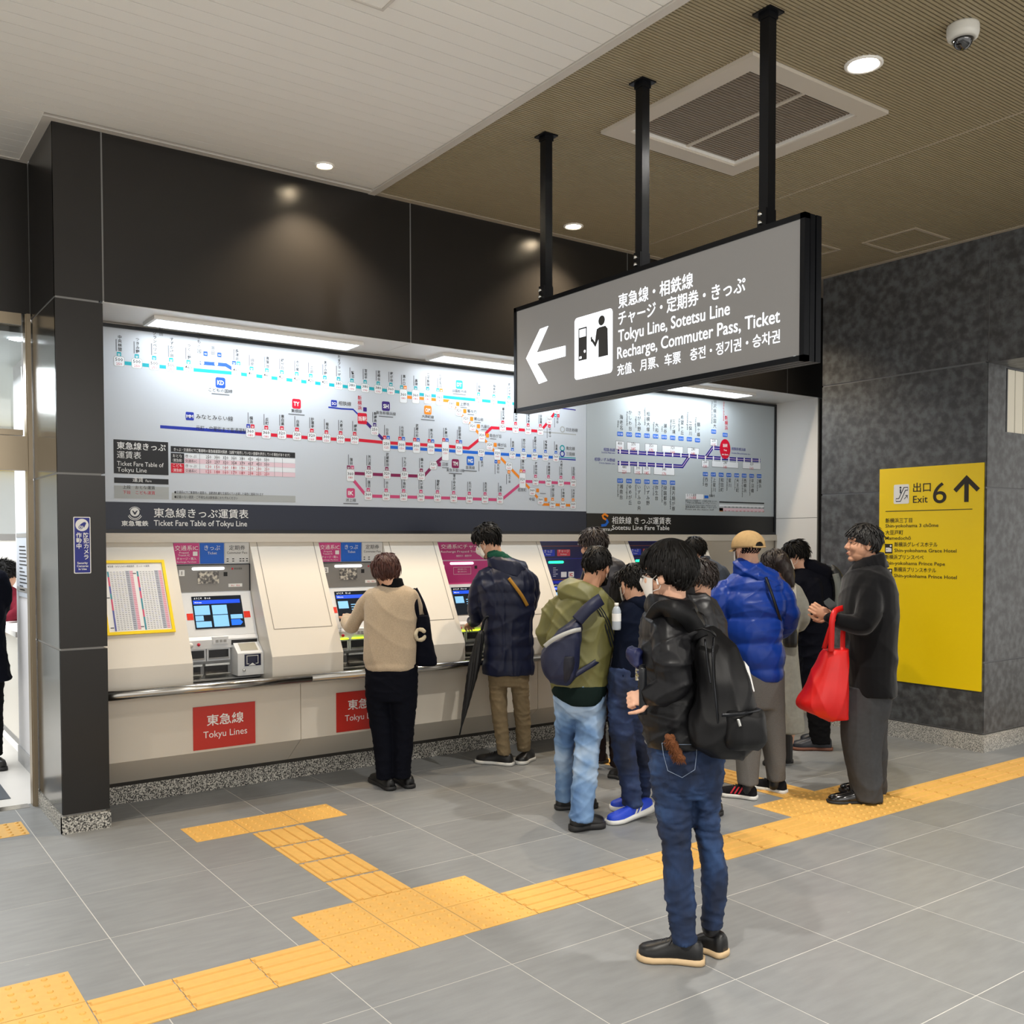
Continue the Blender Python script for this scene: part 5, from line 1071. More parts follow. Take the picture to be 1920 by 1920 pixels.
def body(label, cfg, cat='person'):
    """cfg: D, head Head, torso rows (ul,ur,v,db), arms [[(u,v,r,dd)..]], legs [[rows], [rows]], hands [(W,d,n,thumb,curl,s)], sk skin"""
    D = cfg['D']; mb = MB(); rows_loft(mb, D, cfg['torso'], sup=2.1)
    for a in cfg.get('arms', []): sleeve(mb, D, a, n=10)
    for l, db in cfg.get('legs', []): rows_loft(mb, D, l, ddbot=db)
    o = finish(mb, 'person', cfg.get('sk', skin), None, .022, 1)
    hb = MB(); h = cfg['head']; nk = np.array(cfg['neck']) if 'neck' in cfg else None; head_mesh(hb, h, nk, cfg.get('jaw', 1)); t = finish(hb, 'tmp', cfg.get('sk', skin), None, cfg.get('vox', .006), 2)
    meshes = [t]
    for hd in cfg.get('hands', []):
        kb = MB(); hand(kb, *hd[0], **hd[1]); meshes.append(finish(kb, 'tmp', cfg.get('sk', skin), None, .0042, 1))
    vs, fs = [], []
    for m_ in [o]+meshes:
        b = len(vs); n = len(m_.data.vertices); co = np.empty(n*3); m_.data.vertices.foreach_get('co', co); vs += co.reshape(-1, 3).tolist(); fs += [tuple(b+i for i in p.vertices) for p in m_.data.polygons]
    me = bpy.data.meshes.new('person'); me.from_pydata(vs, [], fs); me.materials.append(cfg.get('sk', skin)); me.polygons.foreach_set('use_smooth', [True]*len(fs)); o.data = me
    for m_ in meshes: bpy.data.objects.remove(m_)
    return tag(o, label, cat, 'people at the ticket machines')
def fd(heel, toe):
    a, b = fcoord(*heel), fcoord(*toe); return depth(a+(b-a)*.25+UZ*.1)
def shrink(rows, k=.72): return [((a+b)/2-(b-a)/2*k, (a+b)/2+(b-a)/2*k, v)+((r[0]*k,)+tuple(r[1:]) if r else ()) for a, b, v, *r in rows]
def shrinks(pts, k=.6): return [(u, v, r*k, d) for u, v, r, d in pts]
def jacket(D, rows, arms, m, parent, puff=None, spuff=None, wr=(.004, 22, 1), extra=None, vox=.009, name='jacket', label=None, it=4):
    mb = MB(); rows_loft(mb, D, rows, puff)
    for a in arms: sleeve(mb, D, a, spuff)
    if extra: extra(mb)
    return finish(mb, name, m, parent, vox, it, wr, label=label)
def trousers(D, rows, legs, m, parent, wr=(.004, 26, 2, (1, 1, 1.8)), vox=.009, name='trousers', cuff=None):
    mb = MB(); rows_loft(mb, D, rows, sup=2.2)
    for l, dbt in legs: rows_loft(mb, D, l, ddbot=dbt, sup=2.1)
    return finish(mb, name, m, parent, vox, 4, wr)
# ------------------------------------------------------------------ people
def cloth(name, col, rough=.85, sheen=0, noise=(40, .08), bump=(260, .0006, .5), **k): return M(name, col, rough, spec=.1, sheen=sheen, noise=noise, bump=bump, **k)
m_knit = cloth('beige_knit', '#b8a68e', .95, .3, (160, .14), (420, .0012, .8)); m_nvtr = cloth('black_navy_trousers', '#0b0d16'); m_blkleather = M('black_leather', '#131314', .38, noise=(30, .15))
m_bksole = M('black_sole', '#1c1c1d', .6); m_whsole = M('white_sole', '#dcdcd8', .5); m_tansole = M('tan_sole', '#cdb189', .6)

# 1. woman in the beige sweater at machine 2
D = 6.46; h = Head(D, 724, 1073, 62, 22, 0, .93)
tr = [(687, 782, 1238, .125), (685, 784, 1265, .135), (686, 783, 1300, .135), (688, 782, 1312, .12)]
lg = [([(686, 738, 1295, .11), (688, 736, 1325, .10), (692, 736, 1350, .088), (700, 738, 1400, .075), (704, 737, 1440, .068), (706, 736, 1459, .068)], .0), ([(730, 783, 1295, .11), (733, 781, 1325, .10), (736, 778, 1350, .088), (738, 774, 1400, .075), (738, 771, 1440, .068), (738, 770, 1457, .068)], .0)]
tz = [(716, 752, 1096, .05), (702, 768, 1103, .075), (688, 779, 1113, .10), (684, 782, 1135, .125), (683, 783, 1165, .135), (682, 784, 1200, .14), (682, 785, 1228, .14), (686, 782, 1246, .135), (688, 781, 1255, .125)]
ar = [[(697, 1116, 13, 0), (680, 1136, 14, .02), (667, 1162, 14, .05), (657, 1176, 12.5, .10), (649, 1166, 11, .20), (650, 1158, 9, .27)], [(772, 1117, 13, 0), (781, 1140, 13, .04), (780, 1165, 13, .09), (760, 1178, 12, .16), (735, 1172, 10, .24), (715, 1168, 9, .30)]]
p = body('woman with short reddish brown hair in a beige sweater and dark trousers facing machine 2', dict(D=D, head=h, neck=K(D, 735, 1106), torso=shrink(tz), arms=[shrinks(a) for a in ar], legs=[(shrink(l), d) for l, d in lg],
     hands=[((K(D, 650, 1160, .27), RX*-.1+FY*.9+UZ*.25, UZ*1.0), dict(thumb=-1, curl=.6, s=.9)), ((K(D, 714, 1168, .30), -RX*.5+FY*.8, UZ*1.), dict(thumb=1, curl=.6, s=.9))]))
jacket(D, tz, ar, m_knit, p, wr=(.006, 13, 4, (1, 1, .8)), name='sweater', extra=lambda mb: rows_loft(mb, D, [(687, 782, 1244, .142), (686, 783, 1249, .145), (688, 781, 1255, .138)]))
k = MB(); rows_loft(k, D, [(718, 754, 1084, .062), (716, 756, 1092, .064), (712, 760, 1102, .07)]); finish(k, 'turtleneck', cloth('black_knit', '#111214'), p, .007)
trousers(D, tr, lg, m_nvtr, p)
hair_mesh(h, p, m_hairb, line=(.045, .02, -.045, -.075, -.105), t=.021, seed=3, locks=210, ll=.06, messy=.5, vol=(1.06, 1.03, 1.0), low=.03, fringe=(9, .03)); mask_mesh(h, p, m_mask)
shoe(p, (735, 1483), (699, 1462), m_blkleather, m_bksole, w=.05, hh=.09); shoe(p, (771, 1479), (742, 1459), m_blkleather, m_bksole, w=.05, hh=.09)
D = 6.45; tb = empty('tote_bag', K(D, 797, 1247), 'navy canvas tote bag hanging from the shoulder of the woman in beige', 'bag'); k = MB()
rows_loft(k, D, [(782, 803, 1154, .05), (781, 806, 1165, .055), (780, 811, 1200, .06), (779, 816, 1230, .06), (780, 820, 1244, .05), (783, 819, 1248, .04)], sup=2.8); L(finish(k, 'bag_body', cloth('navy_canvas', '#090b16', .9), tb, .007, 1, (.006, 14, 8)))
k = MB(); strap(k, D, [(783, 1158, -.03), (780, 1130, -.03), (775, 1104, .08)], .028); L(k.build('strap', MATS['navy_canvas'], tb, True)); k = MB(); strap(k, D, [(801, 1157, .02), (792, 1130, .05), (779, 1104, .14)], .028); L(k.build('strap', MATS['navy_canvas'], tb, True))
k = MB(); q = [K(D, 788+9*math.cos(t), 1190+10*math.sin(t), -.05+.01*math.cos(3*t)) for t in np.linspace(0, 5.6, 14)]; k.tube(q, .014, 10); tag(k.build('scarf', cloth('cream_wool', '#c9bea6', 1), None, True), 'rolled cream scarf tucked through the navy tote bag', 'scarf')

# 2. man in the long navy coat at the magenta machine
D = 7.08; h = Head(D, 914, 1015, 28, 30, 0, .98)
tz = [(918, 975, 1056, .07), (906, 990, 1066, .10), (895, 1000, 1082, .125), (892, 1004, 1105, .145), (898, 1004, 1140, .15), (906, 1000, 1175, .145), (906, 1001, 1210, .15), (904, 1003, 1245, .155), (903, 1004, 1264, .16)]
ar = [[(908, 1080, 15, -.02), (896, 1105, 16, .0), (890, 1135, 15, .02), (893, 1158, 13.5, .06), (888, 1166, 11, .14), (884, 1164, 9, .2)], [(990, 1082, 15, .02), (998, 1110, 15, .05), (990, 1140, 14, .12), (960, 1160, 12, .22), (930, 1168, 10, .30)]]
sh1, d1 = None, None
p = body('man in a long navy padded coat and khaki trousers facing the magenta machine', dict(D=D, head=h, neck=K(D, 935, 1062), torso=shrink(tz), arms=[shrinks(a) for a in ar], legs=[(shrink([(915, 950, 1266), (923, 950, 1330), (934, 957, 1412)]), fd((962, 1436), (893, 1429))-D), (shrink([(957, 991, 1266), (966, 993, 1330), (971, 994, 1408)]), fd((998, 1424), (972, 1434))-D)],
     hands=[((K(D, 886, 1163, .18), -RX*.2+FY*.9-UZ*.3, UZ*.8-RX*.4), dict(thumb=-1, curl=.9)), ((K(D, 928, 1169, .30), -RX*.6+FY*.7-UZ*.2, UZ*1.), dict(thumb=1, curl=.8))]))
m_navyc = M('navy_padded_shell', '#0f1630', .42, sheen=0, noise=(12, .1), spec=.32)
jacket(D, tz, ar, m_navyc, p, puff=(.098, .07), spuff=(.10, .08), wr=(.006, 17, 11), name='coat')
k = MB(); rows_loft(k, D, [(918, 964, 1042, .08), (912, 984, 1050, .11), (914, 990, 1064, .12), (922, 988, 1078, .12), (935, 982, 1088, .10)], tilt=-.02); finish(k, 'hood', m_navyc, p, .008, 2, (.008, 20, 12))
k = MB(); rows_loft(k, D, [(916, 955, 1034, .07), (911, 966, 1042, .085), (912, 968, 1052, .085)], tilt=-.03); finish(k, 'hood_lining', cloth('green_fleece', '#1d4a3c', .9), p, .008, 2, (.006, 26, 13))
s1, e1 = shoe(p, (962, 1436), (893, 1429), m_blkleather, m_whsole, w=.05, hh=.10, laces=m_black); s2, e2 = shoe(p, (998, 1424), (972, 1434), m_blkleather, m_whsole, w=.05, hh=.095)
trousers(D, [(914, 993, 1240, .14), (914, 993, 1268, .13), (918, 990, 1285, .11)], [([(915, 952, 1275, .095), (920, 951, 1330, .085), (928, 955, 1380, .07), (933, 958, 1414, .065)], e1-D), ([(955, 991, 1275, .095), (963, 993, 1330, .085), (968, 995, 1380, .07), (970, 995, 1408, .065)], e2-D)], cloth('khaki_twill', '#84745a', .85), p, wr=(.005, 24, 5, (1, 1, 1.8)))
hair_mesh(h, p, m_hair, line=(.055, .035, -.015, -.03, -.09), t=.02, seed=5, locks=170, ll=.05, messy=.7, fringe=(8, .03)); mask_mesh(h, p, m_mask)
k = MB(); strap(k, D, [(954, 1084, -.135), (967, 1101, -.148), (979, 1118, -.145), (989, 1136, -.125)], .024, .004); k.build('bag_strap', M('mustard_webbing', '#a3761f', .7), p, True)
D = 6.98; um = empty('umbrella', K(D, 862, 1377), 'closed black umbrella with curved handle held by the man in the navy coat', 'umbrella')
A_, B_ = K(D, 903, 1182), K(D, 862, 1377); dv = (B_-A_)/np.linalg.norm(B_-A_); k = MB(); rings = []
sx = np.cross(dv, UZ); sx /= np.linalg.norm(sx); sy = np.cross(dv, sx); LL = np.linalg.norm(B_-A_)
for t in np.linspace(.0, .93, 26):
    r = .046*np.interp(t, [0, .05, .3, .5, .8, .93], [.35, .7, 1.0, .85, .42, .12]); rings.append([A_+dv*LL*t+(sx*math.cos(q)+sy*math.sin(q))*r*(1-.28*abs(math.sin(q*4+t*7))) for q in np.linspace(0, 2*math.pi, 40, endpoint=False)])
k.loft(rings); L(k.build('canopy', M('umbrella_black', '#131416', .45, noise=(60, .2)), um, True)); k = MB(); k.tube([A_+dv*LL*.9, B_], .006, 8); L(k.build('tip', m_blk, um, True))
k = MB(); k.tube([A_+dv*.02, A_-dv*.07, A_-dv*.10+RX*.012, A_-dv*.105+RX*.04, A_-dv*.085+RX*.055], .010, 8); L(k.build('handle', m_blk, um, True))

# 3. man in the olive jacket with the navy sling pack
D = 5.80; h = Head(D, 1119, 1063, 118, 12, 6, .98)
tz = [(1085, 1128, 1102, .07), (1065, 1138, 1110, .10), (1046, 1143, 1122, .125), (1036, 1147, 1142, .14), (1030, 1150, 1170, .15), (1026, 1150, 1205, .15), (1026, 1146, 1245, .15), (1032, 1140, 1275, .145), (1037, 1136, 1293, .14)]
ar = [[(1050, 1128, 15, 0), (1032, 1150, 17, .0), (1023, 1185, 16, .04), (1029, 1208, 14, .12), (1055, 1215, 11, .24)], [(1132, 1128, 17, -.02), (1145, 1160, 18, -.03), (1147, 1200, 18, -.01), (1140, 1222, 16, .08), (1120, 1222, 12, .2), (1100, 1215, 10, .28)]]
m_olive = M('olive_nylon', '#6f6d3e', .5, sheen=0, noise=(14, .08))
p = body('man in an olive hooded jacket and light blue jeans seen from behind', dict(D=D, head=h, sk=m_skin2, neck=K(D, 1103, 1112), torso=shrink(tz), arms=[shrinks(a) for a in ar], legs=[(shrink([(1043, 1077, 1345), (1041, 1076, 1400), (1044, 1070, 1490)]), fd((1042, 1518), (1119, 1512))-D), (shrink([(1080, 1132, 1345), (1078, 1124, 1400), (1070, 1110, 1530)]), fd((1070, 1559), (1131, 1549))-D)],
     hands=[((K(D, 1100, 1214, .28), -RX*.3+FY*.9, UZ*1.), dict(thumb=1, curl=.8))]))
jacket(D, tz, ar, m_olive, p, wr=(.010, 15, 21), name='jacket')
k = MB(); rows_loft(k, D, [(1068, 1108, 1086, .08), (1052, 1122, 1096, .115), (1044, 1130, 1110, .135), (1048, 1132, 1124, .135), (1062, 1126, 1136, .11), (1078, 1112, 1143, .07)], tilt=-.015); finish(k, 'hood', m_olive, p, .008, 2, (.014, 16, 22))
k = MB(); rows_loft(k, D, [(1034, 1139, 1282, .150), (1034, 1138, 1296, .155), (1042, 1133, 1308, .155), (1058, 1124, 1318, .15)]); finish(k, 'shirt_hem', cloth('dark_green_cotton', '#14211f'), p, .008)
k = MB()
for o_ in (-5, 0, 5):
    pts = [K(D, 1118+o_+t[0], t[1], t[2]) for t in ((0, 1134, -.135), (10, 1148, -.13), (20, 1168, -.112), (27, 1190, -.106), (33, 1212, -.09))]; nn_ = [x-FY*.004 for x in pts]; k.tube(nn_, .0032, 6)
k.build('sleeve_stripes', cloth('stripe_navy', '#1b2233'), p, True)
s1, e1 = shoe(p, (1042, 1518), (1119, 1512), m_blkleather, m_bksole, w=.052, hh=.10); s2, e2 = shoe(p, (1070, 1559), (1131, 1549), m_blkleather, m_bksole, w=.052, hh=.105, sh_=.034)
m_ljean = M('light_denim', '#6f8fb6', .85, ramp=(5, 3, [(.35, '#4f6f9a'), (.5, '#7191b8'), (.65, '#9db4cf')]), bump=(500, .0006, .6))
trousers(D, [(1036, 1137, 1268, .135), (1036, 1137, 1300, .14), (1040, 1136, 1328, .13), (1048, 1134, 1345, .11)], [([(1040, 1086, 1330, .10), (1041, 1080, 1365, .09), (1041, 1077, 1400, .08), (1041, 1074, 1455, .072), (1042, 1071, 1502, .07)], e1-D), ([(1080, 1137, 1330, .105), (1079, 1132, 1365, .095), (1078, 1125, 1400, .085), (1073, 1119, 1460, .078), (1067, 1112, 1537, .075)], e2-D)], m_ljean, p, wr=(.008, 20, 6, (1, 1, 2)))
hair_mesh(h, p, m_hair, line=(.06, .045, .012, -.022, -.08), t=.013, seed=8, locks=140, ll=.03, messy=.35); mask_mesh(h, p, m_maskb, strapm=m_mask)
D = 5.62; bp_ = empty('sling_backpack', K(D, 1050, 1283), 'navy backpack with grey stripe slung over the olive jacket', 'backpack')
m_bnav = M('backpack_navy', '#0f1738', .55, noise=(10, .1), sheen=0); k = MB()
rows_loft(k, D, [(1074, 1086, 1160, .05), (1058, 1092, 1172, .085), (1040, 1091, 1188, .10), (1024, 1090, 1208, .115), (1014, 1088, 1232, .12), (1015, 1082, 1255, .115), (1024, 1077, 1272, .10), (1040, 1066, 1282, .07)], sup=2.4); L(finish(k, 'bag_body', m_bnav, bp_, .007, 2, (.007, 14, 31)))
k = MB(); rows_loft(k, D, [(1046, 1082, 1226, .125), (1040, 1080, 1250, .125), (1044, 1075, 1270, .11), (1050, 1066, 1280, .08)]); L(finish(k, 'lower_pocket', M('backpack_black_navy', '#0e1122', .6), bp_, .007, 2, (.006, 16, 32)))
k = MB(); strap(k, D, [(1021, 1212, -.095), (1036, 1200, -.118), (1056, 1190, -.118), (1075, 1183, -.105), (1089, 1180, -.06)], .024, .005); L(k.build('grey_stripe', M('reflective_grey', '#b9bab6', .5), bp_, True, label='pale grey stripe'))
k = MB(); strap(k, D, [(1126, 1124, .02), (1112, 1134, -.03), (1098, 1146, -.05), (1082, 1164, -.06)], .07, .02); L(k.build('strap', m_bnav, bp_, True)); k = MB(); strap(k, D, [(1078, 1266, -.03), (1095, 1255, .0), (1110, 1246, .02), (1124, 1236, .06)], .03, .008); L(k.build('strap', m_bnav, bp_, True))

# 4. boy in the dark navy hoodie with blue running shoes
D = 5.70; h = Head(D, 1187, 1095, 62, 14, 0, .94)
tz = [(1172, 1205, 1126, .06), (1162, 1216, 1134, .09), (1158, 1222, 1150, .11), (1155, 1222, 1180, .12), (1152, 1216, 1215, .12), (1147, 1206, 1245, .12), (1144, 1200, 1266, .12)]
ar = [[(1168, 1142, 13, 0), (1163, 1170, 13, -.02), (1162, 1200, 12, .02), (1166, 1215, 11, .1), (1180, 1212, 9, .22)], [(1214, 1142, 13, .02), (1218, 1170, 13, .06), (1212, 1200, 12, .12)]]
m_dnavy = cloth('dark_navy_cotton', '#0c1324', .85)
p = body('boy in a dark navy hoodie, jeans and bright blue running shoes', dict(D=D, head=h, neck=K(D, 1192, 1134), torso=shrink(tz), arms=[shrinks(a) for a in ar], legs=[(shrink([(1142, 1186, 1310), (1150, 1190, 1400), (1168, 1202, 1490)], .6), fd((1222, 1530), (1139, 1546))-D)], hands=[((K(D, 1180, 1212, .22), -RX*.4+FY*.9, UZ*1.), dict(thumb=-1, curl=.8, s=.9))]))
jacket(D, tz, ar, m_dnavy, p, wr=(.008, 16, 41), name='hoodie')
k = MB(); rows_loft(k, D, [(1180, 1216, 1117, .08), (1173, 1224, 1126, .10), (1178, 1224, 1138, .09), (1190, 1216, 1148, .06)]); finish(k, 'hood', m_dnavy, p, .008, 2, (.008, 20, 42))
m_run = M('blue_mesh_fabric', '#1740c4', .55, noise=(150, .1))
s1, e1 = shoe(p, (1222, 1530), (1139, 1546), m_run, m_whsole, w=.05, hh=.095, sh_=.026, flare=.9, lift=.035, laces=m_run, stripe=(m_whsole, (.36, .44)), label='blue running shoe with white crossing stripes'); s2, e2 = shoe(p, (1196, 1514), (1146, 1520), m_run, m_whsole, w=.048, hh=.09, sh_=.03, laces=m_run)
m_djean = M('dark_denim', '#1a2947', .8, ramp=(7, 3, [(.35, '#131e36'), (.55, '#1f3056'), (.7, '#31466f')]), bump=(500, .0006, .6))
trousers(D, [(1143, 1200, 1250, .12), (1141, 1198, 1290, .125), (1140, 1196, 1320, .115)], [([(1140, 1190, 1310, .10), (1141, 1189, 1350, .095), (1148, 1192, 1400, .085), (1158, 1199, 1450, .08), (1167, 1204, 1500, .075), (1169, 1205, 1511, .075)], e1-D), ([(1170, 1204, 1310, .09), (1180, 1208, 1380, .08), (1196, 1222, 1440, .07), (1196, 1218, 1500, .065)], e2-D)], m_djean, p, wr=(.008, 22, 43, (1, 1, 2)))
hair_mesh(h, p, m_hair, line=(.06, .045, .014, -.022, -.075), t=.014, seed=9, locks=150, ll=.032, messy=.4); mask_mesh(h, p, m_mask)
D = 5.62; bt = empty('water_bottle', K(D, 1156, 1155), 'small clear plastic bottle with white cap held by the boy in navy', 'bottle'); c = K(D, 1156, 1155)
rg2 = lambda r, z: [(c[0]+r*math.cos(t), c[1]+r*math.sin(t), c[2]+z) for t in np.linspace(0, 2*math.pi, 16, endpoint=False)]
L(MB().loft([rg2(.024, -.08), rg2(.026, -.07), rg2(.026, .03), rg2(.018, .05), rg2(.011, .058)]).build('bottle_body', M('bottle_plastic', '#c9d3de', .15, alpha=.75), bt, True)); L(MB().loft([rg2(.0125, .058), rg2(.0125, .076)]).build('cap', m_white, bt, True)); L(MB().loft([rg2(.0268, -.03), rg2(.0268, .015)], caps=False).build('bottle_label', m_wink, bt, True))
tag(bt); 

# 5. man in the foreground: black padded jacket, glasses, mask, black backpack
D = 3.85; h = Head(D, 1252, 1079, 33, 0, 0, .97)
tz = [(1228, 1288, 1126, .075), (1216, 1300, 1138, .10), (1208, 1312, 1152, .155), (1202, 1320, 1175, .175), (1198, 1326, 1210, .155), (1197, 1326, 1250, .155), (1198, 1324, 1300, .155), (1199, 1328, 1340, .155), (1204, 1334, 1375, .15), (1212, 1330, 1398, .14)]
ar = [[(1254, 1166, 28, -.09), (1256, 1205, 37, -.15), (1262, 1245, 36, -.17), (1266, 1277, 33, -.17), (1246, 1296, 28, -.17), (1226, 1303, 22, -.15), (1214, 1307, 15, -.13)], [(1300, 1165, 28, .12), (1285, 1220, 26, .18), (1250, 1270, 24, .22), (1222, 1300, 18, .15)]]
m_puf = M('black_padded_shell', '#111114', .42, sheen=0, noise=(10, .08), spec=.3)
p = body('young man in glasses, black padded jacket and blue skinny jeans with a backpack', dict(D=D, head=h, vox=.0045, neck=K(D, 1258, 1142), torso=shrink(tz), arms=[shrinks(a, .55) for a in ar], legs=[(shrink([(1222, 1298, 1476), (1244, 1297, 1600), (1262, 1304, 1750)], .6), fd((1320, 1808), (1196, 1796))-D), (shrink([(1300, 1352, 1476), (1316, 1360, 1600), (1316, 1352, 1730)], .6), fd((1360, 1796), (1306, 1775))-D)],
     hands=[((K(D, 1224, 1306, -.13), -RX*.95-UZ*.1+FY*.1, UZ*.5-FY*.8), dict(thumb=-1, curl=1.9, s=.9)), ((K(D, 1226, 1300, .12), -RX*.9-UZ*.1, UZ*.8+FY*.3), dict(thumb=1, curl=1.6, s=.9))]))
jacket(D, tz, ar, m_puf, p, puff=(.115, .07), spuff=(.10, .11), wr=(.007, 18, 51), vox=.007, name='jacket')
k = MB(); rows_loft(k, D, [(1216, 1292, 1118, .085), (1212, 1302, 1128, .105), (1210, 1308, 1142, .12), (1214, 1304, 1156, .12)], tilt=-.012); finish(k, 'collar', m_puf, p, .007, 2, (.005, 22, 52))
m_fj = M('blue_denim', '#1d3458', .85, ramp=(9, 4, [(.35, '#101d36'), (.52, '#1a2e50'), (.7, '#2b4670')]), bump=(420, .0007, .7), stretch=(1, 1, .8))
s1, e1 = shoe(p, (1320, 1808), (1196, 1796), m_blkleather, m_tansole, w=.05, hh=.105, sh_=.026, laces=M('grey_laces', '#3c3c40', .7)); s2, e2 = shoe(p, (1360, 1796), (1306, 1775), m_blkleather, m_tansole, w=.05, hh=.10, sh_=.026, laces=MATS['grey_laces'])
def jr(rows, amp, sp): return rows
def folds(co):
    z = co[:, 2]; x = co @ RX
    g = lambda z0, w, a, t: a*np.exp(-((z-z0+.25*(x-x.mean())*t)/w)**2)
    return -(g(.87, .010, .006, .3)+g(.80, .008, .004, -.3)+g(.60, .010, .007, .5)+g(.565, .008, .006, -.5)+g(.52, .010, .007, .4)+g(.48, .008, .005, -.4)+g(.445, .008, .004, .5))
mb = MB(); rows_loft(mb, D, [(1214, 1352, 1372, .125), (1216, 1356, 1400, .135), (1218, 1356, 1435, .14), (1220, 1352, 1465, .13), (1226, 1348, 1490, .10)], sup=2.2)
rows_loft(mb, D, [(1221, 1302, 1455, .11), (1224, 1299, 1490, .10), (1229, 1298, 1530, .09), (1236, 1297, 1570, .082), (1243, 1298, 1605, .074), (1243, 1301, 1645, .072), (1248, 1304, 1690, .066), (1257, 1305, 1740, .056), (1260, 1306, 1766, .054)], ddbot=e1-D, sup=2.1)
rows_loft(mb, D, [(1296, 1354, 1455, .11), (1298, 1350, 1500, .10), (1300, 1350, 1545, .088), (1309, 1356, 1590, .076), (1314, 1363, 1630, .074), (1316, 1363, 1670, .068), (1316, 1357, 1710, .058), (1314, 1354, 1738, .056)], ddbot=e2-D, sup=2.1)
finish(mb, 'jeans', m_fj, p, .0075, 1, (.006, 24, 53, (1, 1, 2.2)), fn=folds)
m_st = M('jean_stitching', '#8d9cb4', .8); k = MB()
def curve(pts, r=.0012): k.tube([K(D, u_, v_, dd_) for u_, v_, dd_ in pts], r, 5, dome=False)
curve([(1241, 1393, -.142), (1244, 1415, -.148), (1252, 1445, -.148), (1279, 1458, -.148), (1303, 1443, -.145), (1306, 1415, -.145), (1306, 1396, -.14)]); curve([(1241, 1393, -.142), (1272, 1396, -.15), (1306, 1396, -.14)])
k.build('pocket_stitching', m_st, p, True)
k = MB(); sleeve(k, D, [(1287, 1772, 17, e1-D), (1286, 1752, 18, e1-D)]); sleeve(k, D, [(1333, 1742, 17, e2-D), (1333, 1725, 18, e2-D)]); k.build('socks', m_black, p, True)
hair_mesh(h, p, m_hair, line=(.048, .040, .018, -.018, -.092), t=.022, seed=12, locks=330, ll=.06, messy=.18, vol=(1.03, 1.07, 1.10), low=-.13, groove=.004, fringe=(15, .034)); mask_mesh(h, p, m_mask)
k = MB()
for sd in (-1, 1):
    h.tube(k, [(sd*.034+.026*math.cos(t), .100-.012*abs(math.cos(t)+sd*-.2), .008+.018*math.sin(t)) for t in np.linspace(0, 2*math.pi, 18)], .0032, 6); h.tube(k, [(sd*.060, .090, .012), (sd*.074, .040, .012), (sd*.079, -.004, .010)], .0028, 6)
h.tube(k, [(-.009, .099, .012), (0, .101, .015), (.009, .099, .012)], .002, 6); k.build('glasses', m_black, p, True)
k = MB(); h.tube(k, [(.079, .012, -.014), (.079, .008, -.032)], .004, 8); k.build('earphone', m_white, p, True)
k = MB(); strap(k, D, [(1206, 1252, -.15), (1205, 1262, -.16), (1206, 1340, -.14)], .030, .006); k.box(*[0]*6) if 0 else None; k.build('chest_strap', m_black, p, True)
D = 3.72; bk = empty('backpack', K(D, 1370, 1416), 'large black backpack worn by the man with glasses', 'backpack')
m_bk = M('backpack_black', '#0e0e10', .5, spec=.28, sheen=0, noise=(14, .1), bump=(300, .0004, .5)); k = MB()
rows_loft(k, D, [(1306, 1332, 1172, .06, .06), (1296, 1352, 1190, .10, .06), (1294, 1372, 1215, .12, .04), (1298, 1390, 1245, .135, .02), (1304, 1402, 1275, .145, 0), (1302, 1412, 1305, .15, 0), (1292, 1420, 1335, .155, 0), (1286, 1424, 1362, .155, 0), (1290, 1420, 1385, .15, 0), (1310, 1408, 1402, .13, 0), (1328, 1385, 1414, .09, 0)], sup=2.8); L(finish(k, 'bag_body', m_bk, bk, .0075, 2, (.012, 11, 61)))
k = MB(); rows_loft(k, D, [(1352, 1424, 1326, .10, -.08), (1352, 1428, 1336, .115, -.09), (1350, 1429, 1360, .12, -.09), (1350, 1427, 1384, .12, -.085), (1356, 1418, 1398, .10, -.07)], sup=3.4); L(finish(k, 'front_pocket', m_bk, bk, .0065, 2, (.005, 16, 62)))
k = MB(); strap(k, D, [(1353, 1341, -.205), (1375, 1340, -.215), (1400, 1337, -.21), (1426, 1333, -.13)], .012, .004); L(k.build('zip', m_blk, bk, True)); k = MB(); strap(k, D, [(1384, 1348, -.217), (1388, 1362, -.217)], .010, .004); L(k.build('zip_pull', m_chrome, bk, True))
k = MB(); strap(k, D, [(1225, 1160, .03), (1238, 1143, -.03), (1262, 1142, -.09), (1286, 1155, -.08), (1303, 1176, -.04), (1312, 1196, -.02)], .065, .014); L(k.build('shoulder_strap', m_bk, bk, True))
k = MB(); k.tube([K(D, 1306, 1180, -.10), K(D, 1318, 1178, -.13), K(D, 1332, 1182, -.13), K(D, 1340, 1190, -.09)], .010, 8, flat=.5); L(k.build('carry_handle', m_bk, bk, True))
for t_, pp in (('side_seam', [(1338, 1196, -.08), (1336, 1230, -.11), (1338, 1270, -.135), (1342, 1310, -.15), (1346, 1350, -.155), (1348, 1395, -.14)]), ('side_seam', [(1322, 1200, -.09), (1326, 1240, -.12), (1332, 1280, -.14)])):
    k = MB(); k.tube([K(D, a, b, c_) for a, b, c_ in pp], .004, 6); L(k.build(t_, m_blk, bk, True))
pc = K(3.74, 1405, 1262); k = MB(); k.slab([K(3.78, 1396, 1240), K(3.78, 1404, 1250), K(3.78, 1415, 1296), K(3.78, 1408, 1300)], FY, .02); tag(k.build('paper_sheaf', m_wink, None), 'white folded papers sticking out behind the black backpack', 'paper')
D = 3.66; k = MB(); pts = [K(D, u_, v_) for u_, v_ in ((1255, 1382), (1262, 1394), (1268, 1408), (1275, 1422))]
for ph in (0, 2.1, 4.2): k.tube([p_+RX*.010*math.cos(ph+i*1.6)+FY*.010*math.sin(ph+i*1.6) for i, p_ in enumerate([pts[0]*(1-t)+pts[3]*t for t in np.linspace(0, 1, 14)])], .0125, 8)
rk = random.Random(4)
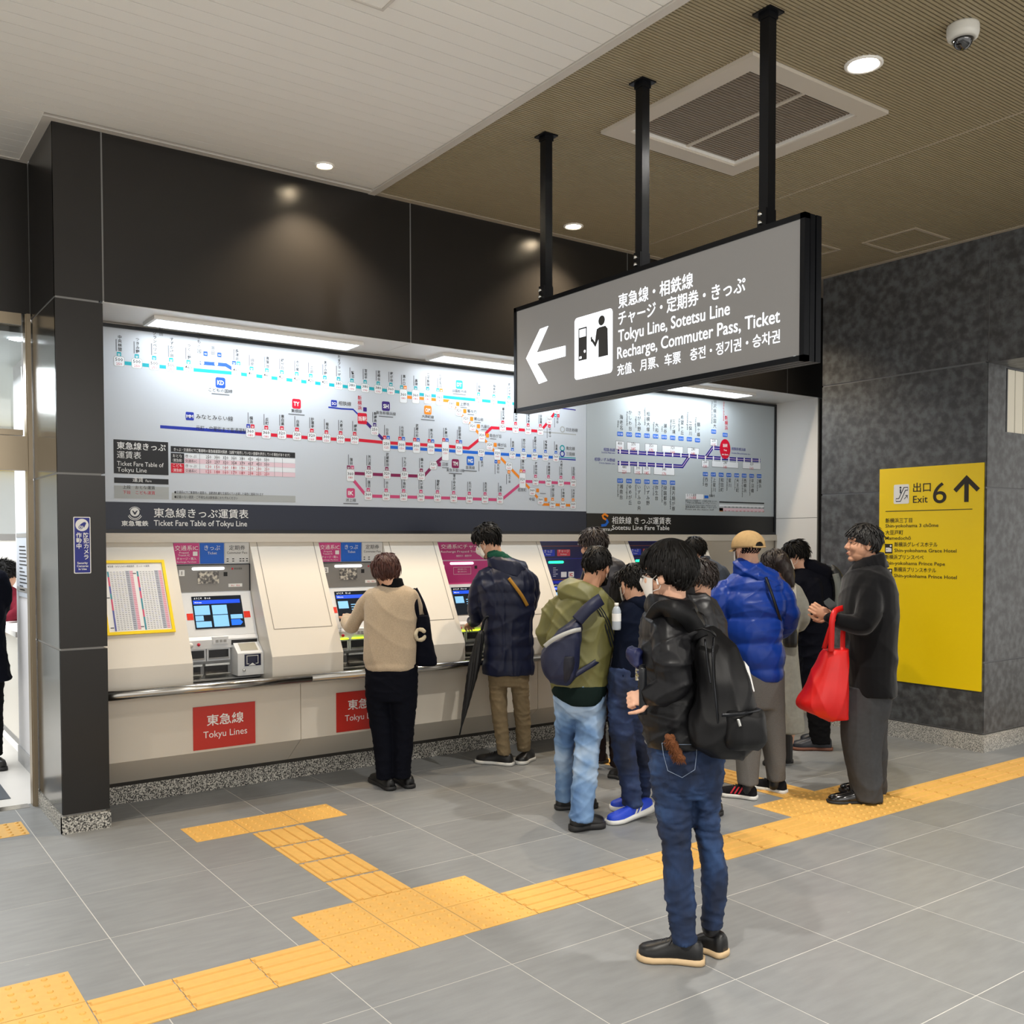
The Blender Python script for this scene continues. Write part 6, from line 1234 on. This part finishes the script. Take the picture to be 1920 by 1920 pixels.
for _ in range(420):
    t = rk.random(); a = rk.uniform(0, 6.28); c_ = pts[0]*(1-t)+pts[3]*t; d_ = RX*math.cos(a)+FY*math.sin(a)-UZ*.6; k.tube([c_+d_*.016, c_+d_*.026-UZ*.006], [.0014, .0004], 4, dome=False)
tag(k.build('fur_charm', M('brown_fur', '#6b3d1c', .9, noise=(220, .5)), None, True), 'braided brown fur charm hanging over the back jeans pocket', 'charm')
D = 3.80; k = MB(); rows_loft(k, D, [(1176, 1200, 1213, .03, 0), (1173, 1204, 1222, .04, 0), (1178, 1204, 1236, .04, 0), (1186, 1206, 1248, .03, 0)]); fu = finish(k, 'folding_umbrella', M('navy_nylon', '#141c4a', .5), None, .005, 1, (.007, 34, 71)); tag(fu, 'folded navy umbrella tucked at the chest of the man with glasses', 'umbrella')
k = MB(); k.slab([K(D, 1192, 1252), K(D, 1199, 1252), K(D, 1199, 1276), K(D, 1192, 1276)], FY, .012); k.tube([K(D, 1196, 1240), K(D, 1196, 1253)], .002, 6); tag(k.build('key_charm', M('charm_colours', '#5d7fb8', .4, ramp=(120, 2, [(.4, '#1c3f9e'), (.5, '#d8c34a'), (.6, '#e8e8e8')])), None), 'small blue and yellow charm hanging under the navy umbrella', 'charm')

# 6. man with dark hair in a black quilted coat at the first blue machine
D = 7.0; h = Head(D, 1112, 1024, 48, 12, 0, .98)
tz = [(1110, 1150, 1044, .07), (1098, 1170, 1056, .11), (1090, 1180, 1075, .13), (1088, 1184, 1110, .14), (1090, 1182, 1160, .14), (1092, 1180, 1220, .14), (1092, 1178, 1262, .14)]
p = body('dark haired man in a black quilted coat at the first navy machine', dict(D=D, head=h, neck=K(D, 1126, 1052), torso=shrink(tz), legs=[(shrink([(1098, 1135, 1260), (1105, 1135, 1350), (1110, 1134, 1430)]), 0), (shrink([(1138, 1172, 1260), (1140, 1168, 1350), (1142, 1166, 1440)]), 0)]))
jacket(D, tz, [[(1105, 1078, 15, 0), (1096, 1110, 15, .05), (1098, 1145, 13, .15)], [(1168, 1076, 15, 0), (1180, 1105, 15, .02), (1182, 1140, 14, .08)]], M('black_purple_shell', '#15131c', .5, sheen=0), p, puff=(.09, .04), spuff=(.09, .05), wr=(.007, 18, 81), name='coat')
hair_mesh(h, p, m_haird, line=(.055, .04, -.01, -.03, -.085), t=.019, seed=14, locks=190, ll=.05, messy=.8)
trousers(D, [(1096, 1176, 1245, .13), (1097, 1174, 1280, .12)], [([(1098, 1136, 1270, .09), (1106, 1136, 1350, .08), (1112, 1136, 1425, .07)], 0), ([(1136, 1172, 1270, .09), (1140, 1168, 1350, .08), (1144, 1166, 1436, .07)], 0)], cloth('dark_brown_cloth', '#261d1c'), p)
shoe(p, (1136, 1432), (1108, 1424), m_blkleather, m_bksole); shoe(p, (1168, 1462), (1146, 1456), m_blkleather, m_bksole)
# 7. woman with long dark hair, mostly hidden
D = 6.38; h = Head(D, 1170, 1104, 80, 10, 0, .92)
tz = [(1160, 1190, 1136, .06), (1150, 1202, 1148, .10), (1146, 1206, 1180, .11), (1148, 1204, 1240, .11), (1146, 1206, 1290, .12)]
p = body('person with long dark hair in black, mostly hidden between the olive jacket and the boy', dict(D=D, head=h, neck=K(D, 1175, 1140), torso=shrink(tz), legs=[(shrink([(1150, 1176, 1290), (1152, 1172, 1400)]), 0), (shrink([(1178, 1204, 1290), (1180, 1200, 1400)]), 0)]))
jacket(D, tz, [[(1158, 1155, 12, 0), (1150, 1190, 12, .05), (1156, 1225, 10, .15)], [(1196, 1155, 12, 0), (1204, 1190, 12, .05)]], cloth('plain_black_cloth', '#0c0c0e'), p, name='coat')
hair_mesh(h, p, m_hair, line=(.04, .02, -.06, -.09, -.12), t=.02, seed=15, locks=120, ll=.06, low=.08)
k = MB(); rows_loft(k, D, [(1146, 1196, 1100, .10), (1145, 1198, 1125, .10), (1150, 1192, 1150, .07)]); finish(k, 'long_hair', m_hair, p, .008, 1, (.006, 40, 16, (1, 1, .2)))
trousers(D, [(1150, 1204, 1275, .11), (1150, 1204, 1300, .11)], [([(1150, 1178, 1295, .08), (1153, 1174, 1360, .07), (1156, 1172, 1430, .06)], 0), ([(1176, 1204, 1295, .08), (1180, 1202, 1360, .07), (1182, 1200, 1430, .06)], 0)], cloth('plain_black_cloth', '#0c0c0e'), p); shoe(p, (1174, 1462), (1150, 1454), m_blkleather, m_bksole); shoe(p, (1202, 1460), (1184, 1450), m_blkleather, m_bksole)

# 8. person in grey black padded coat and black mask behind the foreground man
D = 5.6; h = Head(D, 1309, 1088, 4, 8, 0, .93)
tz = [(1290, 1326, 1112, .07), (1284, 1340, 1124, .10), (1280, 1354, 1142, .13), (1278, 1362, 1170, .15), (1280, 1366, 1210, .155), (1284, 1366, 1260, .155), (1286, 1364, 1300, .15)]
p = body('person in a grey black padded coat and black mask behind the man with glasses', dict(D=D, head=h, neck=K(D, 1314, 1122), torso=shrink(tz), legs=[(shrink([(1288, 1322, 1310), (1292, 1318, 1400), (1294, 1316, 1500)]), 0), (shrink([(1324, 1360, 1310), (1326, 1354, 1400), (1328, 1350, 1500)]), 0)]))
jacket(D, tz, [[(1318, 1140, 19, -.10), (1330, 1175, 20, -.12), (1336, 1215, 18, -.12), (1318, 1240, 15, -.12), (1295, 1248, 12, -.12)], [(1325, 1138, 16, .12), (1330, 1180, 16, .15)]], M('grey_black_shell', '#1b1b1e', .48, sheen=0), p, puff=(.085, .05), spuff=(.08, .07), wr=(.008, 18, 91), name='coat')
hair_mesh(h, p, m_haird, line=(.035, .03, -.02, -.03, -.07), t=.02, seed=17, locks=200, ll=.045, messy=.8, fringe=(9, .02)); mask_mesh(h, p, m_maskb)
trousers(D, [(1284, 1364, 1290, .14), (1286, 1362, 1320, .13)], [([(1288, 1324, 1310, .095), (1291, 1320, 1400, .085), (1294, 1318, 1490, .07)], 0), ([(1322, 1360, 1310, .095), (1326, 1356, 1400, .085), (1328, 1352, 1490, .07)], 0)], cloth('plain_black_cloth', '#0c0c0e'), p)
shoe(p, (1320, 1536), (1284, 1534), m_blkleather, m_bksole); shoe(p, (1354, 1530), (1318, 1524), m_blkleather, m_bksole)
# 9. man in the grey blue jacket at the farther navy machine
D = 8.0; h = Head(D, 1301, 1034, 40, 8, 0, .96)
tz = [(1300, 1332, 1048, .07), (1292, 1348, 1056, .10), (1286, 1358, 1070, .13), (1282, 1364, 1092, .14), (1284, 1362, 1130, .14), (1286, 1360, 1180, .14), (1288, 1358, 1220, .14)]
p = body('man in a grey blue jacket seen from behind at the farther navy machine', dict(D=D, head=h, neck=K(D, 1312, 1056), torso=shrink(tz), legs=[(shrink([(1292, 1320, 1225), (1296, 1318, 1300), (1298, 1316, 1370)]), 0), (shrink([(1324, 1354, 1225), (1326, 1350, 1300), (1328, 1348, 1370)]), 0)]))
jacket(D, tz, [[(1296, 1072, 13, 0), (1286, 1100, 13, .05), (1288, 1130, 11, .15)], [(1352, 1072, 13, 0), (1362, 1100, 13, .03), (1362, 1135, 12, .1)]], cloth('grey_blue_cloth', '#4d5563', .8), p, wr=(.006, 18, 95))
k = MB(); rows_loft(k, D, [(1300, 1330, 1042, .065), (1298, 1334, 1052, .075)]); finish(k, 'collar', cloth('grey_blue_cloth', '#4d5563', .8), p, .008)
hair_mesh(h, p, m_hair, line=(.06, .045, .0, -.025, -.075), t=.014, seed=18, locks=120, ll=.035, messy=.5)
trousers(D, [(1288, 1358, 1212, .13), (1290, 1356, 1235, .12)], [([(1291, 1322, 1228, .09), (1295, 1320, 1300, .08), (1298, 1318, 1365, .07)], 0), ([(1322, 1356, 1228, .09), (1326, 1352, 1300, .08), (1328, 1350, 1365, .07)], 0)], cloth('plain_black_cloth', '#0c0c0e'), p); shoe(p, (1320, 1388), (1300, 1380), m_blkleather, m_bksole); shoe(p, (1350, 1388), (1332, 1380), m_blkleather, m_bksole)

# 10. person in the bright blue puffer jacket and beige cap
D = 6.37; h = Head(D, 1401, 1030, 66, 4, 0, 1.0)
tz = [(1380, 1440, 1070, .09), (1368, 1458, 1080, .12), (1352, 1470, 1098, .145), (1344, 1474, 1120, .16), (1348, 1472, 1150, .17), (1352, 1466, 1185, .17), (1362, 1470, 1215, .17), (1378, 1471, 1245, .165), (1390, 1469, 1264, .155), (1400, 1464, 1275, .14)]
ar = [[(1358, 1104, 20, -.02), (1345, 1130, 23, -.03), (1342, 1160, 23, -.0), (1350, 1188, 20, .06), (1370, 1200, 15, .18)], [(1458, 1098, 19, .0), (1472, 1125, 21, .0), (1479, 1152, 21, .02), (1476, 1175, 17, .08), (1462, 1186, 13, .16)]]
m_bluep = M('bright_blue_shell', '#08358f', .42, sheen=0, noise=(12, .08), spec=.32)
p = body('person in a bright blue puffer jacket and grey trousers', dict(D=D, head=h, neck=K(D, 1410, 1074), torso=shrink(tz), arms=[shrinks(a, .5) for a in ar], legs=[(shrink([(1380, 1425, 1320), (1384, 1422, 1468)]), fd((1419, 1500), (1350, 1490))-D), (shrink([(1422, 1470, 1320), (1439, 1470, 1460)]), fd((1474, 1489), (1412, 1476))-D)], hands=[((K(D, 1460, 1186, .16), -RX*.8+FY*.5, UZ*1.), dict(thumb=1, curl=.8))]))
jacket(D, tz, ar, m_bluep, p, puff=(.165, .13), spuff=(.16, .15), wr=(.005, 22, 101), name='puffer_jacket', label='bright blue puffer jacket')
k = MB(); rows_loft(k, D, [(1390, 1438, 1056, .08), (1376, 1456, 1064, .12), (1374, 1464, 1078, .135), (1388, 1464, 1094, .125), (1408, 1458, 1108, .09)], tilt=-.03, puff=(.09, .04)); finish(k, 'hood', m_bluep, p, .008, 2, (.012, 16, 102))
s1, e1 = shoe(p, (1419, 1500), (1350, 1490), cloth('black_canvas', '#1b1b1f'), m_whsole, w=.05, hh=.095, sh_=.026, laces=m_black, stripe=(M('shoe_red', '#c8283a', .6), (.42, .52, .62)), label='black canvas shoe with three red stripes'); s2, e2 = shoe(p, (1474, 1489), (1412, 1476), MATS['black_canvas'], m_whsole, w=.05, hh=.095, sh_=.026, laces=m_black)
trousers(D, [(1380, 1470, 1255, .14), (1378, 1470, 1290, .14), (1378, 1470, 1325, .125)], [([(1377, 1430, 1310, .11), (1376, 1428, 1370, .10), (1379, 1425, 1420, .088), (1384, 1422, 1470, .078)], e1-D), ([(1418, 1470, 1310, .11), (1424, 1472, 1370, .10), (1433, 1472, 1420, .09), (1438, 1471, 1461, .08)], e2-D)], cloth('grey_wool', '#646260', .9, noise=(220, .15)), p, wr=(.006, 20, 103, (1, 1, .4)))
k = MB(); sleeve(k, D, [(1403, 1482, 12, e1-D), (1403, 1466, 12, e1-D)]); sleeve(k, D, [(1453, 1472, 12, e2-D), (1453, 1458, 12, e2-D)]); k.build('socks', m_black, p, True)
hair_mesh(h, p, m_hair, line=(.04, .03, -.04, -.06, -.095), t=.006, seed=20, locks=0, ll=.05, messy=.4, vol=(1.0, 1.0, .88)); mask_mesh(h, p, m_mask)
m_cap = cloth('beige_cotton', '#b7996d', .85); k = MB(); rings = []
for el in np.linspace(-8, 86, 14):
    e = math.radians(el); rings.append([h.P((.106)*math.cos(e)*math.sin(a), -.012+.116*math.cos(e)*math.cos(a), .022+.102*math.sin(e)-(.0 if math.cos(a) > -.6 else .0)) for a in np.linspace(0, 2*math.pi, 36, endpoint=False)])
k.loft(rings); rings = []
for t in np.linspace(0, 1, 7):
    rings.append([h.P(.088*math.sin(a)*(1-.12*t), -.012+.110*math.cos(a)+t*.072*max(0, math.cos(a))**.5, .012-.012*t-.010*abs(math.sin(a))+o_) for o_, a in [(.003, x) for x in np.linspace(-1.25, 1.25, 14)]+[(-.002, x) for x in np.linspace(1.25, -1.25, 14)]])
k.loft(rings); cp = k.build('cap', m_cap, p, True, label='beige baseball cap')
k = MB(); h.tube(k, [(.034*math.cos(t), -.130+.004*abs(math.cos(t)), .012+.032*math.sin(t)) for t in np.linspace(0, math.pi, 10)], .0035, 6); h.tube(k, [(-.045, -.126, .008), (0, -.134, .006), (.045, -.126, .008)], .007, 6); k.build('cap_strap', m_cap, cp, True)
k = MB(); k.ell(h.P(0, -.124, .020), (.030, .008, .022), h.M/h.sc, 14, 8); k.build('cap_opening', m_hair, cp, True)
k = MB(); strap(k, D, [(1436, 1082, -.14), (1446, 1110, -.175), (1456, 1140, -.16), (1464, 1165, -.10)], .018, .004); k.build('bag_strap', m_black, p, True)

# 11. woman in the grey coat with sailor collar
D = 7.1; h = Head(D, 1452, 1062, 48, 18, 0, .95)
tz = [(1448, 1488, 1092, .07), (1440, 1500, 1102, .10), (1434, 1506, 1125, .12), (1440, 1500, 1160, .12), (1444, 1494, 1200, .12), (1440, 1498, 1250, .13), (1438, 1503, 1310, .14), (1440, 1506, 1350, .145), (1443, 1507, 1371, .145)]
m_gcoat = cloth('pale_grey_wool', '#99988f', .9)
ar = [[(1492, 1108, 13, 0), (1503, 1135, 14, -.02), (1506, 1160, 13, .0), (1494, 1176, 11, .08), (1474, 1180, 9, .18)], [(1448, 1108, 13, 0), (1440, 1140, 13, .05)]]
p = body('woman with long brown hair in a pale grey coat with a white sailor collar', dict(D=D, head=h, neck=K(D, 1462, 1098), torso=shrink(tz), arms=[shrinks(a) for a in ar], legs=[(shrink([(1446, 1470, 1350), (1448, 1468, 1400)]), 0), (shrink([(1472, 1494, 1350), (1474, 1490, 1400)]), 0)]))
jacket(D, tz, ar, m_gcoat, p, wr=(.006, 14, 111, (1, 1, .6)), name='coat')
k = MB(); c0, c1, c2, c3 = K(D, 1468, 1092, -.12), K(D, 1492, 1098, -.10), K(D, 1493, 1122, -.13), K(D, 1474, 1121, -.145); k.slab([c0, c1, c2, c3], -FY, .006); k.build('sailor_collar', M('collar_white', '#c9c3b5', .8), p)
hair_mesh(h, p, m_haird, line=(.05, .03, -.05, -.07, -.10), t=.018, seed=22, locks=170, ll=.06, messy=.5)
k = MB(); sleeve(k, D, [(1465, 1052, 15, -.08), (1474, 1068, 13, -.10), (1480, 1084, 10, -.12), (1486, 1098, 5, -.13)]); finish(k, 'ponytail', m_haird, p, .006, 1, (.006, 60, 23, (1, 1, .3)))
k = MB(); sleeve(k, D, [(1456, 1375, 10, 0), (1457, 1400, 9, 0), (1457, 1425, 9, 0)]); sleeve(k, D, [(1477, 1365, 10, 0), (1477, 1395, 9.5, 0), (1477, 1424, 9, 0)]); finish(k, 'boots', m_blkleather, p, .008); shoe(p, (1466, 1433), (1434, 1436), m_blkleather, m_bksole, hh=.07); shoe(p, (1484, 1429), (1455, 1431), m_blkleather, m_bksole, hh=.07)
D = 6.98; k = MB(); rows_loft(k, D, [(1470, 1492, 1178, .05), (1468, 1494, 1186, .06), (1468, 1494, 1205, .06), (1471, 1492, 1213, .05)], sup=3.2); b_ = finish(k, 'shoulder_bag', m_blkleather, None, .006, 1); tag(b_, 'small black leather shoulder bag against the pale grey coat', 'bag')
k = MB(); strap(k, D, [(1472, 1182, -.05), (1469, 1150, -.06), (1464, 1120, -.06)], .015); k.build('strap', m_blkleather, b_, True)

# 12. masked man in the navy coat with a backpack
D = 7.72; h = Head(D, 1491, 1043, 16, 18, 0, .97)
tz = [(1492, 1528, 1066, .08), (1484, 1545, 1074, .11), (1480, 1556, 1088, .14), (1482, 1560, 1115, .155), (1488, 1556, 1150, .155), (1494, 1552, 1190, .15), (1500, 1552, 1240, .15), (1502, 1552, 1290, .15)]
ar = [[(1525, 1098, 17, -.12), (1527, 1130, 17, -.14), (1524, 1150, 15, -.14), (1508, 1158, 12, -.12), (1494, 1156, 9, -.10)], [(1510, 1095, 14, .12), (1505, 1130, 14, .15)]]
m_ncoat = cloth('midnight_cloth', '#0a0c16', .8)
p = body('masked man in a dark navy coat between the grey coat and the stone wall', dict(D=D, head=h, neck=K(D, 1505, 1074), torso=shrink(tz), arms=[shrinks(a) for a in ar], legs=[(shrink([(1508, 1550, 1290), (1520, 1553, 1390)], .6), fd((1560, 1407), (1484, 1405))-D)], hands=[((K(D, 1495, 1156, -.1), -RX*.9+UZ*.2, UZ*.5-FY*.5), dict(thumb=-1, curl=.9))]))
jacket(D, tz, ar, m_ncoat, p, puff=(.10, .025), spuff=(.10, .04), wr=(.007, 17, 121), name='coat')
k = MB(); rows_loft(k, D, [(1506, 1538, 1050, .08), (1500, 1556, 1060, .11), (1504, 1560, 1074, .11), (1518, 1556, 1086, .09)], tilt=-.02); finish(k, 'hood', m_ncoat, p, .009, 2, (.010, 20, 122))
hair_mesh(h, p, m_hair, line=(.045, .035, .012, -.025, -.085), t=.018, seed=24, locks=220, ll=.055, messy=1.0, fringe=(9, .035)); mask_mesh(h, p, m_mask)
s1, e1 = shoe(p, (1560, 1407), (1484, 1405), M('blue_black_leather', '#1a1d26', .4), M('brown_sole', '#6b3f2c', .6), w=.052, hh=.12, sh_=.026, laces=m_black); shoe(p, (1556, 1396), (1500, 1392), MATS['blue_black_leather'], MATS['brown_sole'], w=.05, hh=.11)
trousers(D, [(1504, 1552, 1270, .13), (1506, 1552, 1300, .12)], [([(1508, 1554, 1290, .10), (1514, 1556, 1340, .09), (1520, 1556, 1394, .075)], e1-D), ([(1512, 1550, 1290, .09), (1522, 1555, 1388, .07)], .15)], cloth('plain_black_cloth', '#0c0c0e'), p)
D = 7.75; k = MB(); rows_loft(k, D, [(1552, 1562, 1058, .06), (1548, 1572, 1070, .11), (1548, 1580, 1095, .13), (1550, 1582, 1130, .13), (1552, 1580, 1160, .12)], sup=2.8); b_ = finish(k, 'backpack', M('black_grey_nylon', '#1c1f22', .5), None, .008, 2, (.006, 18, 125)); tag(b_, 'black and grey backpack worn by the masked man in navy', 'backpack')
k = MB(); strap(k, D, [(1566, 1076, -.12), (1571, 1095, -.14), (1572, 1120, -.14), (1568, 1145, -.13)], .05, .008); k.build('grey_panel', M('grey_panel', '#6d726e', .6), b_, True)

# 13. man in profile in the black coat with the red bag
D = 6.15; h = Head(D, 1617, 1021, 0, -2, 0, 1.02)
tz = [(1600, 1652, 1054, .075), (1596, 1660, 1066, .13), (1586, 1670, 1082, .185), (1580, 1677, 1105, .205), (1576, 1680, 1135, .20), (1580, 1680, 1165, .20), (1586, 1678, 1195, .195), (1588, 1676, 1225, .19), (1589, 1675, 1260, .19), (1591, 1677, 1290, .19), (1594, 1676, 1302, .185)]
ar = [[(1634, 1088, 20, -.12), (1631, 1120, 25, -.155), (1628, 1150, 25, -.18), (1614, 1170, 21, -.18), (1588, 1168, 17, -.17), (1564, 1161, 13.5, -.15), (1553, 1158, 11, -.14)], [(1620, 1090, 20, .14), (1606, 1130, 20, .18), (1584, 1155, 16, .16), (1562, 1158, 12, .05)]]
m_bcoat = cloth('black_wool_coat', '#0a0a0d', .8, .2)
p = body('black haired man in profile wearing a black coat and grey trousers before the yellow sign', dict(D=D, head=h, jaw=1.1, sk=m_skin2, vox=.005, neck=K(D, 1632, 1062), torso=shrink(tz), arms=[shrinks(a, .5) for a in ar], legs=[(shrink([(1584, 1650, 1330), (1600, 1650, 1490)], .6), fd((1652, 1505), (1552, 1505))-D)],
     hands=[((K(D, 1555, 1156, -.13), -RX*.8+UZ*.45, -RX*.3-FY*.9), dict(thumb=-1, curl=.95)), ((K(D, 1560, 1156, .03), -RX*.85+UZ*.3, UZ*.3+FY*.8), dict(thumb=1, curl=.9))]))
jacket(D, tz, ar, m_bcoat, p, wr=(.007, 14, 131), name='coat')
k = MB(); rows_loft(k, D, [(1612, 1656, 1040, .07), (1602, 1658, 1048, .085), (1594, 1660, 1058, .10), (1592, 1664, 1068, .11)], tilt=.02); finish(k, 'collar', m_bcoat, p, .008, 2, (.004, 24, 132))
s1, e1 = shoe(p, (1652, 1505), (1552, 1505), M('polished_black_leather', '#0e0e10', .18, coat=.4), m_bksole, w=.052, hh=.095, sh_=.018, laces=m_black); s2, e2 = shoe(p, (1652, 1487), (1574, 1484), MATS['polished_black_leather'], m_bksole, w=.05, hh=.09, sh_=.018)
trousers(D, [(1586, 1670, 1285, .16), (1582, 1668, 1320, .16), (1580, 1662, 1345, .145)], [([(1583, 1668, 1296, .155), (1579, 1663, 1330, .145), (1577, 1655, 1370, .122), (1583, 1650, 1410, .105), (1592, 1650, 1450, .098), (1597, 1650, 1480, .092), (1600, 1651, 1500, .09)], e1-D), ([(1586, 1668, 1296, .15), (1590, 1664, 1335, .135), (1604, 1661, 1390, .115), (1612, 1660, 1440, .10), (1614, 1660, 1484, .09)], e2-D)], cloth('charcoal_wool', '#434446', .75), p, wr=(.009, 16, 133, (1, 1, .5)))
hair_mesh(h, p, m_hairg, line=(.064, .05, .016, -.030, -.085), t=.016, seed=26, locks=230, ll=.05, messy=.55, vol=(1.05, 1.03, 1.02))
k = MB()
for s in (-1, 1): h.tube(k, [(s*.014, .087, .030), (s*.030, .086, .034), (s*.046, .075, .030)], .0035, 6)
k.build('eyebrows', m_hair, p, True); k = MB()
for s in (-1, 1): h.ell(k, (s*.030, .083, .010), (.012, .006, .004), 10, 6)
k.build('eyes', M('eye_dark', '#1a1310', .2), p, True); k = MB(); h.ell(k, (0, .092, -.0575), (.019, .005, .005), 12, 6); k.build('lips', M('lip', '#a8624f', .5), p, True)
D = 6.05; rb = empty('tote_bag', K(D, 1550, 1350), 'bright red shopping bag hanging from the forearm of the man in black', 'bag')
m_rb = M('red_nylon', '#d3120f', .42, noise=(8, .06), sheen=0); k = MB()
rows_loft(k, D, [(1544, 1589, 1216, .07), (1538, 1588, 1224, .085), (1530, 1588, 1245, .10), (1519, 1589, 1270, .11), (1507, 1590, 1295, .12), (1496, 1590, 1315, .12), (1500, 1590, 1328, .11), (1522, 1590, 1340, .09), (1560, 1591, 1349, .06)], sup=2.5, tilt=-.0); L(finish(k, 'bag_body', m_rb, rb, .007, 2, (.010, 10, 141, (1, 1, .45))))
k = MB(); strap(k, D, [(1558, 1222, -.09), (1559, 1195, -.11), (1560, 1165, -.13), (1566, 1146, -.12), (1580, 1140, -.06)], .035, .006); strap(k, D, [(1545, 1216, -.04), (1553, 1190, -.08), (1563, 1160, -.1)], .028, .006); strap(k, D, [(1580, 1222, -.06), (1580, 1195, -.02), (1582, 1172, .0)], .03, .006); L(k.build('handle', m_rb, rb, True))
k = MB(); k.slab([K(5.98, 1546, 1133), K(5.98, 1556, 1126), K(5.98, 1569, 1136), K(5.98, 1560, 1146)], -RX*.3+UZ*.9, .02); tag(k.build('wallet', M('dark_wallet', '#2a302f', .4), None), 'dark wallet held in the hand of the man in profile', 'wallet')

# 14, 15. office staff and a customer beyond the door
D = depth(np.array([1.75, 9.0, 1])); u0 = 12
h = Head(D, 8, 1080, -30, 30, 0, 1.0)
tz = [(-14, 22, 1100, .07), (-26, 34, 1108, .11), (-32, 38, 1125, .13), (-32, 38, 1150, .13), (-32, 38, 1190, .13)]
p = body('masked office worker with curly black hair bent over the white counter', dict(D=D, head=h, neck=K(D, 4, 1104), torso=shrink(tz)))
jacket(D, tz, [[(28, 1118, 12, 0), (36, 1145, 12, -.1), (20, 1155, 10, -.25)], [(-22, 1118, 12, 0), (-28, 1145, 12, -.1), (-10, 1155, 10, -.25)]], cloth('maroon_cloth', '#6e1f2c', .8), p, name='shirt'); hair_mesh(h, p, m_hair, seed=30, t=.022, locks=240, ll=.03, messy=1.0); mask_mesh(h, p, m_mask)
D = 7.1; h = Head(D, -40, 1030, 100, 10, 0, 1.0)
tz = [(-58, -14, 1062, .08), (-72, 0, 1074, .12), (-80, 6, 1100, .15), (-78, 6, 1140, .15), (-74, 4, 1190, .15), (-72, 10, 1240, .15), (-72, 18, 1276, .15)]
p = body('customer in a long navy coat at the office counter, only the coat tail in view', dict(D=D, head=h, neck=K(D, -34, 1066), torso=shrink(tz), legs=[(shrink([(-60, -30, 1280), (-58, -32, 1420)]), 0), (shrink([(-28, 2, 1280), (-24, 0, 1420)]), 0)]))
jacket(D, tz, [[(-2, 1082, 16, 0), (6, 1120, 16, .05), (-6, 1160, 14, .15)], [(-70, 1082, 16, 0), (-78, 1120, 16, .05)]], cloth('midnight_cloth', '#0a0c16', .8), p, name='coat'); hair_mesh(h, p, m_hair, seed=31, locks=60)
trousers(D, [(-66, 6, 1262, .13), (-64, 4, 1290, .12)], [([(-62, -30, 1280, .09), (-58, -32, 1420, .07)], 0), ([(-30, 3, 1280, .09), (-24, 2, 1418, .07)], 0)], cloth('plain_black_cloth', '#0c0c0e'), p); shoe(p, (-30, 1446), (-50, 1432), m_blkleather, m_bksole); shoe(p, (6, 1446), (-16, 1432), m_blkleather, m_bksole)
